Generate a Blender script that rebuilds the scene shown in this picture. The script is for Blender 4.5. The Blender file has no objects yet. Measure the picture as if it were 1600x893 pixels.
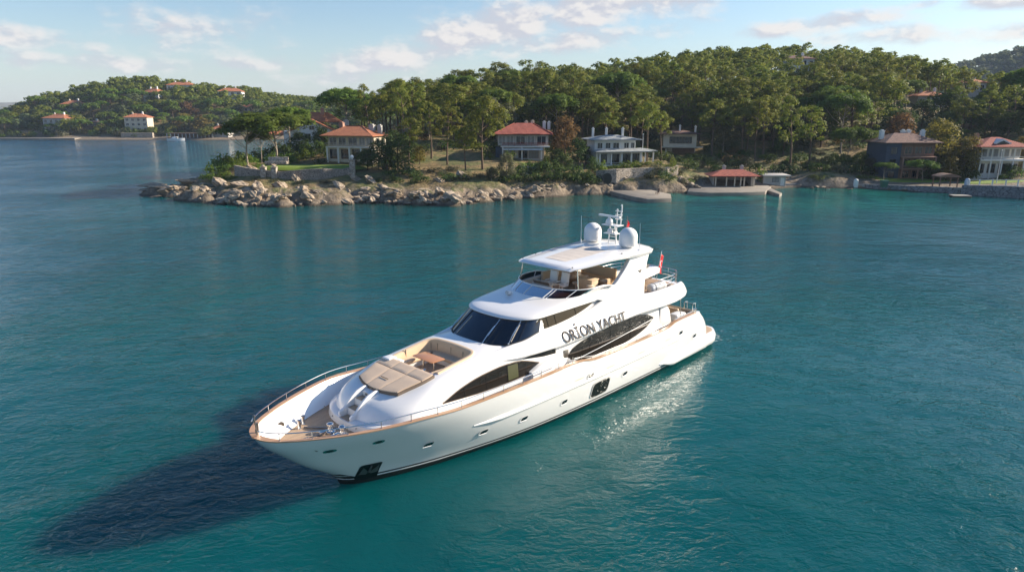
import bpy, bmesh, math, random
import numpy as np
from mathutils import Vector, Matrix

R = math.radians
rng = random.Random(7)
scene = bpy.context.scene
col = scene.collection

# ------------------------------------------------------------------ camera
CAM_H = 18.0
cam_d = bpy.data.cameras.new('camera')
cam_d.sensor_width = 36.0
cam_d.lens = 24.0
cam_d.clip_start = 0.5
cam_d.clip_end = 60000.0
cam = bpy.data.objects.new('camera', cam_d)
cam.location = (0, 0, CAM_H)
cam.rotation_euler = (R(90 - 14.43), 0, 0)
col.objects.link(cam)
scene.camera = cam

# ------------------------------------------------------------------ sun, sky, exposure
SUN_EL, SUN_AZ = 24.0, 75.0          # azimuth clockwise from +Y, degrees
SUN_STR, SKY_STR = 5.0, 0.075
scene.view_settings.view_transform = 'Standard'
scene.view_settings.look = 'None'
scene.view_settings.exposure = 1.02
scene.view_settings.gamma = 1.0
scene.cycles.sample_clamp_direct = 4.0
scene.cycles.sample_clamp_indirect = 4.0
scene.view_settings.use_curve_mapping = False
sun_d = bpy.data.lights.new('sun', 'SUN')
sun_d.energy = SUN_STR
sun_d.angle = R(0.53)
sun_d.color = (1.0, 0.88, 0.72)
sun = bpy.data.objects.new('sun', sun_d)
S = Vector((math.sin(R(SUN_AZ)) * math.cos(R(SUN_EL)), math.cos(R(SUN_AZ)) * math.cos(R(SUN_EL)), math.sin(R(SUN_EL))))
sun.rotation_euler = S.to_track_quat('Z', 'Y').to_euler()
sun.location = (80, 60, 80)
col.objects.link(sun)

world = bpy.data.worlds.new('World')
scene.world = world
world.use_nodes = True


class NT:
    """small helper to write node trees"""
    def __init__(s, tree):
        s.t = tree
        s.n = tree.nodes
        s.l = tree.links

    def new(s, typ, **kw):
        n = s.n.new(typ)
        for k, v in kw.items():
            setattr(n, k, v)
        return n

    def put(s, sock, v):
        if hasattr(v, 'is_output'):
            s.l.new(v, sock)
        elif v is not None:
            sock.default_value = v

    def math(s, op, a, b=None, c=None, clamp=False):
        n = s.new('ShaderNodeMath', operation=op, use_clamp=clamp)
        for i, v in enumerate((a, b, c)):
            if v is not None:
                s.put(n.inputs[i], v)
        return n.outputs[0]

    def vmath(s, op, a, b=None):
        n = s.new('ShaderNodeVectorMath', operation=op)
        s.put(n.inputs[0], a)
        if b is not None:
            s.put(n.inputs[1], b)
        return n.outputs[0]

    def noise(s, vec, scale, detail=4.0, rough=0.55, dist=0.0, out=0):
        n = s.new('ShaderNodeTexNoise')
        s.put(n.inputs['Vector'], vec)
        n.inputs['Scale'].default_value = scale
        n.inputs['Detail'].default_value = detail
        n.inputs['Roughness'].default_value = rough
        n.inputs['Distortion'].default_value = dist
        return n.outputs[out]

    def ramp(s, fac, stops, interp='LINEAR'):
        n = s.new('ShaderNodeValToRGB')
        cr = n.color_ramp
        cr.interpolation = interp
        while len(cr.elements) < len(stops):
            cr.elements.new(0.5)
        for e, (p, c) in zip(cr.elements, stops):
            e.position = p
            e.color = (c[0], c[1], c[2], 1) if not isinstance(c, (int, float)) else (c, c, c, 1)
        s.put(n.inputs[0], fac)
        return n.outputs[0]

    def mix(s, fac, a, b):
        n = s.new('ShaderNodeMix', data_type='RGBA')
        s.put(n.inputs[0], fac)
        for k, v in ((6, a), (7, b)):
            if isinstance(v, tuple):
                v = (v[0], v[1], v[2], 1)
            s.put(n.inputs[k], v)
        return n.outputs[2]

    def step(s, x, lo, hi):
        n = s.new('ShaderNodeMapRange', interpolation_type='SMOOTHSTEP')
        s.put(n.inputs[0], x)
        s.put(n.inputs[1], lo)
        s.put(n.inputs[2], hi)
        return n.outputs[0]


def build_world():
    w = NT(world.node_tree)
    w.n.clear()
    out = w.new('ShaderNodeOutputWorld')
    bg = w.new('ShaderNodeBackground')
    w.l.new(bg.outputs[0], out.inputs[0])
    sky = w.new('ShaderNodeTexSky', sky_type='NISHITA')
    sky.sun_disc = False
    sky.sun_elevation = R(SUN_EL)
    sky.sun_rotation = R(SUN_AZ)
    sky.air_density = 1.0
    sky.dust_density = 0.6
    sky.ozone_density = 2.0
    bg.inputs[1].default_value = SKY_STR
    # clouds: real directions on the sky (azimuth, elevation), broken up by noise
    tc = w.new('ShaderNodeTexCoord')
    d = tc.outputs['Generated']
    sep = w.new('ShaderNodeSeparateXYZ')
    w.l.new(d, sep.inputs[0])
    x, y, z = sep.outputs
    az = w.math('ARCTAN2', x, y)
    el = w.math('ARCSINE', z)
    comb = w.new('ShaderNodeCombineXYZ')
    w.l.new(w.math('MULTIPLY', az, 1.0), comb.inputs[0])
    w.l.new(w.math('MULTIPLY', el, 1.9), comb.inputs[1])
    uv = comb.outputs[0]
    n1 = w.noise(uv, 14.0, 8.0, 0.55)
    n2 = w.noise(uv, 34.0, 6.0, 0.6)
    nn = w.math('ADD', w.math('MULTIPLY', n1, 0.75), w.math('MULTIPLY', n2, 0.25))
    # the same noise a little nearer the sun and higher: where it is thinner the cloud is lit
    up = w.vmath('ADD', uv, (0.008, 0.014, 0.0))
    n3 = w.noise(up, 14.0, 8.0, 0.55)
    # (az deg, el deg, half width az, half height el, tilt, strength)
    banks = [(9, 8.3, 10, 2.0, 0.12, 0.78), (-1, 6.3, 9, 2.0, 0.22, 0.70), (-9, 4.0, 9, 1.5, 0.14, 0.55), (4, 5.2, 11, 1.2, 0.1, 0.52), (-24, 5.6, 6.5, 2.2, 0.0, 0.46),
             (-36, 4.9, 9, 1.1, -0.10, 0.46), (-30, 3.2, 12, 0.8, -0.03, 0.40), (-20.5, 8.7, 1.6, 0.30, 0.0, 0.52), (-27, 7.7, 3.2, 0.35, 0.0, 0.40), (-19, 3.3, 6, .8, 0, .42), (-13, 2.4, 8, .6, .0, .40),
             (23, 6.0, 7, 0.8, 0.10, 0.62), (35, 7.1, 6, 0.9, 0.05, 0.62), (17, 9.9, 5, 0.6, 0.0, 0.60), (27, 9.9, 4, 0.3, 0.0, .5), (29, 6.9, 3, .5, .1, .52),
             (33, 5.0, 14, 0.9, 0.0, 0.46),
             (70, 9, 14, 2, 0.1, 0.5), (-70, 8, 20, 3, 0.1, 0.45), (120, 14, 30, 6, 0, 0.5), (-140, 16, 30, 7, 0, 0.5)]
    dens = None
    for (a0, e0, wa, we, tilt, st) in banks:
        da = w.math('SUBTRACT', az, R(a0))
        de = w.math('SUBTRACT', w.math('SUBTRACT', el, R(e0)), w.math('MULTIPLY', da, tilt))
        q = w.math('ADD', w.math('POWER', w.math('DIVIDE', da, R(wa)), 2.0), w.math('POWER', w.math('DIVIDE', de, R(we)), 2.0))
        g = w.math('MULTIPLY', w.math('EXPONENT', w.math('MULTIPLY', q, -1.0)), st)
        dens = g if dens is None else w.math('MAXIMUM', dens, g)
    c = w.step(w.math('ADD', dens, w.math('MULTIPLY', w.math('SUBTRACT', nn, 0.5), 1.5)), 0.14, 0.62)
    c = w.math('MULTIPLY', c, w.step(dens, 0.02, 0.16))
    lit = w.step(w.math('SUBTRACT', n1, n3), -0.05, 0.07)
    ccol = w.mix(lit, (4.25, 4.2, 4.6), (6.1, 5.7, 5.45))
    tint = w.mix(w.step(el, R(9.0), R(34.0)), (0.95, 1.0, 1.06), (0.55, 0.84, 1.12))
    skyc = w.vmath('MULTIPLY', sky.outputs[0], tint)
    # thin veil low over the horizon, as real air has
    veil = w.step(el, R(9.0), R(-1.0))
    skyc = w.mix(w.math('MULTIPLY', veil, 0.40), skyc, (4.4, 4.65, 5.2))
    res = w.mix(w.math('MULTIPLY', c, 0.88), skyc, ccol)
    w.l.new(res, bg.inputs[0])


build_world()

# ------------------------------------------------------------------ mesh helpers


def lerp(a, b, t):
    return a + (b - a) * t


def sstep(a, b, x):
    t = min(1.0, max(0.0, (x - a) / (b - a)))
    return t * t * (3 - 2 * t)


class Curve1:
    """monotone cubic through points"""
    def __init__(s, pts):
        s.x = [p[0] for p in pts]
        s.y = [p[1] for p in pts]
        n = len(pts)
        dx = [s.x[i + 1] - s.x[i] for i in range(n - 1)]
        m = [(s.y[i + 1] - s.y[i]) / dx[i] for i in range(n - 1)]
        t = [m[0]] + [0.0] * (n - 2) + [m[-1]]
        for i in range(1, n - 1):
            if m[i - 1] * m[i] > 0:
                w1, w2 = 2 * dx[i] + dx[i - 1], dx[i] + 2 * dx[i - 1]
                t[i] = (w1 + w2) / (w1 / m[i - 1] + w2 / m[i])
        s.dx, s.t = dx, t

    def __call__(s, x):
        X = s.x
        if x <= X[0]:
            return s.y[0]
        if x >= X[-1]:
            return s.y[-1]
        lo, hi = 0, len(X) - 1
        while hi - lo > 1:
            mid = (lo + hi) // 2
            if X[mid] <= x:
                lo = mid
            else:
                hi = mid
        h = s.dx[lo]
        u = (x - X[lo]) / h
        return ((1 + 2 * u) * (1 - u) ** 2 * s.y[lo] + u * (1 - u) ** 2 * h * s.t[lo]
                + u * u * (3 - 2 * u) * s.y[lo + 1] + u * u * (u - 1) * h * s.t[lo + 1])


class MB:
    """collects shapes; build() links them as ONE mesh object"""
    def __init__(s, flip=False):
        s.v, s.f, s.mi = [], [], []
        s.flip = flip

    def add(s, verts, faces, mi=0):
        o = len(s.v)
        s.v += [tuple(p) for p in verts]
        s.f += [tuple(i + o for i in f) for f in faces]
        s.mi += [mi] * len(faces)

    def box(s, c, d, rz=0.0, mi=0, ry=0.0, rx=0.0):
        m = Matrix.Rotation(rz, 3, 'Z') @ Matrix.Rotation(ry, 3, 'Y') @ Matrix.Rotation(rx, 3, 'X')
        vs = []
        for i in (-.5, .5):
            for j in (-.5, .5):
                for k in (-.5, .5):
                    vs.append(Vector(c) + m @ Vector((i * d[0], j * d[1], k * d[2])))
        s.add(vs, [(0, 1, 3, 2), (4, 6, 7, 5), (0, 4, 5, 1), (2, 3, 7, 6), (0, 2, 6, 4), (1, 5, 7, 3)], mi)

    def rings(s, rings, closed=True, cap0=False, cap1=False, mi=0):
        n = len(rings[0])
        vs = [p for r in rings for p in r]
        fs = []
        for a in range(len(rings) - 1):
            for i in range(n if closed else n - 1):
                j = (i + 1) % n
                fs.append((a * n + i, a * n + j, (a + 1) * n + j, (a + 1) * n + i))
        if cap0:
            fs.append(tuple(range(n))[::-1])
        if cap1:
            fs.append(tuple((len(rings) - 1) * n + i for i in range(n)))
        s.add(vs, fs, mi)

    def grid(s, rows, mi=0):
        s.rings(rows, closed=False, mi=mi)

    def tube(s, path, r, n=8, mi=0, closed=False, cap=True):
        P = [Vector(p) for p in path]
        k = len(P)
        rs = r if isinstance(r, (list, tuple)) else [r] * k
        rings = []
        nrm = None
        for i in range(k):
            if closed:
                t = P[(i + 1) % k] - P[i - 1]
            else:
                t = P[min(i + 1, k - 1)] - P[max(i - 1, 0)]
            if t.length < 1e-9:
                t = Vector((0, 0, 1))
            t.normalize()
            if nrm is None:
                nrm = t.cross(Vector((0, 0, 1)))
                if nrm.length < 1e-3:
                    nrm = t.cross(Vector((1, 0, 0)))
            nrm = nrm - t * nrm.dot(t)
            nrm.normalize()
            b = t.cross(nrm)
            rings.append([P[i] + (nrm * math.cos(a) + b * math.sin(a)) * rs[i] for a in [2 * math.pi * q / n for q in range(n)]])
        if closed:
            rings.append(rings[0])
        s.rings(rings, True, cap and not closed, cap and not closed, mi)

    def lathe(s, prof, c=(0, 0, 0), n=20, mi=0, axis='Z', cap=True):
        rings = []
        for (r, h) in prof:
            ring = []
            for q in range(n):
                a = 2 * math.pi * q / n
                p = (r * math.cos(a), r * math.sin(a), h)
                if axis == 'X':
                    p = (h, r * math.cos(a), r * math.sin(a))
                elif axis == 'Y':
                    p = (r * math.sin(a), h, r * math.cos(a))
                ring.append((c[0] + p[0], c[1] + p[1], c[2] + p[2]))
            rings.append(ring)
        s.rings(rings, True, cap, cap, mi)

    def prism(s, poly, z0, z1, mi=0):
        n = len(poly)
        z0f = z0 if callable(z0) else (lambda x, y: z0)
        z1f = z1 if callable(z1) else (lambda x, y: z1)
        vs = [(x, y, z0f(x, y)) for x, y in poly] + [(x, y, z1f(x, y)) for x, y in poly]
        fs = [tuple(range(n))[::-1], tuple(range(n, 2 * n))]
        fs += [(i, (i + 1) % n, n + (i + 1) % n, n + i) for i in range(n)]
        s.add(vs, fs, mi)

    def extr(s, poly, axis, a0, a1, mi=0):
        """outline in the two other axes pushed along axis ('y': poly is (x,z); 'x': (y,z))"""
        n = len(poly)
        def P(p, a):
            return (p[0], a, p[1]) if axis == 'y' else (a, p[0], p[1])
        vs = [P(p, a0) for p in poly] + [P(p, a1) for p in poly]
        fs = [tuple(range(n))[::-1], tuple(range(n, 2 * n))]
        fs += [(i, (i + 1) % n, n + (i + 1) % n, n + i) for i in range(n)]
        s.add(vs, fs, mi)

    def mirror(s):
        """adds the port shapes again to starboard"""
        n, k = len(s.v), len(s.f)
        s.v += [(x, -y, z) for x, y, z in s.v]
        s.f += [tuple(i + n for i in f[::-1]) for f in s.f[:k]]
        s.mi += s.mi[:k]

    def build(s, name, mats, parent=None, smooth=35, bevel=0.0, segs=2, merge=True):
        me = bpy.data.meshes.new(name)
        vs = [(x, -y, z) for x, y, z in s.v] if s.flip else s.v
        me.from_pydata([tuple(v) for v in vs], [], s.f)
        if not isinstance(mats, (list, tuple)):
            mats = [mats]
        for m in mats:
            me.materials.append(m)
        me.polygons.foreach_set('material_index', s.mi)
        bm = bmesh.new()
        bm.from_mesh(me)
        if merge:
            bmesh.ops.remove_doubles(bm, verts=bm.verts, dist=1e-5)
            bmesh.ops.dissolve_degenerate(bm, edges=bm.edges, dist=1e-6)
        bmesh.ops.recalc_face_normals(bm, faces=bm.faces)
        if bevel > 0:
            ed = [e for e in bm.edges if len(e.link_faces) == 2 and e.calc_face_angle(0) > R(40)]
            bmesh.ops.bevel(bm, geom=ed, offset=bevel, segments=segs, profile=0.5, affect='EDGES', clamp_overlap=True)
        bm.to_mesh(me)
        bm.free()
        if smooth:
            me.polygons.foreach_set('use_smooth', [True] * len(me.polygons))
            me.set_sharp_from_angle(angle=R(smooth))
        o = bpy.data.objects.new(name, me)
        col.objects.link(o)
        if parent:
            o.parent = parent
        return o


def tag(o, label=None, cat=None, group=None, kind=None):
    for k, v in (('label', label), ('category', cat), ('group', group), ('kind', kind)):
        if v:
            o[k] = v
            if k == 'label' and len(v.split()) > 16:
                print('LONG', len(v.split()), v)
    return o


def empty(name, loc=(0, 0, 0), rz=0.0, label=None, cat=None, group=None):
    o = bpy.data.objects.new(name, None)
    o.location = loc
    o.rotation_euler = (0, 0, rz)
    o.empty_display_size = 0.5
    col.objects.link(o)
    return tag(o, label, cat, group)


def cut(o, mb):
    """boolean difference, baked into the mesh"""
    c = mb.build('cutter', o.data.materials[0], smooth=0)
    c.parent = o.parent
    md = o.modifiers.new('cut', 'BOOLEAN')
    md.operation = 'DIFFERENCE'
    md.solver = 'EXACT'
    md.object = c
    dg = bpy.context.evaluated_depsgraph_get()
    dg.update()
    me = bpy.data.meshes.new_from_object(o.evaluated_get(dg))
    o.modifiers.clear()
    o.data = me
    bpy.data.objects.remove(c)
    me.polygons.foreach_set('use_smooth', [True] * len(me.polygons))
    me.set_sharp_from_angle(angle=R(35))


def copy_thing(root, loc, rz, scale, label=None, group=None):
    c = root.copy()
    col.objects.link(c)
    c.location = loc
    c.rotation_euler = (0, 0, rz)
    c.scale = scale
    if label:
        c['label'] = label
    if group:
        c['group'] = group
    for ch in list(root.children):
        k = ch.copy()
        col.objects.link(k)
        k.parent = c
    return c


# ------------------------------------------------------------------ materials
MATS = {}


def mat(name, base=(.5, .5, .5), rough=.5, metal=0.0, coat=0.0, coat_r=.05, spec=.5, var=0.0, vscale=3.0, bump=0.0, bscale=20.0, vcol=None, stretch=None):
    """principled; var mixes towards vcol by noise; bump adds fine relief"""
    m = bpy.data.materials.new(name)
    m.use_nodes = True
    t = NT(m.node_tree)
    b = t.n['Principled BSDF']
    b.inputs['Base Color'].default_value = (*base, 1)
    b.inputs['Roughness'].default_value = rough
    b.inputs['Metallic'].default_value = metal
    b.inputs['Coat Weight'].default_value = coat
    b.inputs['Coat Roughness'].default_value = coat_r
    b.inputs['Specular IOR Level'].default_value = spec
    tc = t.new('ShaderNodeTexCoord').outputs['Object']
    if stretch:
        tc = t.vmath('MULTIPLY', tc, stretch)
    if var > 0:
        n = t.noise(tc, vscale, 5, .6)
        f = t.math('MULTIPLY', t.step(n, .35, .68), var)
        vc = vcol or tuple(c * .6 for c in base)
        t.l.new(t.mix(f, base, vc), b.inputs['Base Color'])
    if bump > 0:
        bn = t.new('ShaderNodeBump')
        bn.inputs['Strength'].default_value = 1.0
        bn.inputs['Distance'].default_value = bump
        t.l.new(t.noise(tc, bscale, 4, .6), bn.inputs['Height'])
        t.l.new(bn.outputs[0], b.inputs['Normal'])
    MATS[name] = m
    return m


def nodes_of(m):
    t = NT(m.node_tree)
    return t, t.n['Principled BSDF'], t.new('ShaderNodeTexCoord').outputs['Object']


gel = mat('white_gelcoat', (.80, .785, .765), .28, coat=.55, coat_r=.04, var=.10, vscale=.7, vcol=(.74, .72, .69), bump=.0008, bscale=3.0)
gel_hull = mat('white_hull_paint', (.80, .79, .775), .16, coat=.8, coat_r=.025, var=.10, vscale=.5, vcol=(.73, .715, .69), bump=.0015, bscale=1.2)
gel_grey = mat('grey_gelcoat', (.55, .54, .52), .3, coat=.3)  # plain grey of the window surrounds
black_paint = mat('black_antifouling', (.012, .012, .013), .3, coat=.3, var=.5, vscale=2, vcol=(.03, .026, .02))
pocket_black = mat('recess_shade_black', (.012, .018, .018), .35, metal=.3)  # flat black standing in for the dark inside recesses and holes
glass = mat('dark_tinted_glass', (.006, .008, .013), .03, spec=.8, coat=.5, coat_r=.01)
glass_in = mat('dark_side_glass', (.012, .010, .008), .035, spec=.45)
trim_blk = mat('black_frame', (.010, .010, .012), .12)
curtain = mat('green_yellow_curtain', (.045, .05, .014), .5)
steel = mat('polished_steel', (.72, .70, .67), .13, metal=1.0)
steel_d = mat('brushed_steel', (.30, .28, .26), .32, metal=1.0)
letter_m = mat('bronze_grey_letters', (.085, .075, .066), .75, spec=.15)
teak_cap = mat('varnished_teak', (.46, .27, .15), .3, coat=.25, var=.4, vscale=3, vcol=(.36, .2, .105), stretch=(.3, 3, 3))
tan = mat('tan_fabric', (.66, .50, .36), .85, var=.25, vscale=5, vcol=(.58, .43, .30), bump=.002, bscale=120)
tan_lt = mat('pale_tan_fabric', (.64, .48, .32), .85, var=.25, vscale=4, vcol=(.56, .41, .27), bump=.002, bscale=120)
cream = mat('cream_panel', (.66, .56, .44), .5, var=.2, vscale=2)
seam = mat('pale_seam', (.55, .47, .38), .8)
brown = mat('brown_cover', (.17, .125, .09), .7, var=.3, vscale=6)
wood = mat('teak_table_top', (.45, .21, .10), .35, coat=.2, var=.4, vscale=4, vcol=(.35, .16, .08), stretch=(1, 6, 1))
white_p = mat('white_plastic', (.78, .77, .75), .35, var=.1, vscale=4)
red_cloth = mat('red_flag_cloth', (.72, .010, .016), .7)
white_cloth = mat('white_flag_mark', (.8, .8, .8), .7)
blue_s = mat('blue_socket', (.03, .06, .22), .4)
black_rub = mat('black_rubber', (.015, .015, .015), .6)
foam = mat('white_foam', (.75, .78, .78), .6)
lens_m = mat('lamp_glass', (.5, .5, .5), .05, coat=.5)


def teak_deck_mat():
    m = mat('teak_deck', (.44, .31, .2), .6)
    t, b, tc = nodes_of(m)
    sp = t.new('ShaderNodeSeparateXYZ')
    t.l.new(tc, sp.inputs[0])
    fr = t.math('FRACT', t.math('MULTIPLY', sp.outputs[1], 11.0))
    line = t.math('LESS_THAN', fr, .12)
    n = t.noise(t.vmath('MULTIPLY', tc, (.6, 9, 1)), 2.2, 4)
    c = t.mix(t.step(n, .35, .7), (.47, .335, .22), (.34, .235, .155))
    t.l.new(t.mix(t.math('MULTIPLY', line, .75), c, (.06, .045, .035)), b.inputs['Base Color'])
    return m


teak_deck = teak_deck_mat()


def fb_glass_mat():
    m = bpy.data.materials.new('tinted_screen_glass')
    m.use_nodes = True
    t = NT(m.node_tree)
    t.n.clear()
    out = t.new('ShaderNodeOutputMaterial')
    tr = t.new('ShaderNodeBsdfTransparent')
    tr.inputs[0].default_value = (.045, .042, .06, 1)
    gl = t.new('ShaderNodeBsdfGlossy')
    gl.inputs['Roughness'].default_value = .02
    fr = t.new('ShaderNodeFresnel')
    fr.inputs[0].default_value = 1.28
    mx = t.new('ShaderNodeMixShader')
    t.l.new(fr.outputs[0], mx.inputs[0])
    t.l.new(tr.outputs[0], mx.inputs[1])
    t.l.new(gl.outputs[0], mx.inputs[2])
    t.l.new(mx.outputs[0], out.inputs[0])
    return m


fb_glass = fb_glass_mat()
# ================================================================== THE YACHT
# local coordinates: s metres aft of the bow waterline, t metres to port, z above the water
YW = Vector((-8.6076, 30.493, 0.0))
Y_ROT = math.atan2(.7222, .6916)


def yw(s, t, z):
    c, n = math.cos(Y_ROT), math.sin(Y_ROT)
    return Vector((YW.x + s * c + t * n, YW.y + s * n - t * c, z))


yacht = empty('motor_yacht', YW, Y_ROT, 'long white motor yacht with a hardtop and two satellite domes lying in the bay', 'yacht')


def Y():
    return MB(flip=True)


stem = Curve1([(-.8, .7), (-.1, .05), (.3, -.1), (1.0, -.88), (1.3, -1.34), (2.6, -2.86), (3.6, -3.86), (3.98, -4.06)])
endz = Curve1([(-.8, 29.9), (.9, 30.4), (1.58, 30.3), (2.4, 29.85), (3.0, 29.3), (3.55, 28.7), (4.2, 28.6)])
bwl = Curve1([(0, .0), (.006, .3), (.02, .66), (.05, 1.1), (.167, 2.17), (.378, 3.07), (.55, 3.38), (.76, 3.42), (1, 3.3)])
bsh = Curve1([(0, 0), (.0035, .5), (.018, 1.22), (.0525, 2.07), (.093, 2.8), (.136, 3.38), (.179, 3.78), (.221, 3.98), (.276, 4.08), (.368, 4.1), (.73, 4.02), (.9, 3.9), (1, 3.72)])
zsh = Curve1([(-4.1, 3.98), (0, 3.93), (1.8, 3.94), (4.9, 3.76), (8, 3.70), (11.5, 3.68), (13.2, 3.71), (14.1, 3.66), (14.9, 3.48), (15.6, 3.38), (20, 3.35), (24.2, 3.40), (24.7, 3.56), (26, 3.6), (28.7, 3.55)])
ZF = .30


def hull_pt(u, z, zs):
    v = min(1.0, max(0.0, z / zs))
    p = lerp(1.55, .62, sstep(0, .40, u))
    a, b = bwl(u), bsh(u)
    h = a + (b - a) * v ** p
    if z < 0:
        h *= 1 + z * .5
    return lerp(stem(z), endz(z), u), h


def hull_b(s, z):
    u = (s - stem(z)) / (endz(z) - stem(z))
    return hull_pt(min(1, max(0, u)), z, zsh(s))[1]


US = [0, .0012, .003, .006, .010, .015, .021] + [.028 + .0085 * i for i in range(18)] + [.19 + i * .0155 for i in range(53)]
US[-1] = 1.0
ABS_Z = [-.8, -.2, .14, .31, .39, .49, .75, 1.15, 1.6, 2.05, 2.2]
rows = []
for u in US:
    ss = lerp(-4.06, 28.7, u)
    zs = zsh(ss)
    zl = ABS_Z + [lerp(2.2, zs, f) for f in (.2, .4, .6, .8, .93, 1.0)]
    rows.append([(*hull_pt(u, z, zs), z) for z in zl])
hb = Y()
nl = len(rows[0])
for k in range(nl - 1):
    mi = 1 if (ABS_Z[min(k, 10)] < .20 or abs(ABS_Z[min(k, 10)] - .39) < .01) and k < 10 else 0
    hb.grid([[r[k], r[k + 1]] for r in rows], mi)
# bulwark lining and the flat rail seat
inn = []
for r, u in zip(rows, US):
    s, b, z = r[-1]
    ss = s + .14 * (1 - min(1, u / .06))
    bi = max(0, b - .16)
    zd = 2.93 if s < 13 else lerp(2.93, 2.55, sstep(13, 15, s))
    bd = max(0, min(bi, hull_b(max(s, stem(zd) + .05), zd) - .18))
    inn.append([(s, b, z), (ss, bi, z), (lerp(max(ss, stem(3.4) + .25), s, min(1, u / .1)), max(0, lerp(bi, bd, .45)), lerp(z, zd, .5)), (max(ss, stem(zd) + .35), bd, zd)])
hb.grid(inn, 0)
hb.mirror()
# transom
tr = rows[-1]
hb.grid([[(p[0], p[1] * q, p[2]) for p in tr] for q in [1 - i / 6 for i in range(13)]], 0)
hull = hb.build('hull', [gel_hull, black_paint], yacht, smooth=40)

# rub rail along the topsides, sponson and swim platform
m = Y()
path = [(5.9 + (28.9 - 5.9) * i / 40) for i in range(41)]
rr = []
for i, s in enumerate(path):
    k = min(1, i / 3) * min(1, (40 - i) / 6)
    z0 = 2.14 + .12 * (1 - min(1, i / 3))
    b0 = hull_b(s, z0)
    d = .002 + .13 * k
    rr.append([(s, b0 - .02, z0 + .10), (s, b0 + d, z0 + .035), (s, b0 + d, z0 - .03), (s, b0 - .02, z0 - .16 * k)])
m.rings(rr, True, True, True)
m.mirror()
m.build('rub_rail', gel_hull, yacht, smooth=50)
m = Y()
rr = []
for i in range(25):
    f = i / 24
    s = lerp(23.6, 32.9, f)
    k = sstep(0, .16, f)
    b0 = (hull_b(min(s, 30.2), .7) if s < 30.2 else 3.38) - .9 * max(0, (s - 31.2) / 1.7) ** 2
    zt = lerp(.76, 1.12, sstep(0, .8, f))
    zb = lerp(.70, .32, k)
    o = b0 + .05 + .27 * k
    rr.append([(s, b0 - .45, zb), (s, o - .12, zb), (s, o, lerp(zb, zt, .25)), (s, o, lerp(zb, zt, .75)), (s, o - .10 * k, zt), (s, b0 - .3, zt + .03)])
m.rings(rr, True, True, True)
m.mirror()
m.box((31.4, 0, .82), (2.7, 5.9, .42))
m.build('sponson', gel, yacht, smooth=50)
m = Y()
pl = [(30.35, -3.25), (32.0, -3.2), (32.6, -2.8), (32.85, -2.0), (32.9, 0), (32.85, 2.0), (32.6, 2.8), (32.0, 3.2), (30.35, 3.25)]
m.prism(pl, .95, 1.16)
m.build('swim_platform', teak_deck, yacht, bevel=.03)

# teak cap rail
m = Y()
cap = []
for u in [0, .0012, .003, .006, .010, .015, .021] + [.028 + .0085 * i for i in range(18)] + [.19 + i * .0155 for i in range(52)]:
    s, b, z = (*hull_pt(u, zsh(lerp(-4.06, 28.7, u)), zsh(lerp(-4.06, 28.7, u))), zsh(lerp(-4.06, 28.7, u)))
    k = 1 - min(1, u / .03)
    cap.append([(s - .07 * k, b + .035, z + .002), (s - .07 * k, b + .035, z + .05), (s + .24 * k, max(0, b - .20), z + .05), (s + .24 * k, max(0, b - .20), z + .002)])
m.rings(cap, True, False, True)
m.mirror()
m.build('cap_rail', teak_cap, yacht, smooth=30)

# decks
m = Y()
rows_d = []
for i in range(60):
    s = lerp(-2.75, 28.5, (i / 59) ** 1.15)
    zd = (2.93 if s < 13 else lerp(2.93, 2.55, sstep(13, 15, s))) + .004
    b = max(.0, hull_b(s, zd) - .17)
    rows_d.append([(s, b * q, zd) for q in (-1, -.5, 0, .5, 1)])
m.grid(rows_d)
m.build('teak_deck', teak_deck, yacht, smooth=0)

# ------------------------------------------------------------------ coachroof and deckhouse: stacked contours
ztop = Curve1([(.3, 4.22), (2.0, 4.33), (2.5, 4.38), (4.5, 4.82), (6.5, 5.12), (8.6, 5.34), (12, 5.36), (26, 5.30)])
LAY = [(0, .40, 3.15), (.28, .46, 3.10), (.325, .54, 3.05), (.345, .70, 2.96), (.36, .80, 2.93), (.48, .88, 2.92), (.60, .98, 2.90), (.72, 1.14, 2.85), (.82, 1.36, 2.77), (.90, 1.62, 2.66), (.955, 1.92, 2.5), (.985, 2.2, 2.32), (1.0, 2.45, 2.1)]
S_END = 24.6


def lay_w(k, s):
    f, n, W = LAY[k]
    b = sstep(3.5, 8, s)
    sm = 3.13 - .22 * f if f < .75 else lerp(2.965, 2.1, ((f - .75) / .25) ** 2.2)
    return lerp(W, sm, b)


def lay_z(k, s):
    z0 = 2.9 if s < 13 else lerp(2.9, 2.5, sstep(13, 15, s))
    return z0 + LAY[k][0] * (ztop(s) - z0)


def trunk_t(s, z):
    zs_ = [lay_z(k, s) for k in range(len(LAY))]
    ws = []
    for k in range(len(LAY)):
        n = LAY[k][1]
        x = min(1, max(0, (s - n) / 2.6))
        ws.append(lay_w(k, s) * (1 - (1 - x) ** 2.3) ** (1 / 2.3))
    return float(np.interp(z, zs_, ws))


m = Y()
NQ, NS = 22, 40
rings = []
for k in range(len(LAY)):
    n = LAY[k][1]
    L = 2.6
    port_r = []
    for i in range(NQ + 1):
        th = math.pi / 2 * i / NQ
        s = n + L * (1 - max(0, math.cos(th)) ** (2 / 2.3))
        port_r.append((s, lay_w(k, s) * math.sin(th) ** (2 / 2.3), lay_z(k, s)))
    for i in range(1, NS + 1):
        s = lerp(n + L, S_END, i / NS)
        port_r.append((s, lay_w(k, s), lay_z(k, s)))
    rings.append(port_r + [(a, -b, c) for a, b, c in port_r[:0:-1]])
m.rings(rings, True)
K = NQ + NS


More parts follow.
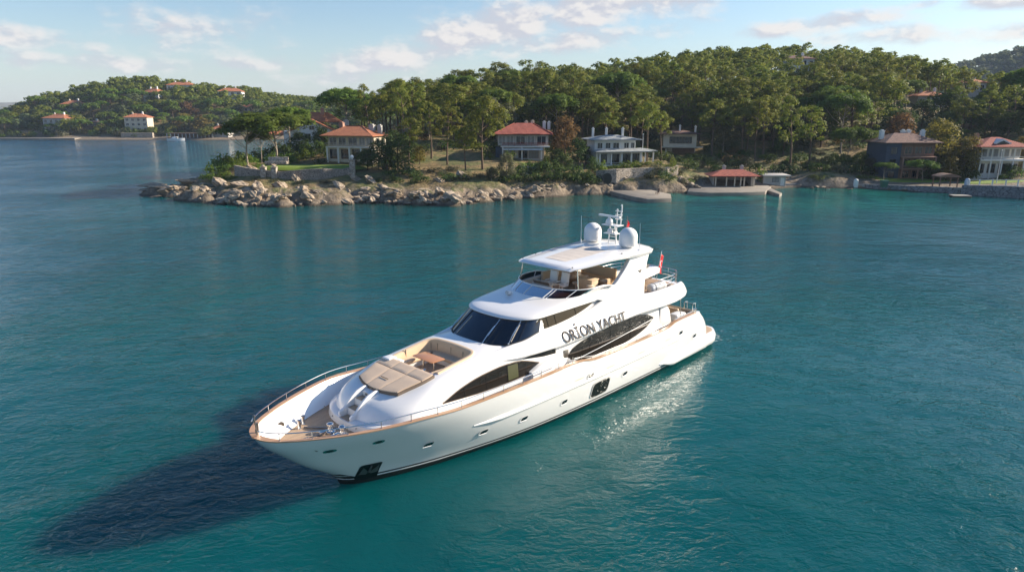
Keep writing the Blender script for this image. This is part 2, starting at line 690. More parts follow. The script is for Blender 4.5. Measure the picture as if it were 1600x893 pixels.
def strips(ring, camber, nq=6):
    for i in range(0, K):
        a, b = ring[i], ring[i + 1]
        fr = [j / nq * 2 - 1 for j in range(nq + 1)]
        ra = [(a[0], -a[1] * q, a[2] + camber * (1 - q * q) * min(1, a[1])) for q in fr]
        rb = [(b[0], -b[1] * q, b[2] + camber * (1 - q * q) * min(1, b[1])) for q in fr]
        if i == 0:
            m.add([a] + rb, [(0, j + 1, j + 2) for j in range(nq)])
        else:
            m.add(ra + rb, [(j, j + 1, nq + 2 + j, nq + 1 + j) for j in range(nq)])
    e = ring[K]
    m.add([(e[0], -e[1] * (j / nq * 2 - 1), e[2] + camber * (1 - (j / nq * 2 - 1) ** 2)) for j in range(nq + 1)], [tuple(range(nq + 1))])


strips(rings[-1], .07)
strips(rings[0], 0.0, 1)
house = m.build('coachroof', gel, yacht, smooth=45)


def rrect(s0, s1, t0, t1, r, n=6):
    pts = []
    for cx, cy, a0 in ((s1 - r, t1 - r, 0), (s0 + r, t1 - r, 90), (s0 + r, t0 + r, 180), (s1 - r, t0 + r, 270)):
        for i in range(n + 1):
            a = R(a0 + 90 * i / n)
            pts.append((cx + r * math.cos(a), cy + r * math.sin(a)))
    return pts


c = Y()
c.prism([(4.62, -1.5), (4.62, 1.5), (5.0, 1.93), (7.1, 1.95), (7.6, 1.75), (7.82, 1.3), (7.92, 0), (7.82, -1.3), (7.6, -1.75), (7.1, -1.95), (5.0, -1.93)], 4.18, 7.0)
cut(house, c)
c = Y()
c.extr([(-.6, 3.28), (.98, 3.28), (.98, 3.66), (1.44, 3.66), (1.44, 4.02), (1.92, 4.02), (1.92, 5.0), (-.6, 5.0)], 'y', -.40, .40)
cut(house, c)
m = Y()
for s0, s1, z in ((.52, .96, 3.286), (1.0, 1.42, 3.666), (1.46, 1.90, 4.026)):
    m.box(((s0 + s1) / 2, 0, z + .008), (s1 - s0, .74, .016))
m.build('step_tread', tag(teak_deck) and teak_deck, yacht, bevel=.004)
m = Y()
m.box((1.9, 0, 4.17), (.03, .26, .12))
m.build('step_light', steel_d, yacht, bevel=.006)
# moulded cheeks each side of the steps
for sg in (1, -1):
    m = Y()
    prof = [(.60, 3.30), (.50, 3.44), (.56, 3.58), (.80, 3.66), (1.05, 3.92), (1.30, 4.16), (1.62, 4.36), (2.1, 4.47), (2.3, 4.42), (2.2, 4.2), (1.5, 3.8), (1.0, 3.3)]
    m.extr([(s, z) for s, z in prof], 'y', sg * .41, sg * .56)
    m.build('step_cheek', gel, yacht, bevel=.05, segs=3, smooth=50)
m = Y()
for s, t in ((.95, 2.35), (.62, 1.05), (.62, -1.05), (.95, -2.35), (2.0, 3.08)):
    m.lathe([(.035, 0), (.035, .03)], (s - .12, t * .99, 3.14), 10)
m.build('deck_light', steel_d, yacht)

# foredeck lounge floor, sofa, table
m = Y()
m.prism([(4.66, -1.46), (4.66, 1.46), (5.02, 1.88), (7.05, 1.9), (7.75, 1.25), (7.86, 0), (7.75, -1.25), (7.05, -1.9), (5.02, -1.88)], 4.19, 4.215)
m.build('lounge_floor', teak_deck, yacht, smooth=0)


def sweep(mb, path, sect, mi=0):
    """path: (s,t) points; sect(i): list of (offset to the left, z)"""
    rr_ = []
    n = len(path)
    for i in range(n):
        a = Vector(path[max(0, i - 1)])
        b = Vector(path[min(n - 1, i + 1)])
        d = (b - a).normalized()
        nr = Vector((-d.y, d.x))
        rr_.append([(path[i][0] + nr.x * o, path[i][1] + nr.y * o, z) for o, z in sect(path[i])])
    mb.rings(rr_, True, True, True, mi)


def upath(s0, s1, w, r, bow=.0, s0b=None, n=8):
    p = [(lerp(s0, s1 - r, i / 6), w) for i in range(7)]
    for i in range(1, n + 1):
        a = math.pi / 2 * i / n
        p.append((s1 - r + r * math.sin(a), w - r + r * math.cos(a)))
    k = 7
    mid = [(s1 + bow * (1 - (2 * i / k - 1) ** 2), lerp(w - r, -(w - r), i / k)) for i in range(1, k)]
    q = [(a, -b) for a, b in p[::-1]]
    if s0b is not None:
        q = [(a, b) for a, b in q if a > s0b] + [(s0b, -w)]
    return p + mid + q


up = upath(4.95, 7.78, 1.86, .62, .08)
m = Y()
sweep(m, up, lambda p: [(-.02, 4.21), (-.02, 4.52), (-.74, 4.52), (-.70, 4.21)])
m.build('sofa_base', gel, yacht, smooth=40)
sofa = Y()
sweep(sofa, up, lambda p: [(-.12, 4.525), (-.78, 4.525), (-.82, 4.57), (-.82, 4.66), (-.77, 4.72), (-.14, 4.72)])
sofa = sofa.build('lounge_sofa', tan_lt, yacht, smooth=50)
m = Y()
sweep(m, up, lambda p: [(.02, 4.5), (.10, ztop(p[0]) + .03), (.06, ztop(p[0]) + .09), (-.06, ztop(p[0]) + .10), (-.15, ztop(p[0]) + .05), (-.20, 4.73), (-.14, 4.5)])
m.build('sofa_backrest', tan_lt, sofa, smooth=50)
m = Y()
for i in range(len(up) - 1):
    if i in (3, 10, 15, 18, 21, 26, 33):
        (a, b) = up[i]
        d = Vector((up[i + 1][0] - a, up[i + 1][1] - b)).normalized()
        m.box((a + d.y * .17, b - d.x * .17, 4.95), (.018, .06, .42), rz=math.atan2(d.y, d.x))
m.build('cushion_seam', brown, sofa, smooth=0)
tb = Y()
tb.prism(rrect(5.55, 6.45, -.95, .75, .06, 3), 5.0, 5.05)
tb = tb.build('lounge_table', wood, yacht, bevel=.012)
for t in (-.55, .35):
    m = Y()
    m.lathe([(.17, 4.216), (.16, 4.24), (.05, 4.26), (.05, 4.97), (.12, 5.0)], (6.0, t, 0), 14)
    m.build('table_leg', steel, tb)
# low white locker and steps between sunpad and lounge
m = Y()
m.box((4.55, -1.62, 4.92), (.55, .62, .30))
m.box((4.95, -1.3, 4.55), (.3, .5, .66))
m.build('locker', gel, yacht, bevel=.05, segs=3)
m = Y()
m.box((4.55, 1.72, 4.93), (.34, .34, .12), rz=.2)
m.build('drain_socket', blue_s, yacht, bevel=.03)

# sunpad: two rows of three cushions
sp = Y()


def pad_z(s):
    return lerp(4.42, 4.93, (s - 2.35) / 2.2)


def pad_w(s):
    return lerp(1.60, 2.0, sstep(2.2, 4.4, s))


def cushion(mb, s0, s1, a0, a1, front_curve):
    N = 7
    top, bot = [], []
    for i in range(N + 1):
        q = i / N
        rt, rbm = [], []
        for j in range(N + 1):
            a = lerp(a0, a1, j / N)
            sf = lerp(s0 + (front_curve * a * a), s1, q)
            e = min(i, N - i, j, N - j)
            h = .10 + (.022 if e > 0 else 0)
            rt.append((sf, a * pad_w(sf), pad_z(sf) + h))
            rbm.append((sf, a * pad_w(sf), pad_z(sf) - .04))
        top.append(rt)
        bot.append(rbm)
    per = lambda g: [g[0][j] for j in range(N + 1)] + [g[i][N] for i in range(1, N + 1)] + [g[N][j] for j in range(N - 1, -1, -1)] + [g[i][0] for i in range(N - 1, 0, -1)]
    mb.grid(top)
    mb.grid(bot)
    mb.rings([per(top), per(bot)], True)


base = Y()
cushion(base, 2.20, 4.62, -1.03, 1.03, .36)
sunpad = base.build('sunpad', brown, yacht, smooth=30)
sunpad.location.z = -.055
for (s0, s1, fc) in ((2.25, 3.85, .36), (3.90, 4.58, 0.0)):
    for k in range(3):
        m = Y()
        g = .010
        cushion(m, s0, s1, -1 + 2 * k / 3 + g, -1 + 2 * (k + 1) / 3 - g, fc)
        o = m.build('cushion', tan, sunpad, smooth=40)
        o.location.z = .055
m = Y()
m.box((3.05, -.05, pad_z(3.05) + .153), (.05, .62, .012), ry=-.22)
m.build('strap', brown, sunpad, smooth=0).location.z = .055
m = Y()
for sg in (-1,):
    m.tube([(2.7, sg * 1.95, 4.36), (2.72, sg * 1.95, 4.47), (4.0, sg * 2.28, 4.73), (4.02, sg * 2.28, 4.62)], .018, 6)
m.build('grab_rail', steel, yacht)

# ------------------------------------------------------------------ side band of the upper deck, with the name on it
zb_c = Curve1([(8.4, 4.86), (10, 4.72), (13, 4.70), (18.2, 4.84), (21, 4.92), (25.3, 4.80), (27.5, 4.93), (28.75, 5.22)])
zt_c = Curve1([(8.4, 5.25), (10.4, 5.45), (11.5, 5.68), (14, 5.78), (16.5, 6.08), (18.6, 6.52), (20.2, 6.48), (22, 6.02), (23.5, 5.86), (27.6, 5.80), (28.75, 5.42)])
tb_c = Curve1([(8.4, 2.84), (10, 3.12), (12, 3.34), (14, 3.45), (20, 3.5), (25, 3.46), (27, 3.3), (28, 2.9), (28.75, 2.1)])
tt_c = Curve1([(8.4, 2.35), (10, 2.62), (11.5, 2.80), (17, 2.86), (20, 2.92), (24, 3.0), (27, 2.88), (28, 2.55), (28.75, 1.95)])


def wing_sec(s):
    zb, zt, a, b = zb_c(s), zt_c(s), tb_c(s), tt_c(s)
    h = zt - zb
    return [(a - .10, zb - .0), (a + .02, zb + .05 * h), (a + .05, zb + .16 * h), (lerp(a, b, .22) + .05, zb + .38 * h), (lerp(a, b, .5) + .05, zb + .62 * h), (lerp(a, b, .8) + .03, zb + .86 * h), (b + .0, zt - .02), (b - .08, zt + .02), (b - .2, zt)]


def wing_t(s, z):
    q = wing_sec(s)[:7]
    return float(np.interp(z, [p[1] for p in q], [p[0] for p in q]))


m = Y()
rr = []
for i in range(71):
    s = lerp(8.4, 28.75, i / 70)
    sec = wing_sec(s)
    zf = 5.42 if s > 20 else 5.34
    zf = min(zf, zt_c(s) - .02)
    b = sec[-1][0]
    fl = min(zf, sec[-1][1] - .01)
    full = sec + [(b - .03, fl), (b * .5, fl), (0, fl), (0, max(zb_c(s) + .02, 5.0 if s < 24.6 else zb_c(s) + .06)), (sec[0][0] * .5, max(zb_c(s) + .02, 5.0 if s < 24.6 else zb_c(s) + .06)), (sec[0][0] - .3, zb_c(s) + .02)]
    rr.append([(s, t, z) for t, z in full])
m.rings(rr, True, True, True)
n0 = len(m.f)
m.mirror()
m.build('upper_deck', gel, yacht, smooth=45)
m = Y()
m.prism([(21.5, -2.75), (26.8, -2.6), (28.0, -2.1), (28.4, 0), (28.0, 2.1), (26.8, 2.6), (21.5, 2.75)], 5.421, 5.436)
m.build('boat_deck_floor', teak_deck, yacht, smooth=0)


def lens(mb, surf, lo, hi, s0, s1, n=28, k=6, off=.012, pad=0.0, mi=0, under=None):
    """patch lying on a side surface between two curves"""
    rows_ = []
    for i in range(n + 1):
        s = lerp(s0, s1, .5 - .5 * math.cos(math.pi * i / n))
        a, b = lo(s) - pad, hi(s) + pad
        if b < a:
            a = b = (a + b) / 2
        rows_.append([(s, surf(s, lerp(a, b, j / k)) + off, lerp(a, b, j / k)) for j in range(k + 1)])
    mb.grid(rows_, mi)


# letters on the band, both sides
cu = bpy.data.curves.new('lettering', 'FONT')
cu.body = 'OR\u0130ON YACHT'
cu.size = 1.0
cu.extrude = .012
cu.offset = .002
cu.space_character = 1.05
tmp = bpy.data.objects.new('lettering', cu)
col.objects.link(tmp)
dg = bpy.context.evaluated_depsgraph_get()
dg.update()
tme = bpy.data.meshes.new_from_object(tmp.evaluated_get(dg))
bpy.data.objects.remove(tmp)
lb_ = bmesh.new()      # cut the letters into low bands so that they can follow the curved side
lb_.from_mesh(tme)
for k_ in range(1, 10):
    bmesh.ops.bisect_plane(lb_, geom=lb_.verts[:] + lb_.edges[:] + lb_.faces[:], plane_co=(0, k_ * .09, 0), plane_no=(0, 1, 0))
lb_.to_mesh(tme)
lb_.free()
tv = [tuple(v.co) for v in tme.vertices]
x0, x1 = min(v[0] for v in tv), max(v[0] for v in tv)
for side in (1, -1):
    m = MB()
    vs = []
    for (x, y, z) in tv:
        f = (x - x0) / (x1 - x0)
        s = 13.25 + (f if side > 0 else 1 - f) * 6.0
        zz = 4.88 + (s - 13.25) * .012 + y * .83
        vs.append((s, -side * (wing_t(s, min(zz, zt_c(s) - .02)) + .045 + (z + .012)), zz))
    m.add(vs, [tuple(p.vertices) for p in tme.polygons])
    m.build('lettering', letter_m, yacht, smooth=0, merge=False)

# ------------------------------------------------------------------ windows in the deckhouse sides
W1lo = Curve1([(4.45, 3.80), (7, 3.66), (9.5, 3.62), (11.2, 3.66), (12.3, 3.72)])
W1hi = Curve1([(4.45, 3.81), (5.6, 4.22), (7.1, 4.52), (8.6, 4.62), (9.8, 4.55), (11, 4.22), (12.3, 3.73)])
W2lo = Curve1([(14.05, 3.72), (14.4, 3.42), (16, 3.12), (19, 3.06), (21, 3.25), (22.6, 3.6), (23.5, 4.05)])
W2hi = Curve1([(14.05, 3.76), (14.6, 4.12), (16.4, 4.46), (19, 4.62), (21.4, 4.64), (22.7, 4.44), (23.5, 4.08)])
W3lo = Curve1([(10.2, 4.58), (11.2, 4.42), (12, 4.30), (13.0, 4.22)])
W3hi = Curve1([(10.2, 4.60), (11.4, 4.64), (12.5, 4.62), (13.0, 4.50)])


def inside(surf):
    return lambda s, z: surf(s, z)


for side in (1, -1):
    for (lo, hi, a, b, nm) in ((W1lo, W1hi, 4.45, 12.3, 'side_window'), (W2lo, W2hi, 14.05, 23.5, 'saloon_window')):
        m = Y()
        lens(m, trunk_t, lo, hi, a - .08, b + .08, off=.010, pad=.045)
        m.v = [(x, side * y, z) for x, y, z in m.v]
        fr_ = m.build('window_frame' if nm == 'side_window' else 'window_surround', brown if nm == 'side_window' else gel_grey, yacht)
        m = Y()
        lens(m, trunk_t, lo, hi, a, b, off=.024)
        m.v = [(x, side * y, z) for x, y, z in m.v]
        w_ = m.build(nm, glass_in, yacht)
        m = Y()
        ds = (5.8, 7.3, 8.9, 10.4) if nm == 'side_window' else (16.2, 18.4, 20.6)
        for s in ds:
            m.tube([(s, side * (trunk_t(s, lerp(lo(s), hi(s), q)) + .03), lerp(lo(s), hi(s), q)) for q in (0, .25, .5, .75, 1)], .012, 5)
        m.build('pane_divider', trim_blk, w_)
        m = Y()
        if nm == 'side_window':
            lens(m, trunk_t, lambda s: lo(s) + .08, lambda s: hi(s) - .08, 8.95, 9.75, 6, 4, .034)
            m.v = [(x, side * y, z) for x, y, z in m.v]
            m.build('curtain', curtain, w_)
        else:
            m.tube([(s, side * (trunk_t(s, z) + .07), z) for s, z in [(lerp(14.5, 23.2, i / 20), lerp(3.36, 4.02, (i / 20) ** 1.3)) for i in range(21)]], .018, 6)
            m.build('hand_rail', steel, w_)
    m = Y()
    lens(m, trunk_t, W3lo, W3hi, 10.2, 13.0, off=.02)
    m.v = [(x, side * y, z) for x, y, z in m.v]
    m.build('slot_window', glass_in, yacht)
    # rounded bulwark fairing between the two side windows, and the side gate
    m = Y()
    fa = []
    for i in range(17):
        s = lerp(10.6, 13.6, i / 16)
        zt_ = Curve1([(10.6, 3.75), (11.6, 4.05), (12.6, 4.16), (13.3, 4.0), (13.6, 3.75)])(s)
        t0 = trunk_t(s, 3.6)
        fa.append([(s, side * (t0 - .05), zt_), (s, side * (t0 + .20), zt_ + .0), (s, side * (t0 + .34), zt_ - .08), (s, side * (t0 + .38), 3.4), (s, side * (t0 + .38), 2.9), (s, side * (t0 - .05), 2.9)])
    m.rings(fa, True, True, True)
    m.build('fairing', gel, yacht, smooth=60)
    m = Y()
    m.box((13.75, side * 3.5, 3.3), (.08, .5, .9))
    m.build('side_gate', gel, yacht, bevel=.04)
    m = Y()
    m.box((13.92, side * (trunk_t(13.9, 3.9) + .02), 3.95), (.42, .05, .5))
    m.build('control_panel', steel_d, yacht, bevel=.02)
    # wing wall beside the cockpit
    m = Y()
    m.extr([(24.3, 2.56), (25.75, 2.56), (25.85, 3.3), (25.55, 4.2), (24.9, 4.86), (24.3, 4.86)], 'y', side * 2.86, side * 3.06)
    m.build('wing_wall', gel, yacht, bevel=.04, smooth=40)
    m = Y()
    m.tube([(26.6, side * 3.35, 3.6), (26.6, side * 3.3, 4.9)], .03, 8)
    m.build('deck_pillar', steel, yacht)
    m = Y()
    for q in range(5):
        s = 24.9 + q * .02
        zz = 5.25 + q * .09
        m.box((24.85 + q * .05, side * (wing_t(24.9, zz) + .012), zz), (.95 - .12 * (4 - q) * .6, .035, .035))
    m.build('vent_louvre', steel_d, yacht)

# ------------------------------------------------------------------ wheelhouse


def nose_path(n, L, w, p=2.5, s_end=18.4, nq=18, ns=12):
    pts = []
    for i in range(nq + 1):
        th = math.pi / 2 * i / nq
        pts.append((n + L * (1 - max(0, math.cos(th)) ** (2 / p)), w * math.sin(th) ** (2 / p)))
    for i in range(1, ns + 1):
        pts.append((lerp(n + L, s_end, i / ns), w))
    return pts


def full(pts):
    return pts[:0:-1] and [(a, -b) for a, b in pts[:0:-1]] + pts


NQ2 = 18
base_p = nose_path(8.75, 3.05, 2.76)
top_p = nose_path(10.55, 1.75, 2.48)


def wh(i, q, side=1):
    a, b = base_p[i], top_p[i]
    zb_ = 5.36 + .40 * min(1, i / NQ2) ** 4
    if i > NQ2:
        zb_ = lerp(5.76, 6.4, 0) - .35
    s, t, z = lerp(a[0], b[0], q), lerp(a[1], b[1], q), lerp(zb_, 6.56, q)
    return (s, side * t, z)


m = Y()
wrows = []
for i in range(NQ2, -1, -1):
    wrows.append([wh(i, q / 5, -1) for q in range(6)])
for i in range(1, NQ2 + 1):
    wrows.append([wh(i, q / 5) for q in range(6)])
m.grid(wrows)
ws = m.build('windshield', glass, yacht, smooth=40)
m = Y()
for i, sg in ((6, 1), (6, -1), (13, 1), (13, -1)):
    pts = []
    for q in (0, .3, .6, 1):
        p = Vector(wh(i, q, sg))
        pts.append(p + Vector((-.012, sg * .006, .006)))
    m.tube(pts, .035, 6)
m.build('mullion', trim_blk, ws)
for i in (4, 11):
    m = Y()
    pts = [Vector(wh(i, q, 1 if i == 11 else -1)) + Vector((-.02, 0, .012)) for q in (.08, .4, .75)]
    m.tube(pts, .022, 5)
    m.build('reflection_strip', cream, ws)  # cream tubes stand in for pale reflections on the windshield
m = Y()
rim_path = [wh(i, 0, -1) for i in range(NQ2, 0, -1)] + [wh(i, 0) for i in range(NQ2 + 1)]
m.tube([Vector(p) + Vector((-.02, 0, .0)) for p in rim_path], .03, 6)
m.build('rubber_seal', black_rub, ws)
for (i, sg) in ((9, -1), (4, 1), (11, 1)):
    m = Y()
    b = Vector(wh(i, 0, sg)) + Vector((-.14, 0, .03))
    e = Vector(wh(i, .62, sg)) + Vector((-.10, 0, .09))
    m.tube([b, b + (e - b) * .5 + Vector((-.03, 0, .03)), e], .022, 6)
    d = (Vector(wh(i, .95, sg)) - Vector(wh(i, .3, sg)))
    m.tube([e - d * .55 + Vector((.03, 0, -.03)), e + d * .4 + Vector((.03, 0, -.03))], .016, 6)
    m.lathe([(.05, -.03), (.05, .05), (.02, .08)], tuple(b), 10)
    m.build('wiper', steel, ws)
# white sides behind the windshield
m = Y()
for sg in (1, -1):
    m.grid([[wh(i, q / 5, sg) for q in range(6)] for i in range(NQ2, len(base_p))])
m.build('wheelhouse_side', gel, yacht, smooth=40)


def wh_t(s, z):
    q = (z - 5.41) / (6.56 - 5.41)
    return lerp(2.76, 2.48, min(1, max(0, q)))


V_lo = Curve1([(11.7, 5.78), (13, 5.80), (14.6, 5.90), (16, 6.10), (17.1, 6.36)])
V_hi = Curve1([(11.7, 6.2), (12.25, 6.5), (13.4, 6.6), (14.6, 6.62), (16, 6.52), (17.1, 6.37)])
for side in (1, -1):
    m = Y()
    lens(m, wh_t, V_lo, V_hi, 11.8, 17.35, off=.012, pad=.05)
    m.v = [(x, side * y, z) for x, y, z in m.v]
    m.build('window_surround', gel_grey, yacht)
    m = Y()
    lens(m, wh_t, V_lo, V_hi, 11.7, 17.0, off=.024)
    m.v = [(x, side * y, z) for x, y, z in m.v]
    w_ = m.build('bridge_window', glass_in, yacht)
    m = Y()
    for s in (12.6, 13.3, 15.2):
        m.tube([(s + .12 * (1 - q), side * (wh_t(s, lerp(V_lo(s), V_hi(s), q)) + .03), lerp(V_lo(s), V_hi(s), q)) for q in (0, .5, 1)], .018, 5)
    m.build('pane_divider', trim_blk, w_)

# roof of the wheelhouse rising to the flybridge
m = Y()
RL = [(10.75, 1.7, 2.44, 6.50), (10.42, 1.9, 2.66, 6.47), (10.36, 1.95, 2.72, 6.51), (10.40, 1.95, 2.72, 6.57), (10.62, 2.0, 2.70, 6.66), (11.2, 2.1, 2.69, 6.76), (12.2, 2.3, 2.68, 6.87), (13.2, 2.6, 2.68, 6.96), (13.75, 2.8, 2.70, 7.0), (13.95, 2.8, 2.56, 6.99), (14.0, 2.8, 2.52, 6.44)]
rings = []
for (n, L, w, z) in RL:
    pp = full(nose_path(n, L, w, 2.5, 20.0))
    rings.append([(a, b, z + .14 * sstep(13, 18, a) * (1 if z > 6.7 else 0)) for a, b in pp])
m.rings(rings, False)
m.build('wheelhouse_roof', gel, yacht, smooth=50)
m = Y()
pp = nose_path(14.02, 2.8, 2.51, 2.5, 22.3)
m.prism(full(pp), 6.40, 6.45)
m.build('flybridge_floor', teak_deck, yacht, smooth=0)
# flybridge windscreen
m = Y()
lo_p = nose_path(13.82, 2.8, 2.64, 2.5, 18.9)
hi_p = nose_path(14.75, 2.5, 2.86, 2.5, 18.9)
za = lambda s: 6.99 + .14 * sstep(13, 18, s)
zh = lambda s: 7.42 - .25 * sstep(17.5, 19.2, s)
g = []
for (a, b), (c2, d2) in zip(full(lo_p), full(hi_p)):
    g.append([(lerp(a, c2, q), lerp(b, d2, q), lerp(za(a), zh(c2), q)) for q in (0, .33, .67, 1)])
m.grid(g)
scr = m.build('flybridge_screen', fb_glass, yacht, smooth=40)
m = Y()
m.tube([r[-1] for r in g], .035, 8)
m.build('screen_rim', gel, scr)
m = Y()
for i in (8, 15, 21, 25, 29, 35, 41, 47, 13 + 30 - 9):
    m.tube([Vector(p) + Vector((-.012, 0, .01)) for p in g[min(i, len(g) - 1)]], .022, 6)
m.build('screen_post', gel, scr)
# search light
m = Y()
m.lathe([(.09, 6.83), (.06, 6.88), (.05, 7.0)], (13.3, -1.0, 0), 12)
m.lathe([(.02, -.19), (.15, -.17), (.16, .0), (.14, .12), (.06, .18)], (13.22, -1.0, 7.12), 16, axis='X')
m.box((13.3, -1.0, 7.1), (.1, .42, .16))
sl = m.build('search_light', white_p, yacht, bevel=.01)
m = Y()
m.lathe([(.13, -.20), (.13, -.185)], (13.21, -1.0, 7.12), 16, axis='X')
m.build('lamp_lens', lens_m, sl)

# flybridge furniture
m = Y()
m.box((16.1, -.45, 6.85), (.95, 1.5, .8))
m.box((15.75, -.45, 7.22), (.55, 1.55, .22), ry=-.5)
m.box((15.35, -.3, 6.72), (.6, 2.6, .5))
m.build('helm_console', cream, yacht, bevel=.06, segs=3)
m = Y()
m.box((15.62, -.45, 7.34), (.05, 1.3, .36), ry=-.5)
m.box((16.0, .45, 7.05), (.5, .06, .5))
m.build('helm_cover', brown, yacht, bevel=.02)
m = Y()
m.lathe([(.5, 6.455), (.12, 6.47), (.08, 6.95), (.12, 6.97)], (15.3, 1.45, 0), 14, cap=True)
m.lathe([(.62, 6.975), (.64, 7.0), (.62, 7.02)], (15.3, 1.45, 0), 24)
m.build('coffee_table', wood, yacht)
for (s, t) in ((17.1, -.9), (17.15, .0)):
    m = Y()
    m.lathe([(.25, 6.451), (.06, 6.48), (.06, 6.95)], (s, t, 0), 12)
    m.box((s, t, 7.02), (.6, .6, .16))
    m.box((s + .3, t, 7.42), (.16, .6, .8), ry=.15)
    m.box((s, t + .33, 7.2), (.45, .08, .1))
    m.box((s, t - .33, 7.2), (.45, .08, .1))
    m.build('helm_seat', white_p, yacht, bevel=.05, segs=3)
# sofas of the flybridge
m = Y()
m.box((19.6, -1.85, 6.68), (3.6, .75, .45))
m.box((21.2, -.4, 6.68), (.75, 2.6, .45))
m.box((17.9, 1.95, 6.68), (1.7, .75, .42))
fs = m.build('flybridge_sofa', tan_lt, yacht, bevel=.06, segs=3)
m = Y()
m.box((19.6, -2.3, 7.05), (3.7, .2, .75))
m.box((21.6, -.4, 7.1), (.2, 3.0, .85))
m.build('sofa_backrest', tan_lt, fs, bevel=.06, segs=3)
m = Y()
m.lathe([(.35, 6.452), (.1, 6.48), (.1, 7.05)], (19.6, -.7, 0), 12)
m.prism([(19.6 + 1.05 * math.cos(a), -.7 + .62 * math.sin(a)) for a in [2 * math.pi * i / 24 for i in range(24)]], 7.05, 7.1)
m.build('dining_table', teak_cap, yacht, bevel=.01)
m = Y()
m.box((18.6, .95, 6.9), (.7, 1.2, .9))
m.box((18.6, .95, 7.37), (.8, 1.3, .06))
m.build('bar_cabinet', tan_lt, yacht, bevel=.03)
m = Y()
for (s, t) in ((18.2, .3), (18.15, 1.5), (19.9, 1.3)):
    m.lathe([(.2, 6.452), (.05, 6.47), (.05, 6.98), (.24, 7.0), (.26, 7.06), (.2, 7.1)], (s, t, 0), 14)
m.build('bar_stool', cream, yacht)

# ------------------------------------------------------------------ hardtop and arch
m = Y()


def ht_w(s):
    return Curve1([(15.35, 2.2), (16, 2.36), (19, 2.62), (22, 2.74), (23.4, 2.62), (24.3, 2.2)])(s)


def ht_z(s):
    return Curve1([(15.3, 8.70), (18, 8.80), (21, 8.92), (22.5, 8.94), (24.3, 8.84)])(s)


secs = []
for i in range(41):
    s = lerp(15.35, 24.35, i / 40)
    w = ht_w(s)
    zt_ = ht_z(s)
    e = min(1, (s - 15.35) / .35) ** .5
    r = min(1, max(0, (24.35 - s)) / .5) ** .5
    k = min(e, r)
    th = lerp(.16, .44, sstep(18, 22.5, s)) * (.35 + .65 * k)
    dz = (1 - k) * .10
    zt_ -= dz
    fr = 0.22 * max(0, 1 - (s - 15.35) / .4)   # leave the front edge bowed
    half = [(w - .08, zt_ - .07), (w + .0, zt_ - th * .35), (w - .03, zt_ - th * .75), (w - .2, zt_ - th), (w * .5, zt_ - th + .03), (0, zt_ - th + .04)]
    topc = [(0, zt_ + .10 * k), (w * .5, zt_ + .08 * k), (w - .35, zt_ + .02)]
    bow = lambda t: -.28 * (1 - (t / w) ** 2) * max(0, 1 - (s - 15.35) / 3) + .35 * (1 - (t / w) ** 2) * max(0, 1 - (24.35 - s) / 1.5)
    P = topc + half
    ring = P + [(-a, b) for a, b in P[::-1][1:-1]]
    secs.append([(s + bow(t), t, z) for t, z in ring])
m.rings(secs, True, True, True)
m.build('hardtop', gel, yacht, smooth=50)
m = Y()
for q in range(6):
    s0 = 16.35 + q * .68
    s1 = s0 + .655
    g = []
    for i in range(3):
        s = lerp(s0, s1, i / 2)
        w = ht_w(s) - .55
        g.append([(s, w * j / 6, ht_z(s) + .10 * (1 - (abs(j) / 6) ** 1.6) + .022 - .03 * (abs(j) / 6) ** 4) for j in range(-6, 7)])
    m.grid(g)
m.build('sunroof_panel', mat('pale_beige_canvas', (.64, .57, .50), .7, var=.2, vscale=3), yacht, smooth=30)
m = Y()
for s, t in ((15.6, 2.05), (15.6, -2.05), (20.4, 2.3), (17.0, -2.2)):
    m.lathe([(.04, 0), (.05, .03), (.03, .05)], (s, t, ht_z(s) + .03), 10)
m.build('deck_light', black_rub, yacht)
for sg in (1, -1):
    m = Y()
    out_ = [(21.2, 8.62), (23.55, 8.62), (23.1, 8.0), (22.75, 7.2), (22.45, 6.4), (22.3, 5.75), (20.0, 5.75), (17.2, 6.55), (18.4, 6.78), (19.5, 7.3), (20.5, 7.95), (21.0, 8.35)]
    n = len(out_)
    tl = lambda z: lerp(2.98, 2.45, (z - 5.7) / 2.9)
    a = [(s, sg * (tl(z)), z) for s, z in out_]
    b = [(s, sg * (tl(z) - .32), z) for s, z in out_]
    m.add(a + b, [tuple(range(n)), tuple(range(n, 2 * n))[::-1]] + [(i, (i + 1) % n, n + (i + 1) % n, n + i) for i in range(n)])
    arch = m.build('hardtop_arch', gel, yacht, bevel=.07, segs=3, smooth=40)
    m = Y()
    zz = 7.55
    m.extr([(21.9, 7.65), (22.3, 7.65), (22.1, 7.3)], 'y', sg * (tl(zz) + .003), sg * (tl(zz) + .02))
    m.build('arch_vent', steel_d, arch)
    m = Y()
    m.tube([(15.75, sg * 2.42, 7.3), (15.85, sg * 2.25, 8.62)], .04, 8)
    m.build('hardtop_pole', steel, yacht)

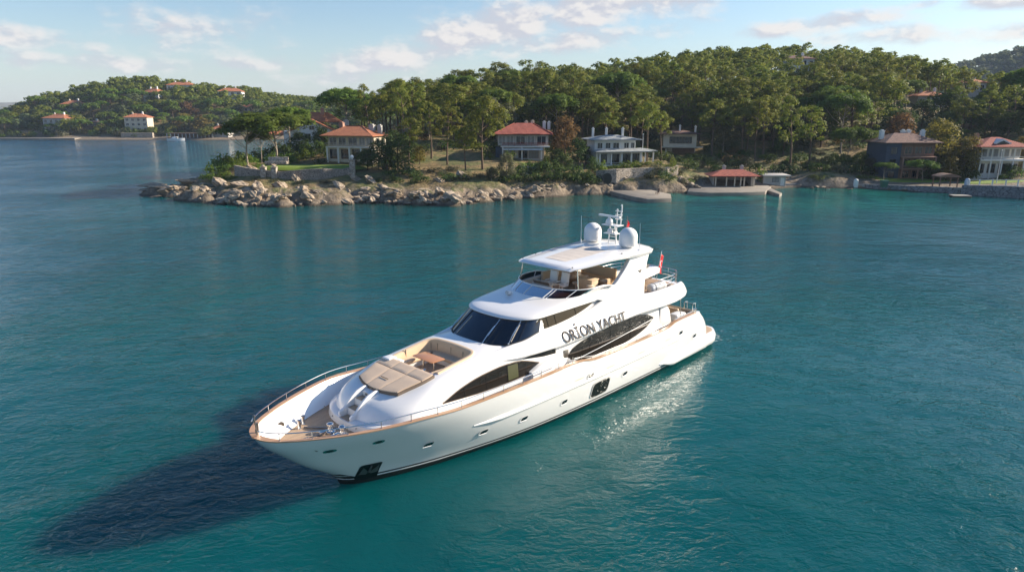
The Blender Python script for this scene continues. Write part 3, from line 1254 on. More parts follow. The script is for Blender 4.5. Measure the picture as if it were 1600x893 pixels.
# ------------------------------------------------------------------ mast, domes, whips
MS = 22.5
mast = Y()
for t in (-.32, .32):
    mast.tube([(MS, t, 8.95), (MS + .1, t * .8, 10.3)], .045, 8)
mast.tube([(MS + .55, 0, 8.95), (MS + .25, 0, 10.35)], .05, 8)
mast.box((MS - .05, 0, 9.75), (.6, 1.0, .05))
mast.box((MS, 0, 10.32), (.75, 1.35, .05))
for z in (9.2, 9.5, 10.05):
    mast.tube([(MS + .05, -.32, z), (MS + .05, .32, z)], .025, 6)
mast.tube([(MS + .35, .42, 10.3), (MS + .45, .42, 11.6)], .04, 8)
mast.tube([(MS + .36, .10, 10.3), (MS + .36, .10, 11.2)], .03, 8)
for z in (10.7, 11.0, 11.25):
    mast.box((MS + .38, .22, z), (.08, .55, .05))
mast.build('mast', gel, yacht, bevel=.008)
m = Y()
m.lathe([(.24, 10.35), (.27, 10.5), (.2, 10.7), (.1, 10.74), (.1, 10.85)], (MS - .05, -.25, 0), 16)
m.box((MS - .05, -.25, 10.92), (.16, 1.9, .13), rz=.10)
m.build('radar_scanner', white_p, yacht, bevel=.02)
m = Y()
m.lathe([(.17, 9.78), (.2, 9.85), (.2, 10.0), (.12, 10.1)], (MS - .25, .0, 0), 14)
m.box((MS - .15, .35, 9.86), (.35, .12, .12))
m.build('camera_dome', white_p, yacht)
m = Y()
for (t, z) in ((.05, 10.78), (.40, 11.06), (.08, 11.33), (.42, 11.66)):
    m.lathe([(.05, z - .06), (.065, z), (.05, z + .06), (.01, z + .08)], (MS + .4, t, 0), 10)
m.build('mast_light', white_p, yacht)
for t in (-1.5, 1.5):
    m = Y()
    m.lathe([(.36, 8.90), (.36, 9.02), (.50, 9.08), (.60, 9.16), (.62, 9.3), (.62, 9.75)] + [(.62 * math.cos(a), 9.75 + .60 * math.sin(a)) for a in [R(10 * k) for k in range(1, 9)]] + [(.03, 10.352)], (22.25, t, 0), 32)
    dome = m.build('satellite_dome', white_p, yacht, smooth=60)
    m = Y()
    for k in range(3):
        a = R(-118)
        m.box((22.25 + .622 * math.cos(a + k * .12), t - .622 * math.sin(a + k * .12) * -1, 9.62 - .02 * (k % 2)), (.05, .012, .05), rz=a + k * .12 + math.pi / 2)
    m.build('dome_mark', trim_blk, dome)
for t in (-2.42, 2.5):
    m = Y()
    m.lathe([(.05, 8.88), (.05, 9.0), (.02, 9.08)], (22.1, t, 0), 10)
    m.tube([(22.1, t, 9.0), (22.1, t, 10.75)], [.022, .012], 6)
    m.build('whip_antenna', white_p, yacht)
m = Y()
m.tube([(MS + .9, .55, 8.9), (MS + .95, .55, 10.9)], .015, 6)
hal = m.build('signal_halyard', steel_d, yacht)
m = Y()
m.grid([[(MS + .95 + .22 * j / 4 + .03 * math.sin(i * .9), .55 + .05 * math.sin(j * 1.6 + i), 10.6 - .75 * i / 8 - .15 * j / 4) for j in range(5)] for i in range(9)])
m.build('small_pennant', red_cloth, hal)

# ------------------------------------------------------------------ rails
m = Y()
RP = [-3.45, -2.33, -1.0, .4, 1.8, 3.23, 4.69, 6.17, 7.62, 9.1, 10.6, 12.1, 13.4]


def sheer_pt(s):
    u = (s + 4.06) / 32.76
    z = zsh(s)
    return hull_pt(u, z, z)[1] - .08, z


for sg in (1, -1):
    path = []
    s = -3.75 if sg < 0 else -3.98
    while s < 13.45:
        b, z = sheer_pt(s)
        path.append((s, sg * max(.05, b), z + .40 - .25 * sstep(12.2, 13.4, s) * 0))
        s += .12 if s < 0 else .5
    m.tube(path, .027, 8)
    for s in RP:
        b, z = sheer_pt(s)
        m.tube([(s, sg * b, z + .05), (s, sg * b, z + .40)], .018, 6)
        m.lathe([(.04, z + .05), (.04, z + .065)], (s, sg * b, 0), 8)
b0 = sheer_pt(-3.98)
m.tube([(-3.95, .06, b0[1] + .05), (-3.98, .06, b0[1] + .40)], .02, 6)
m.build('bow_rail', steel, yacht)
m = Y()
for sg in (1, -1):
    path = []
    s = 13.5
    while s < 24.5:
        b, z = sheer_pt(s)
        path.append((s, sg * b, zsh(max(s, 15.2)) + .26 + .30 * (1 - sstep(13.5, 15.5, s))))
        s += .4
    m.tube(path, .016, 6)
    for s in (14.2, 15.2, 16.6, 18.3, 20.1, 21.9, 23.7):
        b, z = sheer_pt(s)
        m.tube([(s, sg * b, z + .05), (s, sg * b, z + .27 + .1 * (1 - sstep(13.5, 15.5, s)))], .016, 6)
    path = [(s, sg * sheer_pt(s)[0], zsh(s) + .18) for s in [25.0 + .4 * i for i in range(9)]]
    m.tube(path, .03, 8)
    for s in (25.2, 26.6, 28.0):
        m.tube([(s, sg * sheer_pt(s)[0], zsh(s)), (s, sg * sheer_pt(s)[0], zsh(s) + .18)], .02, 6)
m.build('side_rail', steel, yacht)
# rail round the boat deck
m = Y()
bp = [(24.6, 2.72), (26.2, 2.66), (27.3, 2.45), (27.95, 2.0), (28.2, 1.2), (28.25, 0), (28.2, -1.2), (27.95, -2.0), (27.3, -2.45), (26.2, -2.66), (23.0, -2.75)]
for z in (6.0, 6.25, 6.52):
    m.tube([(a, b, z) for a, b in bp], .02, 6)
for a, b in bp:
    m.tube([(a, b, 5.6), (a, b, 6.52)], .02, 6)
m.build('boat_deck_rail', steel, yacht)
# jackstaff at the stem
m = Y()
m.tube([(-3.86, -.05, 3.99), (-3.94, -.05, 4.95)], .028, 8)
m.lathe([(.01, 4.93), (.06, 4.95), (.06, 5.0), (.01, 5.04)], (-3.94, -.05, 0), 10)
m.tube([(-3.72, -.28, 4.0), (-3.72, -.28, 4.5)], .06, 8)
m.build('jackstaff', steel_d, yacht)

# ------------------------------------------------------------------ foredeck gear
for (s, t) in ((-.30, .05), (-.06, .72)):
    m = Y()
    m.lathe([(.26, 2.94), (.26, 3.0), (.15, 3.04), (.12, 3.2), (.17, 3.27), (.17, 3.38), (.10, 3.42), (.03, 3.43)], (s, t, 0), 16)
    m.box((s - .35, t - .05, 3.02), (.45, .22, .14))
    m.build('windlass', steel, yacht, bevel=.008)
for (s, t) in ((-1.15, -1.38), (-.75, -1.72), (-1.15, 1.38), (-.75, 1.72)):
    m = Y()
    m.lathe([(.10, 2.94), (.08, 2.98), (.075, 3.3), (.12, 3.33), (.12, 3.38), (.04, 3.40)], (s, t, 0), 12)
    m.build('bollard', steel, yacht)
m = Y()
m.tube([(-.95, -1.3, 2.97), (-.1, -.25, 2.98), (.1, -.1, 2.98)], .035, 6)
m.tube([(-1.9, -.25, 2.96), (-.6, .1, 2.98)], .03, 6)
m.build('anchor_chain', steel_d, yacht)
m = Y()
m.box((-1.75, .05, 2.965), (.75, .55, .07))
m.box((-2.0, .55, 2.97), (.35, .2, .08))
m.build('deck_hatch', steel_d, yacht, bevel=.02)
m = Y()
m.box((-1.5, .95, 2.98), (.55, .5, .08))
m.build('hatch_cover', white_p, yacht, bevel=.03)
for sg in (1, -1):
    m = Y()
    s, z = -1.95, 3.30
    bi = hull_b(s, z) - .17
    m.lathe([(.17, -.03), (.17, .03), (.11, .04), (.11, -.04)], (s, sg * bi, z), 16, axis='Y', cap=False)
    m.lathe([(.11, -.02), (.11, .015)], (s, sg * bi, z), 16, axis='Y')
    m.build('fairlead', steel_d, yacht)


# ------------------------------------------------------------------ things in the topsides


def disc(mb, c, a, b, surf, side, off, skew=0.0, p=3.0, k=3, n=28, r0=0.0, mi=0):
    """rounded patch on the hull round (s,z)"""
    rws = []
    for i in range(k + 1):
        r = lerp(r0, 1, i / k)
        ring = []
        for q in range(n):
            th = 2 * math.pi * q / n
            x = a * math.copysign(abs(math.cos(th)) ** (2 / p), math.cos(th)) * r
            y = b * math.copysign(abs(math.sin(th)) ** (2 / p), math.sin(th)) * r
            s, z = c[0] + x + y * skew, c[1] + y
            ring.append((s, side * (surf(s, z) + off), z))
        rws.append(ring)
    mb.rings(rws, True, False, False, mi)


PORTS = [(3.46, 1.86), (6.83, 1.50), (9.71, 1.36), (13.06, 1.32), (19.16, 1.38), (26.0, 2.55), (28.3, 1.72), (15.26, 2.42)]
for side in (1, -1):
    for (s, z) in PORTS:
        m = Y()
        disc(m, (s, z), .34, .17, hull_b, side, .016, .35, 3.2, 2, 28, .72)
        pf = m.build('porthole_frame', gel_hull, yacht)
        m = Y()
        disc(m, (s, z), .27, .125, hull_b, side, .012, .35, 3.2)
        m.build('porthole_glass', glass, pf)
        m = Y()
        m.tube([(s - .26, side * (hull_b(s - .26, z - .15) + .02), z - .155), (s + .2, side * (hull_b(s + .2, z - .15) + .02), z - .155)], .022, 6)
        m.build('porthole_sill', gel_hull, pf)
    m = Y()
    disc(m, (16.55, 1.18), .93, .56, hull_b, side, .012, .12, 5, 2, 40, .9)
    pf = m.build('window_surround', gel_grey, yacht)
    m = Y()
    disc(m, (16.55, 1.18), .86, .50, hull_b, side, .015, .12, 5, 4, 40)
    m.build('cabin_window', glass_in, pf)
    for (s, z) in ((14.2, 2.5), (17.3, 2.42), (20.8, 2.44), (24.2, 2.48)):
        m = Y()
        disc(m, (s, z), .42, .035, hull_b, side, .014, 0, 4, 2, 20)
        m.build('vent_slot', cream, yacht)
    for (s, z) in ((-1.45, 3.0), (.55, 3.06)):
        m = Y()
        disc(m, (s, z), .27, .12, hull_b, side, .022, 0, 2.4, 2, 28, .62)
        m.build('hawse_ring', steel, yacht)
        m = Y()
        disc(m, (s, z), .17, .075, hull_b, side, .012, 0, 2.4)
        m.build('hawse_hole', pocket_black, yacht)
    m = Y()
    disc(m, (.95, .78), .52, .56, hull_b, side, .010, -.04, 9, 5, 40)
    m.build('anchor_pocket', pocket_black, yacht)  # black patch paints the dark of the recess, hull left uncut
    m = Y()
    A = lambda s, z, o: (s, side * (hull_b(s, z) + o), z)
    m.tube([A(.93, 1.2, .05), A(.95, .75, .10)], .05, 8)
    for dq in (-1, 1):
        m.grid([[A(.95 + dq * .05, .78, .09), A(.95 + dq * .10, .62, .10)], [A(.95 + dq * .36, 1.16, .05), A(.95 + dq * .42, .70, .08)]])
        m.grid([[A(.95 + dq * .10, .62, .10), A(.95 + dq * .08, .55, .02)], [A(.95 + dq * .42, .70, .08), A(.95 + dq * .42, .60, .02)]])
    m.build('anchor', mat('galvanised_steel', (.16, .17, .17), .4, metal=.6) if 'galvanised_steel' not in MATS else MATS['galvanised_steel'], yacht)
    m = Y()
    m.grid([[(lerp(stem(z) + .0, stem(z) + w_, j / 4), side * (hull_b(lerp(stem(z) + .0, stem(z) + w_, j / 4), z) + .006), z) for j in range(5)] for z, w_ in ((.36, .85), (.6, .62), (.85, .40), (1.1, .22), (1.27, .05))])
    m.build('stem_guard', black_paint, yacht)

# ------------------------------------------------------------------ cockpit aft
m = Y()
m.box((27.6, 0, 2.78), (.8, 4.6, .44))
m.box((25.6, -1.6, 2.78), (1.6, .8, .44))
cs = m.build('cockpit_sofa', tan_lt, yacht, bevel=.06, segs=3)
m = Y()
m.box((28.05, 0, 3.2), (.22, 4.7, .75))
m.build('sofa_backrest', tan_lt, cs, bevel=.06, segs=3)
m = Y()
m.box((26.4, .3, 3.2), (.9, 1.8, .06))
m.box((26.4, .3, 2.88), (.2, .5, .6))
m.build('cockpit_table', teak_cap, yacht, bevel=.01)
for sg in (1, -1):
    m = Y()
    m.box((27.2, sg * 2.75, 3.05), (1.3, .75, 1.0))
    m.build('locker', gel, yacht, bevel=.12, segs=4)
m = Y()
m.box((24.62, 0, 3.7), (.05, 3.6, 2.1))
m.build('aft_door', glass, yacht)
m = Y()
for sg in (1, -1):
    for t in (2.5, 3.2):
        m.tube([(28.6, sg * t, 3.5), (28.6, sg * t, 4.05)], .025, 6)
        m.tube([(29.1, sg * t, 3.1), (29.0, sg * t, 4.0)], .025, 6)
        m.tube([(28.6, sg * t, 4.05), (29.0, sg * t, 4.0)], .025, 6)
    m.tube([(28.6, sg * 2.5, 4.05), (28.6, sg * 3.2, 4.05)], .025, 6)
m.build('stern_rail', steel, yacht)
m = Y()
for sg in (1, -1):
    for s in (27.9, 28.2):
        m.lathe([(.07, 0), (.06, .2), (.09, .22), (.09, .26)], (s, sg * (sheer_pt(s)[0]), zsh(s) + .05), 10)
m.build('stern_cleat', steel, yacht)

# ------------------------------------------------------------------ things lying on the boat deck: each its own


def on_yacht(name, s, t, z, label, cat, rz=0.0):
    return empty(name, yw(s, t, z), Y_ROT + rz, label, cat)


raft = on_yacht('life_raft', 24.9, 2.28, 5.87, 'white ribbed life raft canister lying in a cradle at the edge of the boat deck', 'life raft', -.06)
m = MB()
prof = [(.10, -.86), (.27, -.83), (.31, -.76)]
for k in range(9):
    x = -.66 + k * .165
    prof += [(.31, x - .06), (.335, x - .03), (.335, x + .03), (.31, x + .06)]
prof += [(.31, .76), (.27, .83), (.10, .86)]
m.lathe(prof, (0, 0, 0), 24, axis='X')
m.build('canister', white_p, raft, smooth=60)
m = MB()
for x in (-.45, .42):
    m.lathe([(.345, x - .03), (.352, x), (.345, x + .03)], (0, 0, 0), 24, axis='X', cap=False)
m.build('strap', black_rub, raft)
for x in (-.5, .5):
    m = MB()
    m.box((x, 0, -.37), (.10, .62, .13))
    m.box((x, .31, -.25), (.08, .06, .3))
    m.box((x, -.31, -.25), (.08, .06, .3))
    m.build('cradle', steel, raft, bevel=.01)

tender = on_yacht('tender_boat', 26.1, .1, 5.75, 'small white tender boat with a dark seat stowed on the boat deck behind the arch', 'boat', R(8))
m = MB()
ring = []
for i in range(15):
    f = i / 14
    x = lerp(-1.75, 1.75, f)
    w = .78 * (1 - max(0, (.35 - f) / .35) ** 2.4) + .02
    k = .28 + .2 * max(0, (.4 - f) / .4) ** 2
    ring.append([(x, -w, .62 + k * .3), (x, -w * .95, .35), (x, -w * .5, .12 + k * .15), (x, 0, .05 + k * .25), (x, w * .5, .12 + k * .15), (x, w * .95, .35), (x, w, .62 + k * .3), (x, w * .72, .72 + k * .3), (x, 0, .74 + k * .3), (x, -w * .72, .72 + k * .3)])
m.rings(ring, True, True, True)
m.build('tender_hull', white_p, tender, smooth=50)
m = MB()
m.box((.55, 0, .98), (1.0, .5, .22))
m.box((.0, 0, 1.1), (.16, .5, .36), ry=-.3)
m.build('seat', black_rub, tender, bevel=.07, segs=3)
m = MB()
m.box((-.35, 0, 1.0), (.5, .55, .34), ry=.2)
m.build('console', white_p, tender, bevel=.08, segs=3)
m = MB()
m.grid([[(-.58 - .1 * i, .34 * j / 3, 1.2 + .22 * (1 - i)) for j in range(-3, 4)] for i in (0, .4, 1)])
m.build('windscreen', glass, tender)
m = MB()
m.box((0, 0, .09), (2.2, .12, .1))
m.box((-.8, 0, .15), (.12, 1.1, .28))
m.box((.9, 0, .15), (.12, 1.1, .28))
m.build('chock', steel, tender)

flag = on_yacht('ensign_flag', 27.75, .45, 5.44, 'red ensign with a white crescent and star hanging from a slanting staff at the stern', 'flag')
m = MB()
m.tube([(0, 0, 0), (.62, 0, 2.25)], .022, 8)
m.lathe([(.01, 2.22), (.04, 2.25), (.01, 2.31)], (.62, 0, 0), 8)
m.build('staff', steel, flag)


def flag_pt(a, b):
    """a down the staff 0..1, b out along the fly"""
    x = .58 - .40 * a - .06 * b + 1.15 * b * (.42 + .3 * a)
    yv = .09 * math.sin(b * 7 + a * 2.2) * (.3 + b) + .12 * b
    z = 2.12 - 1.45 * a - .42 * b * (1 - .3 * a)
    return (x, yv, z)


m = MB()
m.grid([[flag_pt(i / 12, j / 12) for j in range(13)] for i in range(13)])
fl = m.build('flag_cloth', red_cloth, flag)
sol = fl.modifiers.new('thick', 'SOLIDIFY')
sol.thickness = .006
m = MB()
for off in (.012, -.012):
    pts = []
    cr = [(math.cos(a) * .24, math.sin(a) * .24) for a in [R(40 + i * 280 / 14) for i in range(15)]]
    ci = [(.06 + math.cos(a) * .19, math.sin(a) * .19) for a in [R(48 + i * 264 / 14) for i in range(15)]]
    for q in (cr, ci):
        r_ = []
        for (u, v) in q:
            p = flag_pt(.5 - v * .8, .42 + u * .8)
            r_.append((p[0], p[1] + off, p[2]))
        pts.append(r_)
    m.grid(pts)
    st_ = []
    for i in range(10):
        a = math.pi * i / 5
        rr_ = .10 if i % 2 == 0 else .04
        p = flag_pt(.5 - rr_ * math.sin(a), .70 + rr_ * math.cos(a))
        st_.append((p[0], p[1] + off, p[2]))
    m.add(st_, [tuple(range(10))])
m.build('crescent_and_star', white_cloth, fl)

# a foam rubber buoy and hoses by the raft
coil = on_yacht('hose_coil', 26.9, 2.05, 5.44, 'coil of pale hose lying on the boat deck beside the life raft', 'hose')
m = MB()
pth = []
for i in range(70):
    a = i * .45
    pth.append(((.28 + .05 * math.sin(i * .37)) * math.cos(a), (.24 + .04 * math.cos(i * .5)) * math.sin(a), .03 + .0022 * i))
m.tube(pth, .022, 6)
o = m.build('hose', cream, coil)
# ================================================================== LAND AND WATER
CP_, SP_ = math.cos(R(14.43)), math.sin(R(14.43))


def AT(px, py, Y):
    """photo column px, row py (of 1600 x 893) at forward distance Y -> a point in the place"""
    yc = 1067 * CP_ - (py - 446.5) * SP_
    zc = -1067 * SP_ - (py - 446.5) * CP_
    k = Y / yc
    return (px - 800) * k, Y, CAM_H + zc * k


def GR(px, py, z=0.0):
    zc = -1067 * SP_ - (py - 446.5) * CP_
    k = (z - CAM_H) / zc
    return (px - 800) * k, (1067 * CP_ - (py - 446.5) * SP_) * k, z


def PX(x, y, z):
    w = y * CP_ - (z - CAM_H) * SP_
    return 800 + 1067 * x / w, 446.5 - 1067 * (y * SP_ + (z - CAM_H) * CP_) / w


class RBF:
    def __init__(s, pts, eps=6.0):
        P = np.array(pts, float)
        s.p, s.eps = P[:, :2], eps
        n = len(P)
        A = np.zeros((n + 1, n + 1))
        A[:n, :n] = s.k(s.p, s.p)
        A[:n, n] = A[n, :n] = 1
        s.w = np.linalg.solve(A + np.eye(n + 1) * 1e-9, np.append(P[:, 2], 0))

    def k(s, a, b):
        d2 = ((a[:, None, :] - b[None, :, :]) ** 2).sum(-1)
        return -np.sqrt(d2 + s.eps ** 2)

    def __call__(s, xy):
        xy = np.asarray(xy, float)
        out = np.empty(len(xy))
        for i in range(0, len(xy), 20000):
            out[i:i + 20000] = s.k(xy[i:i + 20000], s.p) @ s.w[:-1] + s.w[-1]
        return out


def vnoise(x, y, seed=0):
    """smooth value noise, arrays"""
    xi, yi = np.floor(x).astype(np.int64), np.floor(y).astype(np.int64)
    fx, fy = x - xi, y - yi
    fx, fy = fx * fx * (3 - 2 * fx), fy * fy * (3 - 2 * fy)

    def h(a, b):
        n = (a * 374761393 + b * 668265263 + seed * 1442695041) & 0x7fffffff
        n = ((n ^ (n >> 13)) * 1274126177) & 0x7fffffff
        return ((n ^ (n >> 16)) & 0xffff) / 65535.0
    return (h(xi, yi) * (1 - fx) + h(xi + 1, yi) * fx) * (1 - fy) + (h(xi, yi + 1) * (1 - fx) + h(xi + 1, yi + 1) * fx) * fy


def fbm(x, y, oct=4, seed=0):
    t, a = 0, .5
    for i in range(oct):
        t = t + a * vnoise(x * 2 ** i, y * 2 ** i, seed + i)
        a *= .5
    return t - .47


# ------------------------------------------------------------------ headland: heights read off the place, then roughened
shore_px = [(232, 305), (280, 312), (330, 317), (400, 322), (470, 322), (540, 318), (600, 317), (660, 320), (720, 320), (780, 313), (850, 308), (900, 305), (950, 304), (1000, 303), (1050, 303), (1100, 299), (1200, 296), (1250, 293), (1300, 294), (1400, 298), (1500, 302), (1560, 306)]
ctl = []
shore = [GR(a, b) for a, b in shore_px] + [(118, 146, 0), (140, 136, 0), (180, 120, 0), (240, 105, 0)]
ctl += [(x, y, 0.0) for x, y, z in shore]
ctl += [(x, y - 12, -3.5) for x, y, z in shore] + [(x, y - 40, -6) for x, y, z in shore[::2]]
back = [(-79, 156), (-76, 168), (-80, 185), (-80, 210), (-84, 240), (-92, 280), (-100, 330), (-104, 380), (-104, 430)]
ctl += [(x, y, 0.0) for x, y in back] + [(x - 14, y + 4, -4) for x, y in back] + [(-110, 150, -6), (-100, 135, -6)]
for (px, py, Y_) in [(300, 298, 152), (330, 290, 152), (350, 268, 158), (372, 258, 162), (400, 276, 149), (430, 258, 162), (500, 257, 164), (540, 260, 162), (480, 287, 146), (548, 284, 147), (440, 300, 141), (380, 300, 142), (460, 250, 175),
                     (555, 250, 168), (490, 232, 195), (620, 276, 150), (600, 298, 142), (640, 302, 141), (690, 263, 160), (745, 264, 158), (690, 290, 146), (740, 285, 148), (620, 246, 172), (700, 243, 176), (770, 290, 148), (800, 258, 165),
                     (820, 248, 176), (860, 262, 165), (880, 285, 152), (900, 258, 168), (935, 262, 162), (960, 254, 168), (1000, 254, 168), (1030, 258, 164), (960, 298, 152), (1050, 297, 153), (1060, 244, 202), (1100, 268, 170),
                     (1090, 295, 158), (1140, 291, 161), (1200, 290, 163), (1140, 264, 178), (1200, 268, 178), (1250, 270, 176), (1250, 250, 195), (1310, 262, 182), (1300, 288, 164), (1345, 288, 164), (1402, 275, 176), (1420, 285, 164), (1480, 283, 166), (1550, 284, 162), (1590, 284, 160), (1548, 272, 176)]:
    ctl.append(AT(px, py, Y_))
for (px, py, Y_, t) in [(560, 152, 225, 12), (640, 128, 235, 15), (720, 112, 255, 15), (820, 106, 275, 15), (900, 99, 288, 15), (1000, 90, 310, 15), (1100, 76, 330, 15), (1250, 70, 345, 15), (1400, 82, 335, 15), (1450, 100, 325, 15), (1530, 114, 305, 14), (1640, 116, 300, 14), (1750, 120, 300, 14)]:
    x, y, z = AT(px, py, Y_)
    ctl.append((x, y, z - t))
    ctl.append((x * 1.15, y + 70, max(3, z - t - 12)))
    ctl.append((x * 1.3, y + 150, 3))
H_RBF = RBF(ctl)


def head_h(x, y):
    x, y = np.atleast_1d(np.asarray(x, float)), np.atleast_1d(np.asarray(y, float))
    z = H_RBF(np.stack([x, y], 1))
    n1 = fbm(x * .07, y * .07, 4, 3)
    n2 = fbm(x * .30 + .04 * y, y * .42, 5, 9)
    coast = np.exp(-((z - .9) / 1.7) ** 2)
    n3 = fbm(x * .95 + .2 * y, y * 1.25, 4, 31)
    z = z + 1.5 * n3 * np.exp(-((z - 1.1) / 1.6) ** 2) * (x < 45)
    z = z + 1.3 * n1 * np.clip(z * .25, 0, 1) + 3.8 * n2 * coast * (x < 45)
    z = np.where((z > .15) & (x < 40), z + .9 * np.clip(z / .8, 0, 1) * np.exp(-(z / 3.5) ** 2), z)
    return z


def hz(x, y):
    return float(head_h(x, y)[0])


def terrain(name, hf, x0, x1, y0, y1, st, m, zmin=-2.5):
    xs, ys = np.arange(x0, x1 + st, st), np.arange(y0, y1 + st, st)
    X, Yg = np.meshgrid(xs, ys)
    Z = hf(X.ravel(), Yg.ravel())
    nx, ny = len(xs), len(ys)
    idx = np.arange(nx * ny).reshape(ny, nx)
    q = np.stack([idx[:-1, :-1], idx[:-1, 1:], idx[1:, 1:], idx[1:, :-1]], -1).reshape(-1, 4)
    keep = Z[q].max(1) > zmin
    q = q[keep]
    me = bpy.data.meshes.new(name)
    me.vertices.add(nx * ny)
    me.vertices.foreach_set('co', np.stack([X.ravel(), Yg.ravel(), Z], 1).ravel())
    me.loops.add(len(q) * 4)
    me.loops.foreach_set('vertex_index', q.ravel())
    me.polygons.add(len(q))
    me.polygons.foreach_set('loop_start', np.arange(len(q)) * 4)
    me.polygons.foreach_set('use_smooth', np.ones(len(q), bool))
    me.update()
    me.validate()
    me.materials.append(m)
    o = bpy.data.objects.new(name, me)
    col.objects.link(o)
    o['kind'] = 'structure'
    return o


def ground_mat(name, rock=True):
    m = mat(name, (.2, .15, .08), .9)
    t, b, tc = nodes_of(m)
    geo = t.new('ShaderNodeNewGeometry')
    sp = t.new('ShaderNodeSeparateXYZ')
    t.l.new(geo.outputs['Position'], sp.inputs[0])
    sn = t.new('ShaderNodeSeparateXYZ')
    t.l.new(geo.outputs['Normal'], sn.inputs[0])
    pos = geo.outputs['Position']
    n = t.noise(pos, .12, 6, .6)
    n2 = t.noise(pos, .9, 6, .65)
    grass = t.mix(t.step(n2, .35, .65), (.15, .13, .035), (.06, .085, .018))
    soil = t.mix(t.step(n2, .3, .7), (.28, .185, .075), (.11, .085, .03))
    c = t.mix(t.step(n, .42, .56), grass, soil)
    if rock:
        vs = t.new('ShaderNodeTexVoronoi', feature='DISTANCE_TO_EDGE')
        t.l.new(t.vmath('MULTIPLY', pos, (.8, .8, 1.6)), vs.inputs['Vector'])
        crack = t.step(vs.outputs[0], .0, .07)
        rk = t.mix(t.step(n2, .3, .7), (.30, .235, .165), (.13, .095, .062))
        rk = t.mix(t.math('MULTIPLY', t.math('SUBTRACT', 1.0, crack), .75), rk, (.07, .055, .04))
        steep = t.step(t.math('ADD', sn.outputs[2], t.math('MULTIPLY', t.math('SUBTRACT', n2, .5), .5)), .86, .66)
        low = t.step(t.math('ADD', sp.outputs[2], t.math('MULTIPLY', t.math('SUBTRACT', n2, .5), 4.0)), 3.2, 1.4)
        f = t.math('MAXIMUM', steep, low)
        c = t.mix(f, c, rk)
        wet = t.step(t.math('ADD', sp.outputs[2], t.math('MULTIPLY', n2, .5)), .75, .40)
        c = t.mix(t.math('MULTIPLY', wet, .8), c, (.035, .028, .018))
    t.l.new(c, b.inputs['Base Color'])
    bn = t.new('ShaderNodeBump')
    bn.inputs['Distance'].default_value = .5
    t.l.new(n2, bn.inputs['Height'])
    t.l.new(bn.outputs[0], b.inputs['Normal'])
    return m


g_mat = ground_mat('coast_ground')
terrain('headland_terrain', head_h, -112, 215, 118, 400, .95, g_mat)

# ------------------------------------------------------------------ peninsula behind the bay, far hill, distant shore
pc = []
pshore = [GR(a, b) for a, b in ((-60, 216), (0, 217), (60, 218), (100, 219), (200, 219), (300, 219), (345, 219), (420, 218), (520, 217))]
pc += [(x, y, 0) for x, y, z in pshore] + [(x, y - 18, -4) for x, y, z in pshore] + [(-470, 455, 0), (-490, 480, -4), (-480, 560, -3)]
for (px, py, Y_, t) in [(95, 203, 470, 0), (218, 208, 462, 0), (150, 203, 470, 0), (290, 205, 470, 0), (40, 205, 470, 0), (347, 208, 465, 0),
                        (0, 176, 500, 9), (30, 160, 505, 9), (60, 150, 510, 9), (100, 140, 520, 10), (150, 126, 535, 10), (200, 119, 545, 10), (260, 121, 550, 10), (310, 130, 555, 10), (380, 132, 560, 10), (440, 146, 560, 10), (510, 150, 560, 10), (600, 150, 560, 10), (700, 150, 560, 10),
                        (120, 178, 500, 0), (240, 165, 505, 0), (320, 168, 515, 0), (400, 180, 510, 0)]:
    x, y, z = AT(px, py, Y_)
    pc.append((x, y, z - t))
    if t:
        pc.append((x * 1.1, y + 90, 4))
P_RBF = RBF(pc, 12)


def pen_h(x, y):
    x, y = np.atleast_1d(np.asarray(x, float)), np.atleast_1d(np.asarray(y, float))
    z = P_RBF(np.stack([x, y], 1))
    return z + 2.0 * fbm(x * .05, y * .05, 4, 5) * np.clip(z * .3, 0, 1) + .9 * fbm(x * .25, y * .25, 3, 8) * np.exp(-((z - .8) / 1.5) ** 2)


terrain('peninsula_terrain', pen_h, -520, -40, 420, 700, 3.5, g_mat)


def far_h(x, y):
    x, y = np.asarray(x, float), np.asarray(y, float)
    return 98 * np.exp(-((x - 740) / 290) ** 2 - ((y - 900) / 200) ** 2) + 10 * fbm(x * .012, y * .012, 4, 2) - 3


far_mat = mat('far_hill_ground', (.045, .055, .022), .9, var=.6, vscale=.02, vcol=(.08, .07, .03))
terrain('far_hill', far_h, 250, 1400, 560, 1300, 18, far_mat)


def dist_h(x, y):
    x, y = np.asarray(x, float), np.asarray(y, float)
    return 85 * np.exp(-((x + 2350) / 420) ** 2 - ((y - 2600) / 300) ** 2) + 45 * np.exp(-((x + 1700) / 300) ** 2 - ((y - 2700) / 250) ** 2) + 14 * fbm(x * .004, y * .004, 4, 6) - 6


dm = mat('distant_shore_ground', (.06, .07, .03), .9, var=.9, vscale=.012, vcol=(.24, .2, .17))
terrain('distant_hills', dist_h, -3100, -900, 2200, 3100, 40, dm)

# ------------------------------------------------------------------ water


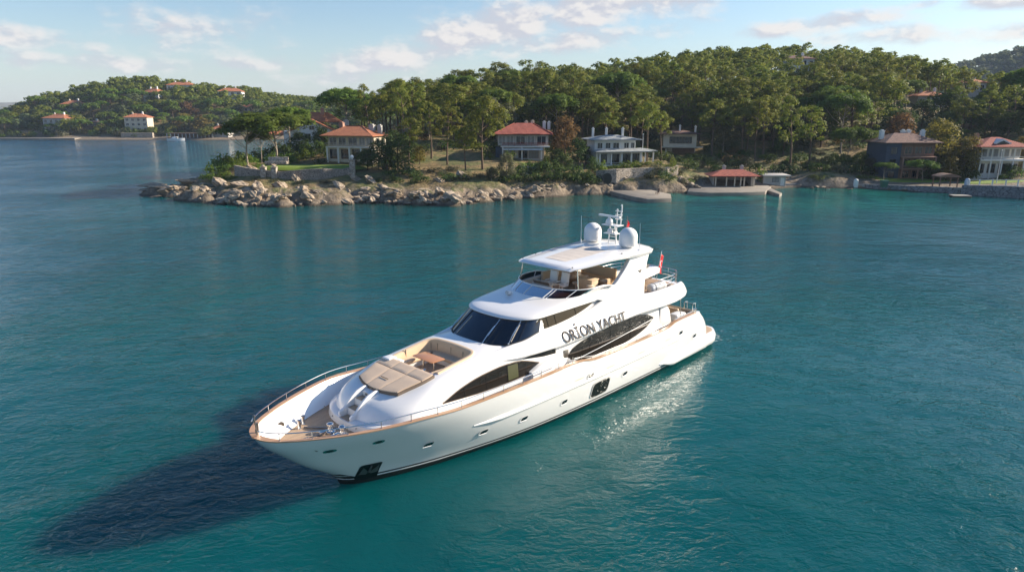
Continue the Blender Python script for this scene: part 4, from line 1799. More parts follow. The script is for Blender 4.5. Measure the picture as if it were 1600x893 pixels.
def water_mat():
    m = mat('sea_water', (.004, .07, .08), .06)
    t, b, tc = nodes_of(m)
    geo = t.new('ShaderNodeNewGeometry')
    pos = geo.outputs['Position']
    sp = t.new('ShaderNodeSeparateXYZ')
    t.l.new(pos, sp.inputs[0])
    x, y = sp.outputs[0], sp.outputs[1]
    n = t.noise(pos, .018, 3, .5)
    c = t.mix(t.step(n, .35, .65), (.0004, .062, .071), (.0004, .074, .071))
    # blue sky reflection painted into the colour to the left, green over the sandy bottom off the beach
    sky_refl = t.step(t.math('ADD', t.math('ADD', x, t.math('MULTIPLY', y, .35)), t.math('MULTIPLY', n, 30)), 10, -70)
    c = t.mix(sky_refl, c, (.0003, .060, .118))
    dx = t.math('DIVIDE', t.math('SUBTRACT', x, 62.0), 55.0)
    dy = t.math('DIVIDE', t.math('SUBTRACT', y, 152.0), 26.0)
    q = t.math('ADD', t.math('MULTIPLY', dx, dx), t.math('MULTIPLY', dy, dy))
    n3 = t.noise(t.vmath('MULTIPLY', pos, (1, .6, 1)), .07, 4, .6)
    sh = t.math('MULTIPLY', t.math('EXPONENT', t.math('MULTIPLY', q, -1.0)), t.step(n3, .38, .62))
    c = t.mix(t.math('MULTIPLY', sh, .8), c, (.010, .17, .12))
    # brown weed close under the headland
    wd = t.math('MULTIPLY', t.step(y, 128.0, 137.0), t.math('MULTIPLY', t.step(x, 30.0, 5.0), t.step(x, -75.0, -55.0)))
    c = t.mix(t.math('MULTIPLY', wd, t.math('MULTIPLY', t.step(n3, .3, .6), .7)), c, (.045, .05, .02))
    # a little foam where the stern stirs the water
    sx = t.math('SUBTRACT', x, yw(33.2, 1.6, 0).x)
    sy = t.math('SUBTRACT', y, yw(33.2, 1.6, 0).y)
    r2 = t.math('SQRT', t.math('ADD', t.math('MULTIPLY', sx, sx), t.math('MULTIPLY', t.math('MULTIPLY', sy, sy), 1.6)))
    fn = t.noise(pos, 1.5, 8, .72)
    foam_f = t.step(t.math('SUBTRACT', fn, t.math('MULTIPLY', r2, .055)), .43, .56)
    c = t.mix(t.math('MULTIPLY', foam_f, .7), c, (.55, .62, .60))
    t.l.new(c, b.inputs['Base Color'])
    b.inputs['IOR'].default_value = 1.33
    b.inputs['Specular IOR Level'].default_value = .44
    # waves: long swell, wind chop, ripples
    rot = t.new('ShaderNodeMapping')
    t.l.new(pos, rot.inputs[0])
    rot.inputs['Rotation'].default_value = (0, 0, R(-24))
    rot.inputs['Scale'].default_value = (.62, 1.0, 1.0)
    w = rot.outputs[0]
    h1 = t.noise(w, .30, 2, .5, .3)
    h2 = t.noise(w, 1.25, 3, .55, .5)
    h3 = t.noise(w, 3.6, 3, .6, .4)
    rid = t.math('SUBTRACT', 1.0, t.math('ABSOLUTE', t.math('SUBTRACT', t.math('MULTIPLY', h2, 2.0), 1.0)))
    h = t.math('ADD', t.math('ADD', t.math('MULTIPLY', h1, .34), t.math('ADD', t.math('MULTIPLY', h2, .13), t.math('MULTIPLY', rid, .10))), t.math('MULTIPLY', h3, .085))
    gust = t.math('ADD', .50, t.math('MULTIPLY', t.step(t.noise(pos, .035, 4, .6), .32, .68), .95))
    # calmer water in the lee of the hull
    lx = t.math('SUBTRACT', x, yw(17, 8, 0).x)
    ly = t.math('SUBTRACT', y, yw(17, 8, 0).y)
    cy_, sy_ = math.cos(Y_ROT), math.sin(Y_ROT)
    la = t.math('DIVIDE', t.math('ADD', t.math('MULTIPLY', lx, cy_), t.math('MULTIPLY', ly, sy_)), 17.0)
    lb = t.math('DIVIDE', t.math('SUBTRACT', t.math('MULTIPLY', ly, cy_), t.math('MULTIPLY', lx, sy_)), 11.0)
    lee = t.math('EXPONENT', t.math('MULTIPLY', t.math('ADD', t.math('MULTIPLY', la, la), t.math('MULTIPLY', lb, lb)), -1.0))
    gust = t.math('MULTIPLY', gust, t.math('SUBTRACT', 1.0, t.math('MULTIPLY', lee, .66)))
    bn = t.new('ShaderNodeBump')
    bn.inputs['Strength'].default_value = 1.0
    bn.inputs['Distance'].default_value = 1.0
    t.l.new(t.math('MULTIPLY', h, gust), bn.inputs['Height'])
    t.l.new(bn.outputs[0], b.inputs['Normal'])
    b.inputs['Roughness'].default_value = .07
    b.subsurface_method = 'BURLEY'
    b.inputs['Subsurface Weight'].default_value = 1.0
    b.inputs['Subsurface Radius'].default_value = (.4, 1.0, 1.1)
    b.inputs['Subsurface Scale'].default_value = 3.6
    return m


m = MB()
m.add([(-20000, -300, 0), (20000, -300, 0), (20000, 30000, 0), (-20000, 30000, 0)], [(0, 1, 2, 3)])
sea = m.build('sea_water', water_mat(), smooth=0)
sea['kind'] = 'structure'

# ------------------------------------------------------------------ foliage


def leaf_mat(name, a, b_, hue=.03, val=.35):
    m = bpy.data.materials.new(name)
    m.use_nodes = True
    t = NT(m.node_tree)
    b = t.n['Principled BSDF']
    b.inputs['Roughness'].default_value = .65
    b.inputs['Specular IOR Level'].default_value = .25
    tc = t.new('ShaderNodeTexCoord').outputs['Object']
    oi = t.new('ShaderNodeObjectInfo')
    n = t.noise(t.vmath('ADD', tc, oi.outputs['Location']), .55, 3, .6)
    c = t.mix(t.step(n, .32, .68), a, b_)
    hs = t.new('ShaderNodeHueSaturation')
    t.l.new(c, hs.inputs['Color'])
    t.l.new(t.math('ADD', .5 - hue / 2, t.math('MULTIPLY', oi.outputs['Random'], hue)), hs.inputs['Hue'])
    t.l.new(t.math('ADD', 1 - val / 2, t.math('MULTIPLY', oi.outputs['Random'], val)), hs.inputs['Value'])
    t.l.new(hs.outputs[0], b.inputs['Base Color'])
    tl = t.new('ShaderNodeBsdfTranslucent')
    t.l.new(hs.outputs[0], tl.inputs[0])
    mx = t.new('ShaderNodeMixShader')
    mx.inputs[0].default_value = .5
    t.l.new(b.outputs[0], mx.inputs[1])
    t.l.new(tl.outputs[0], mx.inputs[2])
    t.l.new(mx.outputs[0], t.n['Material Output'].inputs[0])
    return m


pine_leaf = leaf_mat('pine_needles', (.115, .160, .021), (.235, .23, .036))
umb_leaf = leaf_mat('umbrella_pine_needles', (.095, .160, .018), (.15, .21, .028))
broad_leaf = leaf_mat('dark_broad_leaves', (.050, .085, .018), (.085, .12, .026))
olive_leaf = leaf_mat('olive_leaves', (.10, .105, .055), (.14, .14, .075))
brown_leaf = leaf_mat('brown_leaves', (.20, .12, .045), (.15, .085, .035))
yellow_leaf = leaf_mat('yellow_green_leaves', (.15, .135, .025), (.22, .17, .035))
hedge_leaf = leaf_mat('bright_hedge_leaves', (.10, .145, .018), (.15, .19, .025))
far_leaf = leaf_mat('far_wood_leaves', (.11, .15, .065), (.16, .185, .08))
bark = mat('pine_bark', (.13, .085, .055), .9, var=.7, vscale=2, vcol=(.07, .045, .03))
bark_p = mat('pale_bark', (.30, .25, .19), .9, var=.6, vscale=2, vcol=(.17, .13, .09))


def leaves_np(clumps, per, leaf, seed, up=.45, flat=1.0):
    """arrays of leaf quads round clumps (x,y,z,r,rz)"""
    g = np.random.default_rng(seed)
    V = []
    for (cx, cy, cz, r, rz) in clumps:
        n = max(8, int(per * r * r))
        d = g.normal(size=(n, 3))
        d /= np.linalg.norm(d, axis=1)[:, None]
        d[:, 2] = np.where((d[:, 2] < -.25) & (g.random(n) < .8), -d[:, 2], d[:, 2])
        rad = r * (.62 + .42 * g.random(n))
        lump = 1 + .22 * np.sin(d[:, 0] * 5 + cx * 3) * np.sin(d[:, 1] * 5 + cy) + .12 * np.sin(d[:, 2] * 9 + cz)
        p = d * (rad * lump)[:, None] * np.array([1, 1, rz / r]) + np.array([cx, cy, cz])
        nr = d + g.normal(size=(n, 3)) * .30 + np.array([0, 0, up])
        nr /= np.linalg.norm(nr, axis=1)[:, None]
        a = np.cross(nr, g.normal(size=(n, 3)))
        a /= np.linalg.norm(a, axis=1)[:, None] + 1e-9
        b = np.cross(nr, a)
        sz = leaf * (.55 + .8 * g.random(n))[:, None]
        el = (.45 + .4 * g.random(n))[:, None]
        V.append(np.stack([p - a * sz, p - b * sz * el, p + a * sz, p + b * sz * el], 1))
    return np.concatenate(V)


def mesh_np(name, quads, mats, extra=None):
    """leaf quads (n,4,3) plus an MB of wood as second material"""
    me = bpy.data.meshes.new(name)
    v = quads.reshape(-1, 3)
    nq = len(quads)
    ev, ef = ([], []) if extra is None else (extra.v, extra.f)
    allv = np.concatenate([v, np.array(ev, float).reshape(-1, 3)]) if len(ev) else v
    me.vertices.add(len(allv))
    me.vertices.foreach_set('co', allv.ravel())
    lv = list(range(nq * 4))
    ls = [4 * i for i in range(nq)]
    pos = nq * 4
    for f in ef:
        ls.append(pos)
        lv += [i + nq * 4 for i in f]
        pos += len(f)
    me.loops.add(len(lv))
    me.loops.foreach_set('vertex_index', lv)
    me.polygons.add(len(ls))
    me.polygons.foreach_set('loop_start', ls)
    for m_ in mats:
        me.materials.append(m_)
    mi = np.zeros(len(ls), np.int32)
    mi[nq:] = 1
    me.polygons.foreach_set('material_index', mi)
    me.update()
    me.validate()
    return me


def pine_shape(seed, H=14.0, crown0=.48, spread=3.6, nc=15, umbrella=False):
    """clumps and wood of one pine, foot at the origin"""
    g = random.Random(seed)
    lean = (g.uniform(-.6, .6), g.uniform(-.6, .6))
    tr_ = MB()
    top = .86 if not umbrella else .82
    pth = [(lean[0] * f * f + .18 * math.sin(f * 5 + seed), lean[1] * f * f + .15 * math.cos(f * 4 + seed), H * top * f) for f in [i / 6 for i in range(7)]]
    tr_.tube(pth, [lerp(.27, .07, i / 6) * H / 14 for i in range(7)], 7)
    clumps = []
    for k in range(nc):
        if umbrella:
            f = (k + .5) / nc
            a = k * 2.4 + g.uniform(-.4, .4)
            rr_ = spread * math.sqrt(f)
            z = H * (.90 - .16 * f * f) + g.uniform(-.45, .35)
            r = g.uniform(1.0, 1.6) * spread / 4.2
            rz = r * .74
        else:
            f = (k + g.random()) / nc
            hf = lerp(crown0, .95, f)
            env = math.sin(math.pi * min(1, .30 + .62 * f)) ** .7
            a = k * 2.4 + g.uniform(-.6, .6)
            rr_ = spread * env * g.uniform(.45, 1.0) * (1 if f < .9 else .4)
            z = H * hf
            r = g.uniform(.9, 1.6) * spread / 4.2
            rz = r * g.uniform(.5, .72)
        q = min(6, z / (H * top) * 6)
        i = int(min(5, q))
        bx, by = lerp(pth[i][0], pth[i + 1][0], q - i), lerp(pth[i][1], pth[i + 1][1], q - i)
        x, y = bx + rr_ * math.cos(a), by + rr_ * math.sin(a)
        clumps.append((x, y, z, r, rz))
        if k % 2 == 0:
            zb = max(H * .3, z - rr_ * (.55 if not umbrella else .9))
            i = int(min(5, zb / (H * top) * 6))
            j = min(6, i + 1)
            w_ = zb / (H * top) * 6 - i
            p0 = (lerp(pth[i][0], pth[j][0], w_), lerp(pth[i][1], pth[j][1], w_), min(zb, H * top))
            tr_.tube([p0, ((p0[0] + x) / 2, (p0[1] + y) / 2, lerp(p0[2], z, .4)), (x, y, z)], [.085 * H / 14, .06 * H / 14, .03], 5)
    return clumps, tr_


def wood_obj(name, mb, m_, parent):
    return mb.build(name, m_, parent, smooth=60, merge=False)


def make_tree(name, clumps, wood, per, leaf, lm, bm_, seed, one=False, up=.45):
    """thing: Empty > trunk, crown; or (small in the picture) one mesh"""
    q = leaves_np(clumps, per, leaf, seed, up)
    if one:
        o = bpy.data.objects.new(name, mesh_np(name, q, [lm, bm_], wood))
        col.objects.link(o)
        return o
    e = empty(name)
    c_ = bpy.data.objects.new('crown', mesh_np('crown', q, [lm]))
    col.objects.link(c_)
    c_.parent = e
    wood_obj('trunk', wood, bm_, e)
    return e


def ball_shape(seed, H=8.0, spread=3.2, nc=18, z0=.18, trunk=True):
    g = random.Random(seed)
    tr_ = MB()
    if trunk:
        tr_.tube([(0, 0, -.3), (.1, .05, H * .3), (.0, .1, H * .7)], [.22 * H / 8, .17 * H / 8, .05], 6)
    cl = []
    for k in range(nc):
        f = (k + .5) / nc
        z = H * lerp(z0, .88, f)
        env = math.sqrt(max(.05, 1 - ((f - .42) / .62) ** 2))
        a = k * 2.4 + g.uniform(-.5, .5)
        rr_ = spread * env * g.uniform(.45, .85)
        r = spread * g.uniform(.34, .48)
        cl.append((rr_ * math.cos(a), rr_ * math.sin(a), z, r, r * .85))
        if trunk and k % 3 == 0:
            tr_.tube([(0, 0, max(H * .2, z - rr_)), (rr_ * math.cos(a), rr_ * math.sin(a), z)], [.07, .03], 5)
    return cl, tr_


used = {}


def place(proto, x, y, z, h_scale, rz=None, sx=None, label=None, group=None):
    """first use moves the tree that was built, later ones copy it"""
    s = h_scale
    w_ = s if sx is None else sx
    rz = rng.uniform(0, 6.28) if rz is None else rz
    if not used.get(proto):
        used[proto] = True
        proto.location = (x, y, z)
        proto.rotation_euler = (0, 0, rz)
        proto.scale = (w_, w_, s)
        if label:
            proto['label'] = label
        if group:
            proto['group'] = group
        return proto
    return copy_thing(proto, (x, y, z), rz, (w_, w_, s), label, group)
# ================================================================== HOUSES AND WALLS
def tile_mat(name, a, b_):
    m = mat(name, a, .8)
    t, b, tc = nodes_of(m)
    n = t.noise(tc, 1.1, 5, .65)
    n2 = t.noise(t.vmath('MULTIPLY', tc, (3.2, 3.2, 6)), 1.0, 2, .5)
    c = t.mix(t.step(t.math('ADD', t.math('MULTIPLY', n, .6), t.math('MULTIPLY', n2, .4)), .35, .62), a, b_)
    t.l.new(c, b.inputs['Base Color'])
    wv = t.new('ShaderNodeTexWave', wave_type='BANDS', bands_direction='X')
    t.l.new(tc, wv.inputs['Vector'])
    wv.inputs['Scale'].default_value = 1.1
    wv2 = t.new('ShaderNodeTexWave', wave_type='BANDS', bands_direction='Y')
    t.l.new(tc, wv2.inputs['Vector'])
    wv2.inputs['Scale'].default_value = .9
    bn = t.new('ShaderNodeBump')
    bn.inputs['Distance'].default_value = .12
    t.l.new(t.math('ADD', wv.outputs[1], t.math('MULTIPLY', wv2.outputs[1], .4)), bn.inputs['Height'])
    t.l.new(bn.outputs[0], b.inputs['Normal'])
    return m


tile_or = tile_mat('orange_roof_tiles', (.50, .19, .085), (.36, .12, .055))
tile_rd = tile_mat('red_roof_tiles', (.40, .10, .06), (.27, .06, .04))
tile_br = tile_mat('brown_roof_tiles', (.22, .12, .09), (.13, .075, .06))
slate = tile_mat('pale_grey_roof', (.38, .40, .40), (.27, .29, .29))
w_white = mat('white_render', (.72, .70, .66), .8, var=.25, vscale=.8)
w_cream = mat('cream_render', (.58, .50, .38), .8, var=.25, vscale=.8)
w_grey = mat('grey_render', (.42, .40, .37), .8, var=.3, vscale=.8)
w_blue = mat('blue_render', (.05, .068, .10), .8, var=.3, vscale=.8)
w_brown = mat('brown_cladding', (.19, .115, .08), .8, var=.4, vscale=1)
w_pink = mat('terracotta_render', (.36, .20, .14), .8, var=.3, vscale=1)
pane_m = mat('window_pane', (.012, .016, .02), .05, spec=.7)
pane_l = mat('curtained_pane', (.22, .23, .23), .15, var=.5, vscale=2)
red_rail = mat('red_balcony_rail', (.28, .06, .04), .6)
concrete = mat('concrete_quay', (.27, .235, .19), .85, var=.7, vscale=.6, vcol=(.17, .145, .115), bump=.02, bscale=3)


def stone_mat(name, a, b_, sc=2.2):
    m = mat(name, a, .9)
    t, b, tc = nodes_of(m)
    v = t.new('ShaderNodeTexVoronoi', feature='DISTANCE_TO_EDGE')
    t.l.new(t.vmath('MULTIPLY', tc, (1, 1, 1.6)), v.inputs['Vector'])
    v.inputs['Scale'].default_value = sc
    n = t.noise(tc, sc * .9, 5, .65)
    c = t.mix(t.step(n, .35, .65), a, b_)
    j = t.step(v.outputs[0], .0, .09)
    t.l.new(t.mix(j, tuple(x * .35 for x in b_), c), b.inputs['Base Color'])
    bn = t.new('ShaderNodeBump')
    bn.inputs['Distance'].default_value = .08
    t.l.new(t.math('ADD', j, n), bn.inputs['Height'])
    t.l.new(bn.outputs[0], b.inputs['Normal'])
    return m


stone = stone_mat('grey_stone_wall', (.38, .33, .28), (.26, .22, .18))
stone_p = stone_mat('pale_stone_wall', (.50, .43, .35), (.36, .30, .24), 1.4)
stone_b = stone_mat('blue_grey_seawall', (.24, .25, .26), (.15, .16, .17), 1.2)


def hip(mb, w, d, h, z, over=.6, ridge=.5, th=.16, cx=0, cy=0, mi=0):
    W_, D_ = w / 2 + over, d / 2 + over
    r = max(0.05, W_ - D_ * (1.0 if ridge is None else 2 * ridge))
    if W_ >= D_:
        rid = [(-r, 0), (r, 0)]
    else:
        r = max(.05, D_ - W_)
        rid = [(0, -r), (0, r)]
    lo = [(-W_, -D_), (W_, -D_), (W_, D_), (-W_, D_)]
    v = [(cx + x, cy + y, z) for x, y in lo] + [(cx + x, cy + y, z + th) for x, y in lo] + [(cx + x, cy + y, z + th + h) for x, y in rid]
    if W_ >= D_:
        f = [(4, 5, 9, 8), (5, 6, 9), (6, 7, 8, 9), (7, 4, 8)]
    else:
        f = [(4, 5, 8), (5, 6, 9, 8), (6, 7, 9), (7, 4, 8, 9)]
    f += [(0, 3, 2, 1), (0, 1, 5, 4), (1, 2, 6, 5), (2, 3, 7, 6), (3, 0, 4, 7)]
    mb.add(v, f, mi)


HOUSES = []


def window(root, x, y, z, w, h, fm, pm, ax='x', bars=1, depth=.10):
    """frame (part) and pane (sub-part) on a wall facing -y (ax x) or +-x (ax y)"""
    m = MB()
    t = .07
    def B(c, d):
        if ax == 'x':
            m.box(c, d)
        else:
            m.box((x + (c[1] - y), y + (c[0] - x), c[2]), (d[1], d[0], d[2]))
    B((x - w / 2, y, z), (t, depth, h + t))
    B((x + w / 2, y, z), (t, depth, h + t))
    B((x, y, z + h / 2), (w - t, depth, t))
    B((x, y, z - h / 2), (w - t, depth, t))
    for k in range(bars):
        B((x - w / 2 + w * (k + 1) / (bars + 1), y, z), (t * .8, depth * .9, h - t))
    f = m.build('window', fm, root, smooth=0)
    p = MB()
    if ax == 'x':
        p.box((x, y, z), (w - t, depth * .4, h - t))
    else:
        p.box((x, y, z), (depth * .4, w - t, h - t))
    p.build('pane', pm, f, smooth=0)
    return f


def chimney(parent, x, y, z0, z1, m_, w=.8):
    m = MB()
    m.box((x, y, (z0 + z1) / 2), (w, w, z1 - z0))
    m.box((x, y, z1 + .06), (w + .2, w + .2, .12))
    m.box((x, y, z1 + .25), (w * .6, w * .6, .26))
    return m.build('chimney', m_, parent, bevel=.02)


def house(name, label, px, py, Y_, rz=0.0, clear=9):
    x, y, z = AT(px, py, Y_)
    HOUSES.append((x, y, clear))
    return empty(name, (x, y, z), rz, label, 'house')


# villa on the point: orange hipped roof, balcony over an open porch
v = house('villa', 'villa with an orange hipped roof and balcony above the stone terrace wall', 557, 250, 168, R(-14), 12)
v.scale = (.92, .92, .92)
m = MB()
m.box((0, .9, 1.3), (13.0, 7.2, 6.0 - 3.4 + 2.0))
m.box((0, .9, 4.95), (13.0, 7.2, 2.7))
m.build('wall', w_cream, v, smooth=0)
m = MB()
m.box((0, -3.2, 3.5), (13.2, 1.5, .26))
for x in (-6.3, -3.2, 0, 3.2, 6.3):
    m.box((x, -3.7, 1.2), (.38, .38, 4.3))
m.build('porch', w_white, v, bevel=.02)
m = MB()
for x in [-6.4 + .32 * i for i in range(41)]:
    m.box((x, -3.85, 4.05), (.05, .05, .8))
m.box((0, -3.85, 4.5), (13.1, .08, .07))
m.box((0, -3.85, 3.68), (13.1, .06, .05))
m.build('balcony_rail', steel_d, v, smooth=0)
for x, w_ in ((-5, 2.0), (-2.4, 2.0), (.6, 2.4), (3.2, 1.6), (5.2, 1.6)):
    window(v, x, -2.72, 4.95, w_, 1.9, w_white, pane_m if x < 3 else pane_l)
for x in (-4.8, -1.6, 1.6, 4.8):
    window(v, x, -2.72, 1.7, 2.5, 2.4, w_brown, pane_m, bars=2)
window(v, 6.52, -.5, 4.95, 1.5, 1.6, w_white, pane_l, 'y')
m = MB()
hip(m, 13.2, 9.0, 2.3, 6.3, .8)
rf = m.build('roof', tile_or, v, smooth=0)
m = MB()
for a, b in (((-6.4 - .9 + .8, -4.9, 6.5), (-2.2, 0, 8.75)), ((6.9, -4.9, 6.5), (2.2, 0, 8.75))):
    m.tube([a, b], .13, 6)
m.tube([(-2.2, 0, 8.76), (2.2, 0, 8.76)], .13, 6)
m.build('roof_ridge', tile_or, rf)
chimney(rf, 4.6, .6, 6.8, 8.9, w_grey, 1.3)
chimney(rf, 6.4, 1.4, 6.6, 8.8, w_grey, 1.0)
chimney(rf, -5.0, 2.6, 6.4, 9.4, w_pink, 1.1)

# gabled house behind it
v = house('gabled_house', 'pale gabled house with crossed orange roofs standing behind the villa on the point', 492, 231, 196, R(10), 12)
m = MB()
m.box((0, 0, 1.6), (15, 9, 6.4))
m.extr([(-5.5, 4.8), (5.5, 4.8), (0, 7.6)], 'y', -4.48, 4.0)
m.build('wall', w_white, v, smooth=0)
m = MB()
for sg in (1, -1):
    m.add([(0, -5.2, 7.95), (sg * 6.6, -5.2, 4.6), (sg * 6.6, 3, 4.6), (0, 3, 7.95), (0, -5.2, 7.70), (sg * 6.6, -5.2, 4.35), (sg * 6.6, 3, 4.35), (0, 3, 7.70)], [(0, 1, 2, 3), (4, 7, 6, 5), (0, 4, 5, 1), (1, 5, 6, 2), (2, 6, 7, 3), (3, 7, 4, 0)])
hip(m, 11, 6, 2.6, 7.0, .5, cx=1.5, cy=3)
hip(m, 6, 6, 1.6, 3.6, .4, cx=-9.5, cy=0)
rf = m.build('roof', tile_or, v, smooth=0)
chimney(rf, -4.5, .5, 6.2, 8.6, w_pink, 1.2)
chimney(rf, 2.5, 2.6, 8.6, 10.6, w_pink, 1.0)
chimney(rf, 9.0, 0, 4.0, 7.4, w_grey, 1.4)
for x in (-4.2, -1.2, 3.6):
    window(v, x, -4.53, 3.2, 1.5, 1.7, w_grey, pane_m)
window(v, 0, -4.53, 5.6, 1.3, 1.0, w_grey, pane_m)

# red roofed house in the middle
v = house('red_roof_house', 'house with a red hipped roof and long red balcony beside the brown tree', 818, 248, 178, R(-3), 10)
m = MB()
m.box((0, 0, 1.2), (10.5, 8.5, 4.6))
m.box((0, 0, 4.85), (12.6, 8.8, 2.66))
m.build('wall', w_grey, v, smooth=0)
m = MB()
m.box((.6, -4.95, 3.32), (12.2, 1.2, .30))
for x in (-5.0, -.2, 4.6):
    m.box((x, -5.3, 1.4), (.34, .34, 3.6))
m.build('balcony', w_white, v, bevel=.02)
m = MB()
for k in range(3):
    m.box((.8, -5.48, 3.75 + k * .26), (11.6, .06, .08))
for x in [-5 + 1.45 * i for i in range(9)]:
    m.box((x, -5.48, 3.95), (.07, .05, .95))
m.build('balcony_rail', red_rail, v, smooth=0)
m = MB()
m.add([(-4.8, -4.3, 3.12), (5, -4.3, 3.12), (5, -6.1, 2.55), (-4.8, -6.1, 2.55), (-4.8, -4.3, 3.06), (5, -4.3, 3.06), (5, -6.1, 2.49), (-4.8, -6.1, 2.49)], [(0, 3, 2, 1), (4, 5, 6, 7), (0, 1, 5, 4), (1, 2, 6, 5), (2, 3, 7, 6), (3, 0, 4, 7)])
m.build('awning', w_white, v, smooth=0)
for x, w_, p in ((-5.2, 1.6, pane_l), (-3.2, 1.6, pane_l), (-.6, 2.2, pane_m), (2.0, 1.7, pane_l), (4.6, 2.2, pane_m)):
    window(v, x, -4.45, 4.9, w_, 1.9, w_white, p)
for x, w_, p in ((-3.4, 2.8, pane_l), (0, 2.2, pane_m), (2.7, 2.4, pane_l)):
    window(v, x, -4.30, 1.4, w_, 1.8, w_brown, p, bars=2)
m = MB()
m.box((-5.9, -3.2, 1.1), (1.9, 2.6, 4.2))
m.build('side_wing', w_blue, v, smooth=0)
m = MB()
hip(m, 12.6, 8.8, 2.6, 6.2, 1.2)
rf = m.build('roof', tile_rd, v, smooth=0)
m = MB()
hip(m, 6, 5, 1.2, 6.3, .3, cx=1.0, cy=-3.2)
m.tube([(-7.4, -5.5, 6.4), (-2.4, 0, 8.9)], .14, 6)
m.tube([(7.4, -5.5, 6.4), (2.4, 0, 8.9)], .14, 6)
m.build('roof_ridge', tile_rd, rf, smooth=0)
for x, h in ((.6, 9.2), (2.2, 9.3), (5.2, 9.1), (6.4, 9.0)):
    chimney(rf, x, 1.6, 7.3, h, w_white if x > 4 else w_cream, .8)

# white house on the cliff
v = house('cliff_house', 'pale two tier house with grey hipped roofs on the cliff above the pier', 962, 253, 170, R(10), 10)
m = MB()
m.box((-.5, 0, .6), (11.5, 8, 4.4))
m.box((-1.2, .6, 4.1), (10.2, 6.8, 2.6))
m.build('wall', w_white, v, smooth=0)
m = MB()
hip(m, 10.2, 7.2, .95, 5.4, 1.2)
m.v = [(x - 1.2, y + .4, z) for x, y, z in m.v]
rf = m.build('roof', slate, v, smooth=0)
m = MB()
hip(m, 12.6, 3.2, .55, 2.75, .5, cx=-.2, cy=-4.6)
hip(m, 4.0, 7.0, .45, 2.75, .4, cx=6.6, cy=-.6)
m.build('porch_roof', slate, v, smooth=0)
m = MB()
for x in (-5.8, -3.0, -.4, 2.0, 4.3, 6.2, 8.2):
    m.box((x, -5.6 if x < 6 else -3.6, .9), (.32, .32, 3.6))
m.box((2.0, -6.0, -.35), (14.5, 1.2, .3))
m.build('porch_post', w_white, v, bevel=.02)
for x, w_ in ((-5.0, 1.2), (-3.0, 1.2), (-1.0, 1.5), (1.6, 1.2), (3.2, .9)):
    window(v, x, -2.86, 4.1, w_, 1.3, w_white, pane_m)
for x, w_ in ((-4.6, 2.0), (-1.6, 2.2), (1.2, 2.0), (3.6, 1.8)):
    window(v, x, -4.06, 1.2, w_, 2.0, w_blue, pane_m)
for x in (-5.4, -2.0, 2.2):
    chimney(rf, x, 2.0, 5.8, 7.9, w_white, .5)

# house in the trees behind
v = house('forest_house', 'cream house with a wide dark picture window half hidden among the pines above the hedges', 1058, 243, 208, R(-4), 9)
m = MB()
m.box((0, 0, 4.6), (9.6, 7, 3.6))
m.box((1, 1.4, 1.2), (8, 5, 4.4))
m.build('wall', w_cream, v, smooth=0)
m = MB()
m.box((.6, -4.0, 2.7), (12, 1.6, .3))
m.box((-3.9, -3.6, .8), (.5, .5, 3.6))
m.build('balcony', w_cream, v, bevel=.02)
window(v, .2, -3.55, 4.7, 6.4, 1.9, w_brown, pane_m, bars=6)
m = MB()
m.box((1.5, -1.2, 1.0), (6.5, .14, 2.6))
m.build('garage_door', w_brown, v, smooth=0)
m = MB()
hip(m, 9.6, 7, .95, 6.4, 1.3)
rf = m.build('roof', tile_br, v, smooth=0)
chimney(rf, .2, -1, 6.9, 8.7, w_white, .5)
chimney(rf, 5.0, .4, 6.7, 8.4, w_white, .5)

# open pavilion on the quay
v = house('pavilion', 'low open pavilion with a red tiled roof on posts standing on the stone quay', 1143, 289, 163, R(-2), 8)
v['category'] = 'pavilion'
m = MB()
hip(m, 10.2, 5.2, 1.25, 2.25, .7)
m.build('roof', tile_rd, v, smooth=0)
m = MB()
for x in (-4.4, -1.9, 0, 1.4, 2.2, 4.3):
    m.box((x, -2.4, 1.05), (.28, .28, 2.7))
m.build('post', w_cream, v, bevel=.02)
m = MB()
m.box((0, 2.4, 1.05), (9.6, .3, 2.7))
m.box((4.4, .2, 1.05), (.9, 4.2, 2.7))
m.box((-4.7, .4, 1.05), (.3, 4.0, 2.7))
m.build('back_wall', w_grey, v, smooth=0)
m = MB()
m.box((-.6, .4, .45), (2.6, 1.0, .1))
for x in (-1.6, .4):
    m.box((x, .4, .05), (.12, .8, .8))
m.build('bench_table', w_brown, v, bevel=.02)
for x in (-1.6, 2.6):
    chimney(v, x, 1.8, 2.6, 4.2, w_grey, .7)

v = house('shed', 'small grey shed with a flat roof beside the pavilion behind the little beach', 1205, 289, 166, R(3), 6)
v['category'] = 'shed'
m = MB()
m.box((0, 0, 1.0), (5.4, 3.4, 2.8))
m.build('wall', w_grey, v, smooth=0)
m = MB()
m.box((.3, -.3, 2.5), (6.6, 4.6, .2), rx=.03)
m.build('roof', w_grey, v, bevel=.02)
window(v, .2, -1.76, 1.4, 1.5, 1.0, w_blue, pane_l)
m = MB()
m.box((1.9, -1.72, .95), (.9, .06, 1.9))
m.build('door', w_white, v, smooth=0)

